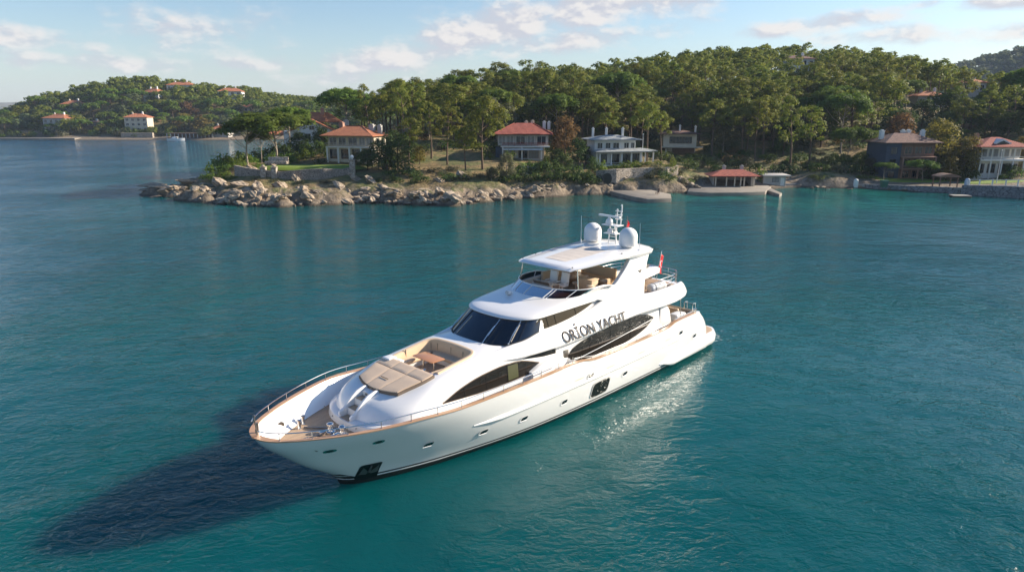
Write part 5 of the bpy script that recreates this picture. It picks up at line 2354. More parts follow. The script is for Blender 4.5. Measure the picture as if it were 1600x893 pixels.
# brown and blue house on the right
v = house('blue_house', 'house with one blue and one brown half under a low brown roof', 1402, 271, 176, R(4), 11)
m = MB()
m.box((1.8, 0, 2.6), (9.0, 8, 10.4))
m.build('wall', w_brown, v, smooth=0)
m = MB()
m.box((-4.6, -.3, 2.6), (3.8, 8.4, 10.4))
m.build('blue_wing', w_blue, v, smooth=0)
m = MB()
m.box((2, -4.5, 4.4), (8.8, 1.5, .24))
m.box((2, -4.5, 1.5), (8.8, 1.5, .24))
for x in (-2.2, 2.0, 6.2):
    m.box((x, -5.0, 1.5), (.3, .3, 6))
m.build('balcony', w_pink, v, bevel=.02)
for z in (.2, 3.1, 6.0):
    for x in (-.6, 2.0, 4.6):
        window(v, x, -4.04, z, 1.9, 1.7, w_pink, pane_m)
    window(v, -4.6, -4.54, z, 1.6, 1.7, w_blue, pane_m)
m = MB()
hip(m, 13, 8.6, 2.2, 7.8, 1.0)
rf = m.build('roof', tile_br, v, smooth=0)
for x in (-5.8, .4, 1.8, 5.6):
    chimney(rf, x, .6 if x > -5 else -.5, 8.6, 10.6, w_white, .9)

# white verandah house far right
v = house('verandah_house', 'white house with a glazed verandah and a dormer in its red roof', 1545, 273, 172, R(-3), 11)
m = MB()
m.box((0, 1.0, 2.4), (10, 7, 9.0))
m.build('wall', w_white, v, smooth=0)
m = MB()
m.box((.2, -3.4, 3.9), (11.2, 2.0, .5))
m.box((.2, -3.4, 6.75), (11.6, 2.2, .4))
for x in (-5.1, -2.6, 0, 2.6, 5.2):
    m.box((x, -4.2, 5.4), (.22, .22, 2.6))
    m.box((x, -4.2, 1.6), (.28, .28, 4.4))
m.box((.2, -4.2, 4.75), (10.6, .08, .10))
m.build('verandah', w_white, v, bevel=.02)
for x in (-3.9, -1.3, 1.3, 3.9):
    window(v, x, -2.56, 5.5, 2.2, 2.0, w_white, pane_l, bars=1)
    window(v, x, -2.56, 1.8, 1.8, 2.2, w_brown, pane_m)
m = MB()
hip(m, 11.0, 9.0, 2.1, 6.95, .9)
rf = m.build('roof', tile_rd, v, smooth=0)
m = MB()
m.extr([(-2.2, 7.2), (1.8, 7.2), (1.8, 7.9), (-.2, 8.9), (-2.2, 7.9)], 'y', -3.8, .5)
dr = m.build('dormer', w_white, rf, smooth=0)
m = MB()
m.extr([(-1.6, 7.45), (1.2, 7.45), (1.2, 7.85), (-.2, 8.5), (-1.6, 7.85)], 'y', -3.86, -3.81)
m.build('dormer_pane', pane_m, rf, smooth=0)
chimney(rf, -4.4, 0, 7.8, 9.8, w_pink, .8)


def simple_house(name, label, px, py, Y_, w, d, h, rh, rz, wm, rm, nwin=3, floors=2, clear=9, zoff=0.0):
    x, y, z = AT(px, py, Y_)
    HOUSES.append((x, y, clear))
    v_ = empty(name, (x, y, z + zoff), rz, label, 'house')
    m_ = MB()
    m_.box((0, 0, h / 2 - 1.5), (w, d, h + 3))
    m_.build('wall', wm, v_, smooth=0)
    m_ = MB()
    hip(m_, w, d, rh, h, .7)
    rf_ = m_.build('roof', rm, v_, smooth=0)
    chimney(rf_, w * .2, 0, h + rh * .4, h + rh + 1.0, w_white, .9)
    chimney(rf_, -w * .25, .3, h + rh * .3, h + rh + .7, wm, .8)
    fh = h / floors
    for fl_ in range(floors):
        for k in range(nwin):
            window(v_, -w / 2 + w * (k + .5) / nwin, -d / 2 - .04, fl_ * fh + fh * .52, w / nwin * .5, fh * .52, w_white, pane_m)
    return v_


simple_house('hill_house', 'white house with dark balconies showing through the pines at the top of the hill', 1243, 117, 318, 12, 8, 6.5, 1.6, R(8), w_white, tile_br, 4, 2, 9)
simple_house('wood_house', 'small house under an orange roof in the wood at the foot of the far hill', 1447, 170, 262, 10, 8, 4.5, 1.7, R(-8), w_grey, tile_or, 3, 1, 8)
simple_house('wood_house', 'only the orange roof of a house shows above trees at the right of the wood', 1511, 146, 285, 10, 7, 4, 1.5, R(4), w_grey, tile_or, 3, 1, 7)
for _px, _Y in ((1243, 318), (1447, 262), (1511, 290)):
    for _d in (16, 30, 44):
        HOUSES.append((AT(_px, 150, _Y - _d)[0], _Y - _d, 6.5))
ph = [('peninsula_house', 'white house with an orange roof at the left end of the peninsula shore', 97, 203, 466, 17, 11, 7.6, 2.6, R(-12), w_grey, tile_or, 4, 2),  # white walls given grey, putting the shaded front into the colour
      ('peninsula_house', 'grey house with verandahs above a stone seawall at the middle of the peninsula shore', 219, 205, 458, 14, 10, 8.8, 2.4, R(6), w_cream, tile_or, 4, 3),
      ('peninsula_house', 'long orange roof rising among trees above the white shore house of the peninsula', 118, 172, 505, 14, 9, 4, 2.6, R(0), w_cream, tile_or, 4, 1),
      ('peninsula_house', 'house with stepped orange roofs high among the trees of the peninsula', 243, 158, 515, 12, 9, 6, 3.0, R(-10), w_white, tile_or, 3, 2),
      ('peninsula_house', 'long white house under a pale orange roof on the crest of the peninsula', 285, 142, 535, 19, 9, 4, 2.2, R(2), w_white, tile_or, 5, 1),
      ('peninsula_house', 'white house with a broad orange roof at the right of the peninsula crest', 362, 155, 535, 17, 10, 5.5, 2.6, R(8), w_white, tile_or, 4, 2),
      ('boat_house', 'small boat house with an orange roof low on the shore behind the umbrella pines', 348, 213, 446, 11, 8, 4.4, 2.6, R(-4), w_grey, tile_or, 2, 1),
      ('peninsula_house', 'orange roof half hidden by trees right of the yellow trees of the peninsula', 388, 176, 520, 11, 8, 4, 2.2, R(0), w_cream, tile_or, 3, 1),
      ('peninsula_house', 'low house with a long brown terrace between the white and the grey shore houses', 147, 198, 470, 13, 6, 3.0, .9, R(0), w_brown, tile_br, 5, 1)]
for a in ph:
    simple_house(*a, clear=9)
# long open boat shelter on the peninsula shore
x, y, z = AT(300, 215, 442)
v = empty('boat_shelter', (x, y, .4), 0, 'long low boat shelter with white posts on the waterside of the peninsula', 'shelter')
HOUSES.append((x, y, 14))
m = MB()
m.box((0, 0, 3.4), (30, 6, .35))
m.build('roof', w_brown, v)
m = MB()
for i in range(13):
    m.box((-14.4 + 2.4 * i, -2.8, 1.6), (.28, .28, 3.4))
m.build('post', w_white, v)
m = MB()
m.box((0, 2.6, 1.4), (29.5, .3, 3.8))
m.build('back_wall', w_brown, v)
m = MB()
m.box((0, -1.5, -.4), (44, 9, 1.2))
m.build('quay', concrete, v)


def wall_run(name, label, cat, pts, th, m_, z0=None, cap=None):
    """wall through (x, y, ztop, zbottom)"""
    n = len(pts)
    A_ = MB()
    rr_ = []
    for i in range(n):
        a, b = Vector(pts[max(0, i - 1)][:2]), Vector(pts[min(n - 1, i + 1)][:2])
        d = (b - a).normalized()
        nr = Vector((-d.y, d.x)) * th / 2
        x_, y_, zt_, zb_ = pts[i]
        rr_.append([(x_ - nr.x * 1.25, y_ - nr.y * 1.25, zb_), (x_ + nr.x, y_ + nr.y, zb_), (x_ + nr.x, y_ + nr.y, zt_), (x_ - nr.x, y_ - nr.y, zt_)])
    A_.rings(rr_, True, True, True)
    o = A_.build(name, m_, smooth=0)
    tag(o, label, cat)
    return o


def wp(px, py_top, py_bot, Y_):
    x, y, zt_ = AT(px, py_top, Y_)
    return (x, y, zt_, AT(px, py_bot, Y_)[2])


wall_run('terrace_wall', 'curved grey stone retaining wall under the lawn of the villa on the point', 'wall',
         [wp(367, 258, 282, 152), wp(385, 262, 284, 150), wp(415, 266, 286, 148.5), wp(440, 268, 288, 148), wp(470, 265, 290, 148), wp(505, 263, 292, 149), wp(535, 264, 290, 151), wp(552, 260, 288, 153)], .6, stone)
for i, (px, py, Y_, lab) in enumerate([(411, 262, 148.3, 'tan stone gate pillar at the left of the steps in the terrace wall'), (428, 262, 148, 'tan stone gate pillar at the right of the steps in the terrace wall'), (550, 250, 152.6, 'stone pillar with a ball on top at the right end of the terrace wall')]):
    x, y, z = AT(px, py, Y_)
    v = empty('stone_pillar', (x, y, z), 0, lab, 'pillar')
    m = MB()
    m.box((0, 0, -1.6), (1.1, 1.1, 3.2))
    m.box((0, 0, .08), (1.35, 1.35, .2))
    m.build('shaft', stone_p, v, bevel=.05)
    m = MB()
    k_ = .45 if i < 2 else 1.0
    m.lathe([(.1, .18), (.2, .18 + .07 * k_), (.42, .18 + .42 * k_), (.38, .18 + .72 * k_), (.1, .18 + .92 * k_)], (0, 0, 0), 12)
    m.build('finial', stone_p if i < 2 else white_p, v)
x, y, z = AT(432, 256, 152)
v = empty('garden_bench', (x, y, z), R(-6), 'pale curved stone bench at the edge of the villa lawn', 'bench')
m = MB()
m.box((0, 0, .3), (5.0, .9, .6))
m.build('seat', stone_p, v, bevel=.08)
m = MB()
m.box((.3, .55, .75), (4.6, .3, 1.5))
m.build('backrest', stone_p, v, bevel=.12)
m = MB()
x, y, z = AT(490, 260, 157)
lawn = []
for i in range(25):
    a = 2 * math.pi * i / 24
    lawn.append((12.5 * math.cos(a), 5.5 * math.sin(a), 0))
grass_m = mat('lawn_grass', (.16, .235, .02), .9, var=.5, vscale=.5, vcol=(.12, .175, .018), bump=.03, bscale=9)


def lawn_patch(px, py, Y_, rx, ry, rz=0.0, name='lawn'):
    cx, cy, cz = AT(px, py, Y_)
    m_ = MB()
    rows_ = []
    for i in range(7):
        r = .001 + i / 6
        rows_.append([])
        for k in range(28):
            a = 2 * math.pi * k / 28
            x_ = cx + rx * r * math.cos(a) * math.cos(rz) - ry * r * math.sin(a) * math.sin(rz)
            y_ = cy + rx * r * math.cos(a) * math.sin(rz) + ry * r * math.sin(a) * math.cos(rz)
            rows_[-1].append((x_, y_, max(cz, hz(x_, y_) + .06) if r < .95 else cz - .6))
    m_.rings(rows_, True, False, False)
    o = m_.build(name, grass_m, smooth=60)
    o['kind'] = 'stuff'
    return o


lawn_patch(487, 259, 158, 13, 5.5)
lawn_patch(850, 259, 167, 7, 3)
lawn_patch(1430, 281, 168, 11, 4)
lawn_patch(1550, 287, 162, 9, 3.5)
wall_run('garden_wall', 'low pale wall under the lawn of the red roofed house', 'wall', [wp(813, 259, 272, 161), wp(838, 260, 273, 160.5), wp(862, 260, 272, 160.5)], .5, w_grey)
wall_run('cliff_wall', 'tall pale stone retaining wall in the cliff under the white house', 'wall', [wp(934, 266, 301, 157), wp(948, 265, 300, 154.5), wp(962, 264, 298, 154.5), wp(985, 263, 296, 156.5), wp(1015, 262, 294, 158), wp(1040, 262, 294, 159), wp(1058, 258, 294, 161)], .9, stone_p)
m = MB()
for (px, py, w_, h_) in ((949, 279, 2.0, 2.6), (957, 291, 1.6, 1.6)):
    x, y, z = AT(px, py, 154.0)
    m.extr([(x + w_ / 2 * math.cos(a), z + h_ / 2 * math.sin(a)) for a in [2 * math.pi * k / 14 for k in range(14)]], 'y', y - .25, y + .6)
o = m.build('grotto', pocket_black, smooth=0)  # black solids paint the shade inside the niches
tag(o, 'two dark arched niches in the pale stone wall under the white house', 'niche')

# piers and quays
m = MB()
m.prism([GR(a, b, .8)[:2] for a, b in ((944, 296), (985, 306), (1012, 311), (1049, 309.5), (1048, 303), (1020, 297), (1000, 293))], -2.0, .8)
o = m.build('pier', concrete, bevel=.08)
tag(o, 'flat concrete bathing pier sticking out below the cliff house', 'pier')
m = MB()
m.prism([GR(a, b, .75)[:2] for a, b in ((1074, 299), (1110, 301), (1160, 300.5), (1196, 299), (1205, 291.5), (1190, 285), (1080, 288))], -2.0, .75)
o = m.build('quay', concrete, bevel=.08)
tag(o, 'long stone quay in front of the open red roofed pavilion', 'quay')
m = MB()
m.prism([GR(a, b, .6)[:2] for a, b in ((1196, 296), (1218, 303.5), (1222, 301.5), (1204, 293.5))], -1.5, .6)
o = m.build('jetty', concrete, bevel=.05)
tag(o, 'short narrow concrete jetty at the right end of the quay', 'jetty')
wall_run('beach_wall', 'long low grey wall behind the small beach and the right hand lawn', 'wall', [wp(1222, 287, 293, 165), wp(1260, 286, 292, 167), wp(1300, 286, 292.5, 166.5), wp(1340, 287, 295, 164), wp(1400, 289, 300, 159), wp(1450, 291, 303, 155.5), wp(1505, 293, 306, 152)], .7, stone_b)
wall_run('seawall', 'tall blue grey seawall carrying a white fence at the right edge', 'wall', [wp(1506, 289, 308, 150.5), wp(1512, 289, 312, 149.5), wp(1560, 290, 313, 147), wp(1602, 292, 316, 144), wp(1660, 294, 318, 141)], .8, stone_b)
v = empty('white_fence', (0, 0, 0), 0, 'white framed glass fence on top of the right hand seawall', 'fence')
fp = [(1513, 149.6), (1530, 148.8), (1550, 147.8), (1571, 146.5), (1590, 145.2), (1612, 143.7)]
for i in range(len(fp)):
    x, y, z = AT(fp[i][0], 290 + (i * .3), fp[i][1])
    m = MB()
    m.box((x, y, z + .65), (.22, .22, 1.6))
    m.build('post', w_white, v, bevel=.02)
    if i < len(fp) - 1:
        x2, y2, z2 = AT(fp[i + 1][0], 290 + ((i + 1) * .3), fp[i + 1][1])
        m = MB()
        m.tube([(x, y, z + 1.35), (x2, y2, z2 + 1.35)], .06, 6)
        m.tube([(x, y, z + .12), (x2, y2, z2 + .12)], .06, 6)
        m.build('rail', w_white, v)
for (px, py, Y_, lab, mm_) in ((1337, 289, 163, 'short white painted pillar at the end of the beach wall', w_white), (1511, 289, 150.3, 'pale blue gate pillar at the left end of the seawall', mat('pale_blue_paint', (.45, .52, .6), .6))):
    x, y, z = AT(px, py, Y_)
    v = empty('gate_pillar', (x, y, z), 0, lab, 'pillar')
    m = MB()
    m.box((0, 0, .2), (.8, .8, 1.8))
    m.build('shaft', mm_, v, bevel=.05)
    m = MB()
    m.lathe([(.5, 1.1), (.46, 1.25), (.3, 1.4), (.05, 1.48)], (0, 0, 0), 14)
    m.build('cap', mm_, v)
x, y, z = AT(1381, 291, 158)
v = empty('garbage_bin', (x, y, z), 0, 'green bin standing on the wall path below the right hand lawn', 'bin')
m = MB()
m.rings([[(-.55, -.5, -.2), (.55, -.5, -.2), (.55, .5, -.2), (-.55, .5, -.2)], [(-.75, -.65, 1.2), (.75, -.65, 1.2), (.75, .65, 1.2), (-.75, .65, 1.2)]], True, True, True)
m.build('body', mat('green_plastic', (.02, .10, .07), .5), v, bevel=.05)
m = MB()
m.box((0, 0, 1.3), (1.6, 1.4, .16))
m.build('lid', MATS['green_plastic'], v, bevel=.05)
x, y, z = AT(1476, 291, 157.5)
v = empty('garden_arbor', (x, y, z), 0, 'small arbor with a rounded brown roof on posts above the right hand seawall', 'arbor')
m = MB()
m.extr([(-2.4 + 4.8 * i / 12, 2.4 + .55 * math.sin(math.pi * i / 12)) for i in range(13)] + [(2.4, 2.2), (-2.4, 2.2)], 'y', -1.6, 1.6)
m.build('roof', w_brown, v)
for sx in (-2, 2):
    for sy in (-1.3, 1.3):
        m = MB()
        m.box((sx, sy, 1), (.18, .18, 2.6))
        m.build('post', w_brown, v)
# raft moored by the seawall
x, y, z = GR(1500, 307.5)
v = empty('wooden_raft', (x, y, .1), R(-8), 'small pale wooden raft lying in the shallows by the right hand seawall', 'raft')
m = MB()
for i in range(6):
    m.box((0, -.9 + .36 * i, .25), (3.6, .32, .1))
m.build('deck', cream, v, smooth=0)
m = MB()
for s_ in (-.8, .8):
    m.lathe([(.1, -1.9), (.25, -1.8), (.25, 1.8), (.1, 1.9)], (0, s_, .05), 12, axis='X')
m.build('float', w_brown, v)
# flagpole and lamp posts
for (px, py, Y_, h_, nm, lab, cat) in ((1557, 287, 160, 7.5, 'flagpole', 'thin white flagpole on the lawn before the verandah house', 'flagpole'), (1003, 256, 167, 6.8, 'lamp_post', 'tall thin lamp post at the right corner of the white cliff house', 'lamp post')):
    x, y, z = AT(px, py, Y_)
    v = empty(nm, (x, y, z), 0, lab, cat)
    m = MB()
    m.tube([(0, 0, -.5), (0, 0, h_)], [.09, .05], 8)
    m.build('pole', w_white, v)
    m = MB()
    m.lathe([(.05, h_), (.16, h_ + .1), (.16, h_ + .25), (.02, h_ + .35)], (0, 0, 0), 10)
    m.build('finial' if nm == 'flagpole' else 'lamp_head', w_white, v)
x, y, z = GR(1027, 303.5, .8)
v = empty('sun_chair', (x, y, .8), R(20), 'brown folding chair on the bathing pier under the cliff', 'chair')
m = MB()
m.box((0, 0, .42), (.6, .6, .08))
m.build('seat', w_brown, v)
m = MB()
m.box((.28, 0, .8), (.08, .6, .8), ry=.2)
m.build('backrest', w_brown, v)
for sx in (-.25, .25):
    for sy in (-.25, .25):
        m = MB()
        m.box((sx, sy, .2), (.06, .06, .4))
        m.build('leg', w_brown, v)
# quay, stairs and walls of the peninsula
m = MB()
x, y, z = GR(50, 219)
m.box((x, y + 4, .4), (52, 7, 1.6))
o = m.build('quay', concrete, bevel=.08)
tag(o, 'low concrete landing at the left end of the peninsula', 'quay')
x, y, z = AT(62, 212, 462)
m = MB()
m.box((x, y, z), (30, 1.2, 6.4))
o = m.build('retaining_wall', stone, smooth=0)
tag(o, 'brown stone wall with stairs behind the landing of the peninsula', 'wall')
m = MB()
for k in range(14):
    x, y, z = AT(lerp(78, 104, k / 13), lerp(218, 206, k / 13), lerp(448, 458, k / 13))
    m.box((x, y, z - 1), (3.2, 5, 2.6))
o = m.build('stairway', concrete, smooth=0)
tag(o, 'pale stairway climbing from the landing to the white shore house', 'stairs')
x, y, z = AT(215, 213, 444)
m = MB()
m.box((x, y, z - 1.5), (20, 2.0, 7.5))
o = m.build('retaining_wall', stone_p, smooth=0)
tag(o, 'stone seawall at the water below the grey house of the peninsula', 'wall')
m = MB()
x, y, z = GR(300, 220)
for k, dx in enumerate((-9, 3)):
    pass
v = empty('motor_boat', (x - 8, y - 3, 0), R(5), 'small white motor boat moored in front of the long boat shelter', 'boat')
m = MB()
m.rings([[(lerp(-5, 5, i / 10), s_ * 1.5 * (1 - max(0, (i - 5) / 5) ** 2) + s_ * .03, zz) for s_, zz in ((-1, 1.3 + .05 * i), (-.8, 0.1), (.8, .1), (1, 1.3 + .05 * i))] for i in range(11)], True, True, True)
m.build('boat_hull', white_p, v)
m = MB()
m.box((-.6, 0, 1.9), (3.2, 1.9, 1.1))
m.build('cabin', white_p, v, bevel=.2)
m = MB()
m.box((.6, 0, 2.0), (1.0, 1.94, .5))
m.build('cabin_window', pane_m, v)
# ================================================================== TREES
def clear_of_houses(x, y, front=16):
    for hx, hy, r in HOUSES:
        if abs(x - hx) < r * .85 and -front < y - hy < r * .9:
            return False
    return True


pines = []
for k in range(9):
    cl, wd = pine_shape(100 + k, 14.0, [.42, .5, .56, .46, .38, .52, .6, .45, .5][k], [4.2, 4.6, 3.9, 5.0, 3.7, 4.4, 4.8, 4.0, 5.1][k], [17, 17, 14, 20, 17, 16, 14, 18, 19][k])
    p = make_tree('forest_pine', cl, wd, 105, .205, pine_leaf, bark, 40 + k)
    tag(p, 'tall green pine with a bare trunk among many alike on the headland hill', 'pine tree', 'pines of the hillside wood')
    pines.append(p)
umbs = []
for k in range(4):
    cl, wd = pine_shape(200 + k, 11.0, spread=[4.6, 5.2, 4.2, 4.8][k], nc=[26, 30, 22, 26][k], umbrella=True)
    p = make_tree('umbrella_pine', cl, wd, 210, .20, umb_leaf, bark_p, 60 + k, up=.6)
    tag(p, 'umbrella pine', 'pine tree')
    umbs.append(p)
broads, olives, browns, yellows = [], [], [], []
for lst, lm, n, nm, seed, bk in ((broads, broad_leaf, 4, 'broadleaf_tree', 300, bark), (olives, olive_leaf, 2, 'olive_tree', 330, bark_p), (browns, brown_leaf, 2, 'brown_tree', 350, bark), (yellows, yellow_leaf, 3, 'yellow_green_tree', 370, bark)):
    for k in range(n):
        cl, wd = ball_shape(seed + k, 8.0, [3.0, 3.4, 2.7, 3.2][k], 20)
        lst.append(make_tree(nm, cl, wd, 90, .20, lm, bk, seed + k))
bushes = {}
for nm, lm, seed in (('dark', broad_leaf, 400), ('olive', olive_leaf, 410), ('bright', hedge_leaf, 420), ('pine', umb_leaf, 430), ('yellow', yellow_leaf, 440), ('brown', brown_leaf, 450)):
    bushes[nm] = []
    for k in range(2):
        g = random.Random(seed + k)
        cl = [(g.uniform(-.9, .9), g.uniform(-.7, .7), g.uniform(.15, .8), g.uniform(.45, .75), g.uniform(.4, .6)) for _ in range(8)]
        q = leaves_np(cl, 150, .11, seed + k)
        o = bpy.data.objects.new('bush', mesh_np('bush', q, [lm]))
        col.objects.link(o)
        bushes[nm].append(o)


def put_tree(lst, k, px, py, Y_, py_top, label, protoH, wide=None, cat=None, group=None, rz=None):
    """a tree whose foot is at column px on the ground at distance Y_, its top at row py_top"""
    x = AT(px, py, Y_)[0]
    z = hz(x, Y_) - .15
    z = max(z, .3)
    zt_ = AT(px, py_top, Y_)[2]
    s = max(.15, (zt_ - z) / protoH)
    o = place(lst[k % len(lst)], x, Y_, z, s, rz, wide if wide is None else s * wide, label, group)
    if cat:
        o['category'] = cat
    HOUSES.append((x, Y_, 4.0))
    return o


# the trees one can point to
put_tree(umbs, 0, 387, 250, 160, 185, 'umbrella pine standing furthest left on the point with its trunk forked low', 11.0, 1.25, 'pine tree')
put_tree(umbs, 1, 432, 246, 163, 176, 'broadest umbrella pine on the point with pale forked trunks above the stone pillars', 11.0, 1.45, 'pine tree')
put_tree(umbs, 2, 455, 240, 178, 166, 'umbrella pine with one tall straight trunk just left of the gabled house', 11.0, 1.0, 'pine tree')
put_tree(umbs, 3, 546, 215, 205, 139, 'large dark umbrella pine rising behind the roofs of the two point houses', 11.0, 1.05, 'pine tree')
put_tree(umbs, 2, 410, 254, 166, 205, 'small low umbrella pine under the two broad ones on the point', 11.0, 1.0, 'pine tree')
put_tree(umbs, 1, 1322, 266, 182, 199, 'umbrella pine with a leaning pale trunk left of the palm', 11.0, .95, 'pine tree')
put_tree(umbs, 3, 1440, 286, 166, 250, 'small round headed umbrella pine alone on the right hand lawn', 11.0, 1.35, 'pine tree')
put_tree(umbs, 0, 1380, 281, 168, 253, 'low flat headed pine beside the blue house below the palm', 11.0, 1.4, 'pine tree')
put_tree(pines, 0, 632, 243, 188, 121, 'tall slim pine with two bare trunks against the sky right of the villa', 14.0, .72, 'pine tree')
put_tree(pines, 4, 578, 238, 192, 131, 'tall pine standing against the sky just behind the villa chimney', 14.0, .75, 'pine tree')
put_tree(pines, 7, 600, 240, 200, 136, 'pine with a yellow green crown between the two tall pines right of the villa', 14.0, .75, 'pine tree')
put_tree(pines, 3, 753, 266, 156, 150, 'big full pine with two trunks on the dry slope left of the red roofed house', 14.0, .95, 'pine tree')
put_tree(pines, 1, 700, 262, 163, 165, 'wide pine in the middle of the dry grass slope', 14.0, .95, 'pine tree')
put_tree(pines, 8, 727, 268, 155, 198, 'short pine with a reddish trunk on the dry grass slope', 14.0, 1.1, 'pine tree')
put_tree(pines, 5, 640, 262, 160, 183, 'bushy pine on the slope just right of the villa', 14.0, 1.1, 'pine tree')
put_tree(pines, 2, 674, 250, 172, 158, 'pine behind the path between the villa and the dry slope', 14.0, .95, 'pine tree')
put_tree(pines, 6, 1010, 253, 170, 160, 'tall pine standing at the right corner of the white cliff house', 14.0, .85, 'pine tree')
put_tree(pines, 2, 1032, 250, 180, 172, 'pine leaning over the right side of the white cliff house', 14.0, .85, 'pine tree')
put_tree(pines, 0, 1178, 252, 196, 152, 'slender pine with a bare leaning trunk above the shed', 14.0, .85, 'pine tree')
put_tree(pines, 4, 1233, 262, 186, 150, 'tall dark trunked pine on the slope right of the shed', 14.0, .85, 'pine tree')
put_tree(pines, 7, 1262, 268, 180, 160, 'dark pine with a thick trunk above the beach', 14.0, .85, 'pine tree')
put_tree(browns, 0, 882, 250, 178, 179, 'round brown leaved tree right of the red roofed house', 8.0, .85, 'tree')
put_tree(browns, 1, 1400, 262, 196, 177, 'brownish round tree standing behind the roof of the blue house', 8.0, .95, 'tree')
put_tree(broads, 0, 903, 268, 164, 214, 'dark green tree spilling down the cliff left of the white house', 8.0, 1.0, 'tree')
put_tree(broads, 1, 880, 278, 159, 238, 'dark spreading tree on the cliff below the brown leaved tree', 8.0, 1.2, 'tree')
put_tree(broads, 2, 925, 285, 158, 243, 'dark ivy clad tree at the left foot of the pale cliff wall', 8.0, 1.0, 'tree')
put_tree(olives, 0, 792, 292, 150, 238, 'grey green olive tree hanging over the rocks below the red roofed house', 8.0, .85, 'tree')
put_tree(olives, 1, 768, 294, 149, 260, 'small grey green olive bush tree left of the larger olive over the rocks', 8.0, .95, 'tree')
put_tree(yellows, 0, 1460, 272, 178, 184, 'tall olive green tree with a yellowing top right of the blue house', 8.0, .85, 'tree')
put_tree(yellows, 1, 1503, 284, 170, 213, 'broad yellow green tree left of the verandah house', 8.0, .95, 'tree')
put_tree(yellows, 2, 1480, 288, 166, 243, 'yellowing small tree over the arbor roof', 8.0, 1.0, 'tree')
put_tree(yellows, 0, 1592, 275, 178, 212, 'yellow green tree at the right edge beside the verandah house', 8.0, 1.0, 'tree')
put_tree(yellows, 1, 1585, 205, 262, 142, 'broad yellowish tree high at the right edge of the wood', 8.0, 1.5, 'tree')
put_tree(broads, 3, 622, 270, 156, 205, 'dark bushy tree against the right end of the villa', 8.0, 1.1, 'tree')
put_tree(broads, 0, 592, 270, 158, 216, 'dark tree covering the right corner of the villa porch', 8.0, 1.0, 'tree')
put_tree(broads, 1, 505, 236, 180, 196, 'small dark tree in front of the gabled house wall', 8.0, .8, 'tree')
put_tree(yellows, 2, 656, 262, 164, 226, 'light green round tree between the villa tree and the dry slope', 8.0, .9, 'tree')
put_tree(broads, 2, 1300, 272, 182, 238, 'dark bushy tree left of the leaning umbrella pine', 8.0, 1.1, 'tree')
put_tree(broads, 3, 1570, 268, 186, 226, 'dark tree between the verandah house and the right edge', 8.0, 1.0, 'tree')
# cypresses
cyps = []
for k in range(2):
    cl = [(.12 * math.sin(i * 2.1), .12 * math.cos(i * 1.7), 1.0 + i * .78, .95 * math.sin(math.pi * (i + 1.2) / 13.4) ** .7 + .1, .8) for i in range(12)]
    wd = MB()
    wd.tube([(0, 0, -.3), (0, 0, 8)], [.2, .05], 6)
    cyps.append(make_tree('cypress', cl, wd, 260, .15, broad_leaf, bark, 500 + k))
put_tree(cyps, 0, 1556, 230, 225, 152, 'dark narrow cypress in front of the far right wood', 10.5, 1.5, 'cypress')
put_tree(cyps, 1, 1100, 262, 178, 240, 'small light green cypress in the hedges above the pavilion', 10.5, 1.6, 'cypress')
# palm
wd = MB()
wd.tube([(0, 0, -.3), (.15, 0, 2.2), (.1, .05, 4.4)], [.30, .24, .24], 9)
fr_m = MB()
g = random.Random(5)
for k in range(26):
    a = k * 2.4
    el = g.uniform(-.2, 1.25)
    L = g.uniform(2.0, 2.7)
    pts, wds = [], []
    for i in range(7):
        f = i / 6
        r_ = L * f * math.cos(el * (1 - .3 * f))
        pts.append(Vector((.1 + r_ * math.cos(a), .05 + r_ * math.sin(a), 4.4 + L * f * math.sin(el) - 1.5 * f * f)))
    side = Vector((-math.sin(a), math.cos(a), 0))
    for i in range(6):
        for sg in (1, -1):
            for h in (0, .5):
                p = pts[i].lerp(pts[i + 1], h)
                w_ = .55 * math.sin(math.pi * (i + h + .6) / 7)
                fr_m.add([p, p + (pts[i + 1] - pts[i]) * .35, p + side * sg * w_ + (pts[i + 1] - pts[i]) * .7 + Vector((0, 0, -.25 * w_))], [(0, 1, 2)])
x, y = AT(1368, 270, 177)[0], 177
pe = empty('palm_tree', (x, y, max(.5, AT(1368, 276, 177)[2])), 0, 'palm with grey green arching fronds left of the blue house', 'palm')
wd.build('trunk', bark, pe)
fr_m.build('crown', olive_leaf, pe, smooth=0)
pe.scale = (1.15, 1.15, 1.15)

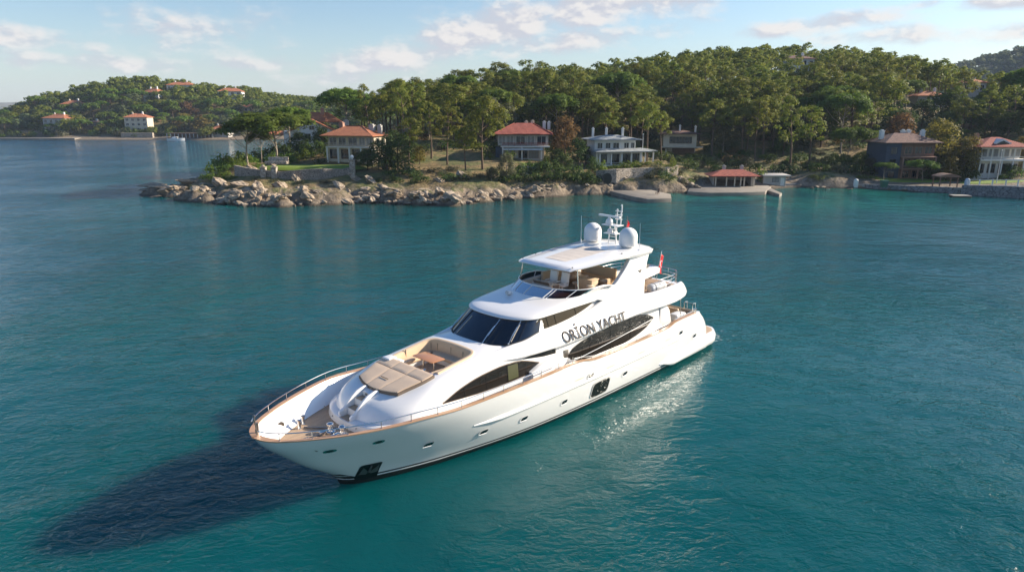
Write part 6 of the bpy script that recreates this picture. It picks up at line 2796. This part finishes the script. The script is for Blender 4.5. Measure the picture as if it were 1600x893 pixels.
# the hillside wood
fy = Curve1([(540, 212), (600, 205), (640, 196), (700, 190), (760, 190), (820, 200), (880, 196), (940, 192), (1000, 200), (1050, 222), (1100, 205), (1150, 196), (1200, 198), (1300, 200), (1350, 206), (1420, 222), (1500, 214), (1600, 205)])
cand = []
st = 7.3
for i in range(-13, 33):
    for j in range(0, 28):
        x = i * st + rng.uniform(-2.4, 2.4) + (j % 2) * st / 2
        y = 172 + j * st + rng.uniform(-2.4, 2.4)
        z = hz(x, y)
        px, py = PX(x, y, z + 8)
        if px < 540 or px > 1780 or x > 210 or z < 3 or y > 365:
            continue
        if y < fy(min(1600, max(540, px))) or not clear_of_houses(x, y):
            continue
        if px < 640 and y > 235:
            continue
        cand.append((y, x, z, px))
cand.sort(key=lambda c: (c[3] > 1635, c[0]))
print('forest candidates', len(cand))
NEAR = 232
for (y, x, z, px) in cand[:NEAR]:
    s = rng.choice((rng.uniform(.72, .95), rng.uniform(.9, 1.15), rng.uniform(1.1, 1.32))) * (1.0 if px > 680 else .9)
    q = rng.random()
    if q < .11:
        place(rng.choice(umbs), x, y, z - .2, s * 1.2, None, s * 1.15, 'umbrella pine rising among the tall pines of the hillside wood', 'umbrella pines of the hillside wood')
        continue
    if q < .22:
        place(rng.choice(broads + olives), x, y, z - .2, s * 1.3, None, s * 1.25, 'dark rounded leafy tree among the pines of the hillside wood', 'leafy trees of the hillside wood')
        continue
    place(rng.choice(pines), x, y, z - .2, s, None, s * rng.uniform(.95, 1.2), 'tall green pine with a bare trunk among many alike on the headland hill', 'pines of the hillside wood')


def mass(name, spots, variants, lm, bm_):
    """the far trees nobody could count: one object"""
    Q, Wd = [], MB()
    for (x, y, z, s, w_, k) in spots:
        q, cl, wood = variants[k % len(variants)]
        a = rng.uniform(0, 6.28)
        c_, n_ = math.cos(a), math.sin(a)
        r = q.reshape(-1, 3)
        t_ = np.stack([(r[:, 0] * c_ - r[:, 1] * n_) * w_ + x, (r[:, 0] * n_ + r[:, 1] * c_) * w_ + y, r[:, 2] * s + z], 1)
        Q.append(t_.reshape(-1, 4, 3))
        Wd.tube([(x, y, z - .5), (x, y, z + wood * s)], [.22 * s, .08 * s], 5, cap=False)
    o = bpy.data.objects.new(name, mesh_np(name, np.concatenate(Q), [lm, bm_], Wd))
    col.objects.link(o)
    o['kind'] = 'stuff'
    return o


lod = []
for k in range(5):
    cl, wd = pine_shape(600 + k, 14.0, .45, 4.5, 14)
    lod.append((leaves_np(cl, 30, .40, 600 + k), cl, 11.0))
mass('back_wood', [(x, y, z - .3, s, s * 1.08, i) for i, (y, x, z, px) in enumerate(cand[NEAR:]) for s in [rng.uniform(.85, 1.15)]], lod, pine_leaf, bark)

# far hill on the right: reads as one mass
rl = []
for k in range(4):
    cl, wd = ball_shape(640 + k, 10, 4.6, 9, .35, False)
    rl.append((leaves_np(cl, 7, .95, 640 + k), cl, 6))
sp_ = []
for i in range(1300):
    x, y = rng.uniform(330, 900), rng.uniform(640, 960)
    z = float(far_h(np.array([x]), np.array([y]))[0])
    px, py = PX(x, y, z + 10)
    if 1380 < px < 1650 and z > 8:
        sp_.append((x, y, z - 1, rng.uniform(.9, 1.5), rng.uniform(.9, 1.5), i))
mass('far_wood', sp_, rl, far_leaf, bark)

# peninsula trees: each a single mesh, too small to show more
pp_ = []
for k in range(4):
    cl, wd = ball_shape(700 + k, 10, [4.6, 5.2, 4.2, 5.6][k], [15, 18, 13, 18][k], .38)
    pp_.append(make_tree('round_pine', cl, wd, 16, .55, pine_leaf if k % 2 else far_leaf, bark, 700 + k, one=True))
for k in range(3):
    cl, wd = pine_shape(720 + k, 12.0, spread=5.2, nc=18, umbrella=True)
    pp_.append(make_tree('round_pine', cl, wd, 18, .5, umb_leaf, bark, 720 + k, one=True))
ylw = []
for k in range(2):
    cl, wd = ball_shape(740 + k, 10, 4.8, 16, .25)
    ylw.append(make_tree('autumn_tree', cl, wd, 16, .55, yellow_leaf if k else brown_leaf, bark, 740 + k, one=True))
for p in pp_:
    tag(p, 'dense rounded pine in the wood covering the peninsula across the water', 'pine tree', 'pines of the peninsula wood')
for p in ylw:
    tag(p, 'golden leaved tree behind the shore of the peninsula', 'tree', 'golden trees of the peninsula')
pc_ = []
st = 8.2
for i in range(0, 58):
    for j in range(0, 17):
        x = -480 + i * st + rng.uniform(-2.5, 2.5) + (j % 2) * st / 2
        y = 452 + j * st + rng.uniform(-2.5, 2.5)
        z = float(pen_h(x, y)[0])
        px, py = PX(x, y, z + 6)
        if px < -30 or px > 640 or z < 2.2 or not clear_of_houses(x, y, 9):
            continue
        pc_.append((y, x, z, px, py))
pc_.sort()
print('peninsula candidates', len(pc_))
NP = 230
for (y, x, z, px, py) in pc_[:NP]:
    s = rng.uniform(.62, 1.05)
    if 270 < px < 325 and 165 < py < 205 and rng.random() < .55:
        place(rng.choice(ylw), x, y, z - .3, s * 1.15, None, s * 1.15, 'golden leaved tree behind the shore of the peninsula', 'golden trees of the peninsula')
    else:
        place(rng.choice(pp_), x, y, z - .3, s, None, s * rng.uniform(.95, 1.2), 'dense rounded pine in the wood covering the peninsula across the water', 'pines of the peninsula wood')
for (hx, hy, hr) in [h for h in HOUSES if h[1] > 440]:
    for dx in (-8.5, 7.5, rng.uniform(-4, 4)):
        y = hy - rng.uniform(5, 8.5)
        x = hx * y / hy + dx
        z = float(pen_h(x, y)[0])
        if z > 1.0:
            s = rng.uniform(.36, .5) if abs(dx) < 5 else rng.uniform(.5, .75)
            place(rng.choice(pp_), x, y, z - .3, s, None, s * 1.1, 'dense rounded pine in the wood covering the peninsula across the water', 'pines of the peninsula wood')
rl2 = []
for k in range(4):
    cl, wd = ball_shape(760 + k, 10, 4.8, 10, .35, False)
    rl2.append((leaves_np(cl, 9, .75, 760 + k), cl, 6))
if pc_[NP:]:
    mass('peninsula_wood', [(x, y, z - .3, s, s * 1.1, i) for i, (y, x, z, px, py) in enumerate(pc_[NP:]) for s in [rng.uniform(.75, 1.15)]], rl2, pine_leaf, bark)

# ------------------------------------------------------------------ bushes and hedges
usedb = {}


def bush(kind, px, py, Y_, w, h, label, group, k=None):
    lst = bushes[kind]
    o = lst[rng.randrange(len(lst)) if k is None else k]
    x = AT(px, py, Y_)[0]
    z = max(.2, hz(x, Y_)) - .25
    if usedb.get(o.name):
        c_ = o.copy()
        col.objects.link(c_)
    else:
        c_ = o
        usedb[o.name] = True
    c_.location = (x, Y_, z)
    c_.rotation_euler = (0, 0, rng.uniform(0, 6.28))
    c_.scale = (w / 2.6, w / 2.6, h / 1.35)
    tag(c_, label, 'bush', group)
    return c_


L1, G1 = 'dark green bush on the cliff edge or slope above the headland shore', 'dark bushes of the headland'
L2, G2 = 'grey green rounded bush on the headland slope', 'grey green bushes of the headland'
L3, G3 = 'bright yellow green clipped bush in a garden of the headland', 'bright garden bushes of the headland'
L4, G4 = 'low green pine bush on the point round the umbrella pines', 'low bushes under the umbrella pines'
for (px, py, Y_, w, h) in [(352, 256, 158, 5, 2.6), (362, 250, 163, 5, 3), (375, 262, 158, 4, 2.4), (345, 262, 154, 4, 2), (398, 250, 170, 5, 3), (420, 248, 172, 5, 3.4), (445, 250, 170, 5, 3), (470, 250, 172, 5, 3.2), (480, 246, 176, 5, 3.5), (460, 252, 166, 4, 2.2), (405, 260, 158, 4, 1.6), (338, 268, 152, 4, 1.6), (355, 270, 150, 4, 1.4), (330, 275, 150, 3, 1.2), (350, 262, 161, 6, 4.2), (338, 266, 157, 5, 3.2), (366, 258, 165, 6, 4.4), (322, 276, 154, 4, 2.2)]:
    bush('pine', px, py, Y_, w, h, L4, G4)
for (px, py, Y_, w, h) in [(382, 250, 176, 6, 4.5), (398, 250, 178, 6, 5), (414, 250, 177, 6, 4.6), (430, 250, 178, 6, 5), (446, 250, 176, 6, 4.8), (462, 250, 178, 6, 5), (478, 250, 176, 6, 4.6), (494, 250, 176, 6, 4.4), (510, 250, 174, 5, 3.8), (500, 258, 166, 4, 1.6), (605, 262, 156, 5, 3), (630, 272, 152, 5, 3), (645, 280, 149, 5, 2.6), (610, 280, 149, 4, 2), (700, 285, 148, 5, 2), (725, 287, 148, 4, 2), (660, 290, 146, 4, 1.6), (770, 282, 151, 4, 2.4), (815, 282, 154, 5, 3), (835, 282, 155, 5, 3.4), (855, 284, 155, 6, 3.6), (875, 288, 154, 5, 3), (895, 290, 154, 5, 3.6), (915, 292, 154, 4, 3), (870, 272, 161, 5, 3), (845, 274, 159, 5, 2.6),
                           (785, 290, 149.5, 3.5, 1.8), (800, 290, 150, 4, 2), (818, 292, 150.5, 4, 2.2), (836, 292, 150.5, 4.4, 2.4), (852, 292, 151, 4.4, 2.2), (868, 294, 151.5, 4.4, 2.4), (885, 294, 152, 4.4, 2.6), (902, 294, 152.5, 4, 2.6), (920, 296, 153, 4, 2.4), (930, 296, 153.5, 3, 2), (650, 296, 145, 3, 1.4), (620, 292, 146, 3.4, 1.6), (590, 294, 145.5, 3, 1.2), (1035, 292, 156, 3.4, 2), (1048, 294, 155.5, 3, 1.6), (1080, 272, 170, 5, 2.8), (1120, 272, 172, 5, 2.6), (1105, 266, 178, 5, 3), (1150, 262, 182, 6, 3.2), (1180, 268, 177, 5, 2.8), (1215, 272, 174, 5, 3), (1240, 274, 173, 5, 3), (1275, 276, 172, 5, 2.8), (1260, 266, 182, 5, 2.8), (1090, 256, 190, 5, 3), (1125, 252, 195, 5, 3), (1160, 250, 198, 5, 3), (1200, 256, 192, 5, 3.2), (1245, 256, 192, 6, 3), (1290, 280, 170, 4, 2), (1060, 262, 176, 5, 2.6), (1043, 250, 186, 5, 3), (1030, 254, 180, 5, 3),
                           (1330, 280, 171, 5, 2.6), (1355, 278, 173, 5, 3), (1500, 282, 166, 5, 3.4), (1520, 280, 166, 4, 3), (1585, 283, 166, 5, 3), (1450, 276, 172, 6, 3.4), (1470, 284, 168, 5, 3), (1345, 268, 182, 6, 4), (750, 244, 182, 6, 3), (780, 244, 182, 6, 3.4), (865, 246, 180, 5, 3), (700, 240, 184, 6, 3), (660, 246, 178, 6, 3.2)]:
    bush('dark', px, py, Y_, w, h, L1, G1)
for (px, py, Y_, w, h) in [(580, 290, 146, 3, 1.2), (600, 288, 147, 3, 1.4), (655, 283, 149, 3, 1.3), (715, 282, 149, 3, 1.2), (745, 280, 150, 3.4, 1.4), (560, 286, 148, 3, 1.2), (430, 290, 146, 2.6, .8), (470, 292, 145, 2.6, .9), (400, 288, 147, 2.6, .8), (510, 290, 146, 3, 1), (1070, 285, 158, 3, 1.6), (1062, 276, 162, 3.4, 2), (1088, 282, 163, 3, 1.6), (680, 272, 154, 4.4, 1.6), (705, 272, 155, 4.4, 1.6), (690, 276, 152, 3.6, 1.3), (1310, 282, 169, 4, 3), (1298, 278, 172, 4, 2.4), (1170, 258, 188, 4, 2.4), (1135, 272, 173, 4, 2.2), (1025, 280, 158, 4, 3.4), (1015, 288, 156, 3, 2), (300, 292, 148, 3, 1), (1445, 262, 186, 5, 3)]:
    bush('olive', px, py, Y_, w, h, L2, G2)
for (px, py, Y_, w, h) in [(955, 263, 161, 4, 1.8), (975, 262, 161.5, 4.4, 2), (990, 262, 162, 4.4, 2), (1008, 262, 163, 4, 1.7), (1025, 261, 164, 4, 1.7), (1045, 260, 165, 4, 1.6), (1050, 280, 160, 2.6, 5), (1187, 290, 166, 3, 4), (1075, 288, 161, 3, 1.6), (795, 256, 168, 3.4, 3.4), (760, 254, 170, 3.4, 3.4), (858, 250, 172, 3, 2.6), (1345, 283, 168, 4, 1.2), (1367, 283, 168, 2.6, 1.6), (1570, 282, 166, 3.6, 2), (1275, 285, 167, 5, 1), (650, 252, 168, 4, 3), (940, 268, 158.5, 3, 4)]:
    bush('bright', px, py, Y_, w, h, L3, G3)
L5, G5 = 'bush of the undergrowth below the pines of the hillside wood', 'undergrowth bushes'
GT = 'leafy dark garden tree among the houses and gardens of the right hand shore'
for (px, py, Y_, tp) in [(1290, 275, 175, 243), (1318, 272, 178, 240), (1345, 270, 180, 236), (1358, 272, 176, 246), (1335, 276, 172, 258), (1455, 280, 170, 252), (1465, 276, 176, 236), (1490, 276, 178, 232), (1520, 276, 174, 244), (1508, 266, 190, 218), (1528, 262, 195, 220), (1590, 276, 174, 244), (1575, 280, 168, 256), (1600, 280, 170, 246), (1425, 262, 192, 226), (1445, 262, 192, 222), (1365, 262, 190, 228), (1270, 268, 180, 244), (1225, 270, 177, 250), (1095, 268, 174, 250), (1120, 266, 178, 246), (1165, 264, 182, 244), (1075, 262, 180, 240), (1048, 262, 172, 244), (915, 262, 168, 226), (870, 262, 170, 232), (590, 250, 178, 214), (645, 254, 172, 222), (770, 252, 180, 222), (745, 250, 184, 220), (470, 236, 184, 205), (505, 238, 184, 204), (520, 240, 182, 212), (560, 262, 160, 236), (575, 270, 157, 232), (605, 274, 154, 224)]:
    o = put_tree(broads if rng.random() < .7 else olives, rng.randrange(4), px, py, Y_, tp, GT if px > 1000 else 'leafy dark tree among the villas left of the white cliff house', 8.0, 1.15, 'tree', 'dark garden trees right' if px > 1000 else 'dark garden trees left')
for (px, Y_, h_) in [(1435, 226, 9), (1460, 232, 10), (1485, 228, 9), (1512, 222, 10), (1535, 230, 11), (1560, 236, 11), (1585, 224, 9), (1605, 230, 10), (1475, 214, 8), (1545, 214, 8), (1572, 208, 8), (1610, 212, 8), (1410, 218, 8), (1390, 222, 8)]:
    x = AT(px, 230, Y_)[0]
    z = hz(x, Y_) - .2
    place(rng.choice(broads), x, Y_, z, h_ / 8.0, None, h_ / 8.0 * 1.15, 'dark leafy tree of the dense grove behind the right hand houses', 'grove behind the right hand houses')
n = 0
for _ in range(2500):
    px, Y_ = rng.uniform(640, 1600), rng.uniform(178, 226)
    x = AT(px, 240, Y_)[0]
    if not clear_of_houses(x, Y_, 9) or hz(x, Y_) < 3.5:
        continue
    bush(rng.choice(('dark', 'dark', 'olive', 'brown', 'pine')), px, 240, Y_, rng.uniform(3, 6), rng.uniform(1.2, 3.2), L5, G5)
    n += 1
    if n >= 150:
        break
L6, G6 = 'bush or small tree along the low shore of the peninsula', 'shore bushes of the peninsula'
for k in range(60):
    px = rng.uniform(-10, 345)
    Y_ = rng.uniform(446, 470)
    x = AT(px, 205, Y_)[0]
    z = float(pen_h(x, Y_)[0])
    if z < .8:
        continue
    o = bushes[rng.choice(('dark', 'olive', 'pine', 'yellow'))][k % 2]
    if usedb.get(o.name):
        c_ = o.copy()
        col.objects.link(c_)
    else:
        c_ = o
        usedb[o.name] = True
    c_.location = (x, Y_, z - .4)
    s = rng.uniform(2.0, 4.0)
    c_.scale = (s, s, s * rng.uniform(.8, 1.3))
    tag(c_, L6, 'bush', G6)
for lst in bushes.values():
    for o in lst:
        if not usedb.get(o.name):
            bpy.data.objects.remove(o)
for lst in (pines, umbs, broads, olives, browns, yellows, cyps, pp_, ylw):
    for o in lst:
        if not used.get(o):
            for ch in list(o.children):
                bpy.data.objects.remove(ch)
            bpy.data.objects.remove(o)

# ------------------------------------------------------------------ rocks of the shore


def rock_mat():
    m = mat('shore_rock', (.4, .33, .25), .9)
    t, b, tc = nodes_of(m)
    geo = t.new('ShaderNodeNewGeometry')
    pos = geo.outputs['Position']
    sp = t.new('ShaderNodeSeparateXYZ')
    t.l.new(pos, sp.inputs[0])
    n = t.noise(t.vmath('MULTIPLY', pos, (1, 1, 2.2)), .8, 7, .68)
    n2 = t.noise(pos, .25, 3, .5)
    c = t.mix(t.step(n, .34, .62), (.16, .12, .085), (.43, .35, .26))
    c = t.mix(t.math('MULTIPLY', t.step(n2, .45, .65), .5), c, (.36, .25, .15))
    wet = t.step(t.math('ADD', sp.outputs[2], t.math('MULTIPLY', n, .6)), .85, .5)
    c = t.mix(t.math('MULTIPLY', wet, .8), c, (.035, .028, .02))
    t.l.new(c, b.inputs['Base Color'])
    bn = t.new('ShaderNodeBump')
    bn.inputs['Distance'].default_value = .35
    t.l.new(n, bn.inputs['Height'])
    t.l.new(bn.outputs[0], b.inputs['Normal'])
    return m


rk_m = rock_mat()
rocks = []
for k in range(7):
    bm = bmesh.new()
    bmesh.ops.create_icosphere(bm, subdivisions=4, radius=1.0)
    P = np.array([v.co[:] for v in bm.verts])
    g = np.random.default_rng(900 + k)
    # chop by planes, then roughen: angular rock
    for _ in range(13):
        nrm = g.normal(size=3)
        nrm /= np.linalg.norm(nrm)
        dlt = g.uniform(.42, .8)
        dd = P @ nrm - dlt
        P = P - np.outer(np.clip(dd, 0, None) * .99, nrm)
    lay = .10 * np.sin((P[:, 2] * 1.0 + P[:, 0] * .8) * 11 + 2 * fbm(P[:, 0] * 2 + k * 9, P[:, 1] * 2, 3, k))
    nz = fbm(P[:, 0] * 2.4 + k * 5, P[:, 1] * 2.4 + P[:, 2] * 1.7, 4, 20 + k) * .35
    P = P * (1 + nz + lay * .5)[:, None]
    for v, p in zip(bm.verts, P):
        v.co = p
    me = bpy.data.meshes.new('boulder')
    bm.to_mesh(me)
    bm.free()
    me.materials.append(rk_m)
    me.polygons.foreach_set('use_smooth', [True] * len(me.polygons))
    me.set_sharp_from_angle(angle=R(14))
    rocks.append(me)
RL1, RG1 = 'angular tan and grey boulder among many on the rocky shore of the headland', 'boulders of the headland shore'


def rock(x, y, sx, sy, sz, tilt=.0, sink=.25, label=RL1, group=RG1):
    o = bpy.data.objects.new('boulder', rocks[rng.randrange(7)])
    col.objects.link(o)
    z = max(-.2, hz(x, y))
    o.location = (x, y, z + sz * (.5 - sink))
    o.scale = (sx, sy, sz)
    o.rotation_euler = (rng.uniform(-.25, .25), tilt, rng.uniform(-.5, .5))
    tag(o, label, 'rock', group)
    return o


sh_c = [GR(a, b) for a, b in shore_px]
for k in range(250):
    px = rng.choice((rng.uniform(245, 480), rng.uniform(300, 480), rng.uniform(480, 860), rng.uniform(540, 760)))
    py = np.interp(px, [a for a, b in shore_px], [b for a, b in shore_px])
    x, y, z = GR(px, py)
    off = abs(rng.gauss(0, 1)) * (3.6 if px < 480 else 2.0)
    s = rng.choice((.35, .45, .6, .8, 1.0, 1.3))
    rock(x + rng.uniform(-1, 1), y + off - .6, s * rng.uniform(.9, 1.7), s * rng.uniform(.8, 1.2), s * rng.uniform(.5, .95), rng.uniform(-.4, .5), rng.uniform(.25, .5))
# the large slanting outcrops
for (px, py, sx, sy, sz, tl) in [(345, 308, 4.5, 2.6, 2.3, .35), (375, 312, 3.6, 2.4, 2.4, .4), (405, 314, 3.8, 2.6, 2.6, .45), (440, 312, 3.8, 2.6, 2.6, .5), (462, 308, 2.6, 2.2, 2.4, .5), (320, 306, 3.6, 2.4, 1.8, .25), (395, 300, 4.0, 2.4, 1.8, .3), (350, 296, 4.2, 2.2, 1.6, .2), (430, 298, 3.2, 2.2, 1.7, .4),
                                 (530, 312, 3.6, 2.2, 1.8, .5), (555, 308, 4.2, 2.4, 2.3, .5), (580, 310, 3.2, 2.2, 2.1, .5), (498, 318, 4, 1.6, .9, .2), (605, 300, 2.6, 2, 2.0, .2), (640, 302, 2.8, 2, 1.8, .3), (690, 308, 3.4, 2.2, 1.8, .5), (725, 306, 4.2, 2.4, 2.2, .45), (700, 316, 4.4, 1.6, .8, .2), (770, 304, 2.6, 1.8, 1.4, .3), (820, 302, 3, 1.8, 1.2, .2), (870, 300, 3, 2, 1.3, .1), (610, 315, 4, 1.4, .7, .1), (660, 314, 3.4, 1.4, .7, .1)]:
    x, y, z = GR(px, py)
    rock(x, y + 1.2, sx * .64, sy * .64, sz * .46, tl, .42, 'large slanting ridge of pale layered rock rising from the headland shore', 'slanting rock ridges of the headland')
for (px, py, sx, sz) in [(240, 303, 3.6, .5), (262, 304.5, 4.5, .55), (250, 297, 3.6, .5), (275, 297, 4, .7), (300, 300, 4.0, .9), (285, 308, 4.0, .8), (240, 307, 2.4, .4), (310, 311, 4, 1.0), (228, 304, 2.0, .35)]:
    x, y, z = GR(px, py)
    rock(x, y, sx, 1.5, sz, .05, .25, 'low dark wet rock running out from the tip of the headland', 'low rocks at the tip of the headland')
for k in range(60):
    px = rng.choice((rng.uniform(780, 945), rng.uniform(1030, 1075), rng.uniform(1045, 1110), rng.uniform(945, 985), rng.uniform(1240, 1500)))
    x, y, z = GR(px, np.interp(px, [780, 850, 945, 1000, 1075, 1110, 1240, 1500], [312, 307, 302, 298, 298, 301, 293, 301]))
    s = rng.uniform(.35, .85)
    rock(x, y + rng.uniform(-.3, 1.6), s * 1.4, s, s * .7, rng.uniform(-.3, .3), .25, 'small boulder at the foot of the cliff, quays and walls right of the headland', 'small boulders right of the headland')

# ------------------------------------------------------------------ the air: far things fade to blue
hm = bpy.data.materials.new('air')
hm.use_nodes = True
t = NT(hm.node_tree)
t.n.clear()
o_ = t.new('ShaderNodeOutputMaterial')
pv = t.new('ShaderNodeVolumePrincipled')
pv.inputs['Color'].default_value = (.62, .78, 1.0, 1)
pv.inputs['Density'].default_value = .00011
pv.inputs['Anisotropy'].default_value = .0
t.l.new(pv.outputs[0], o_.inputs['Volume'])
m = MB()
m.box((-800, 1500, 56.5), (5200, 3500, 127))
hz_o = m.build('haze', hm, smooth=0)
hz_o['kind'] = 'stuff'
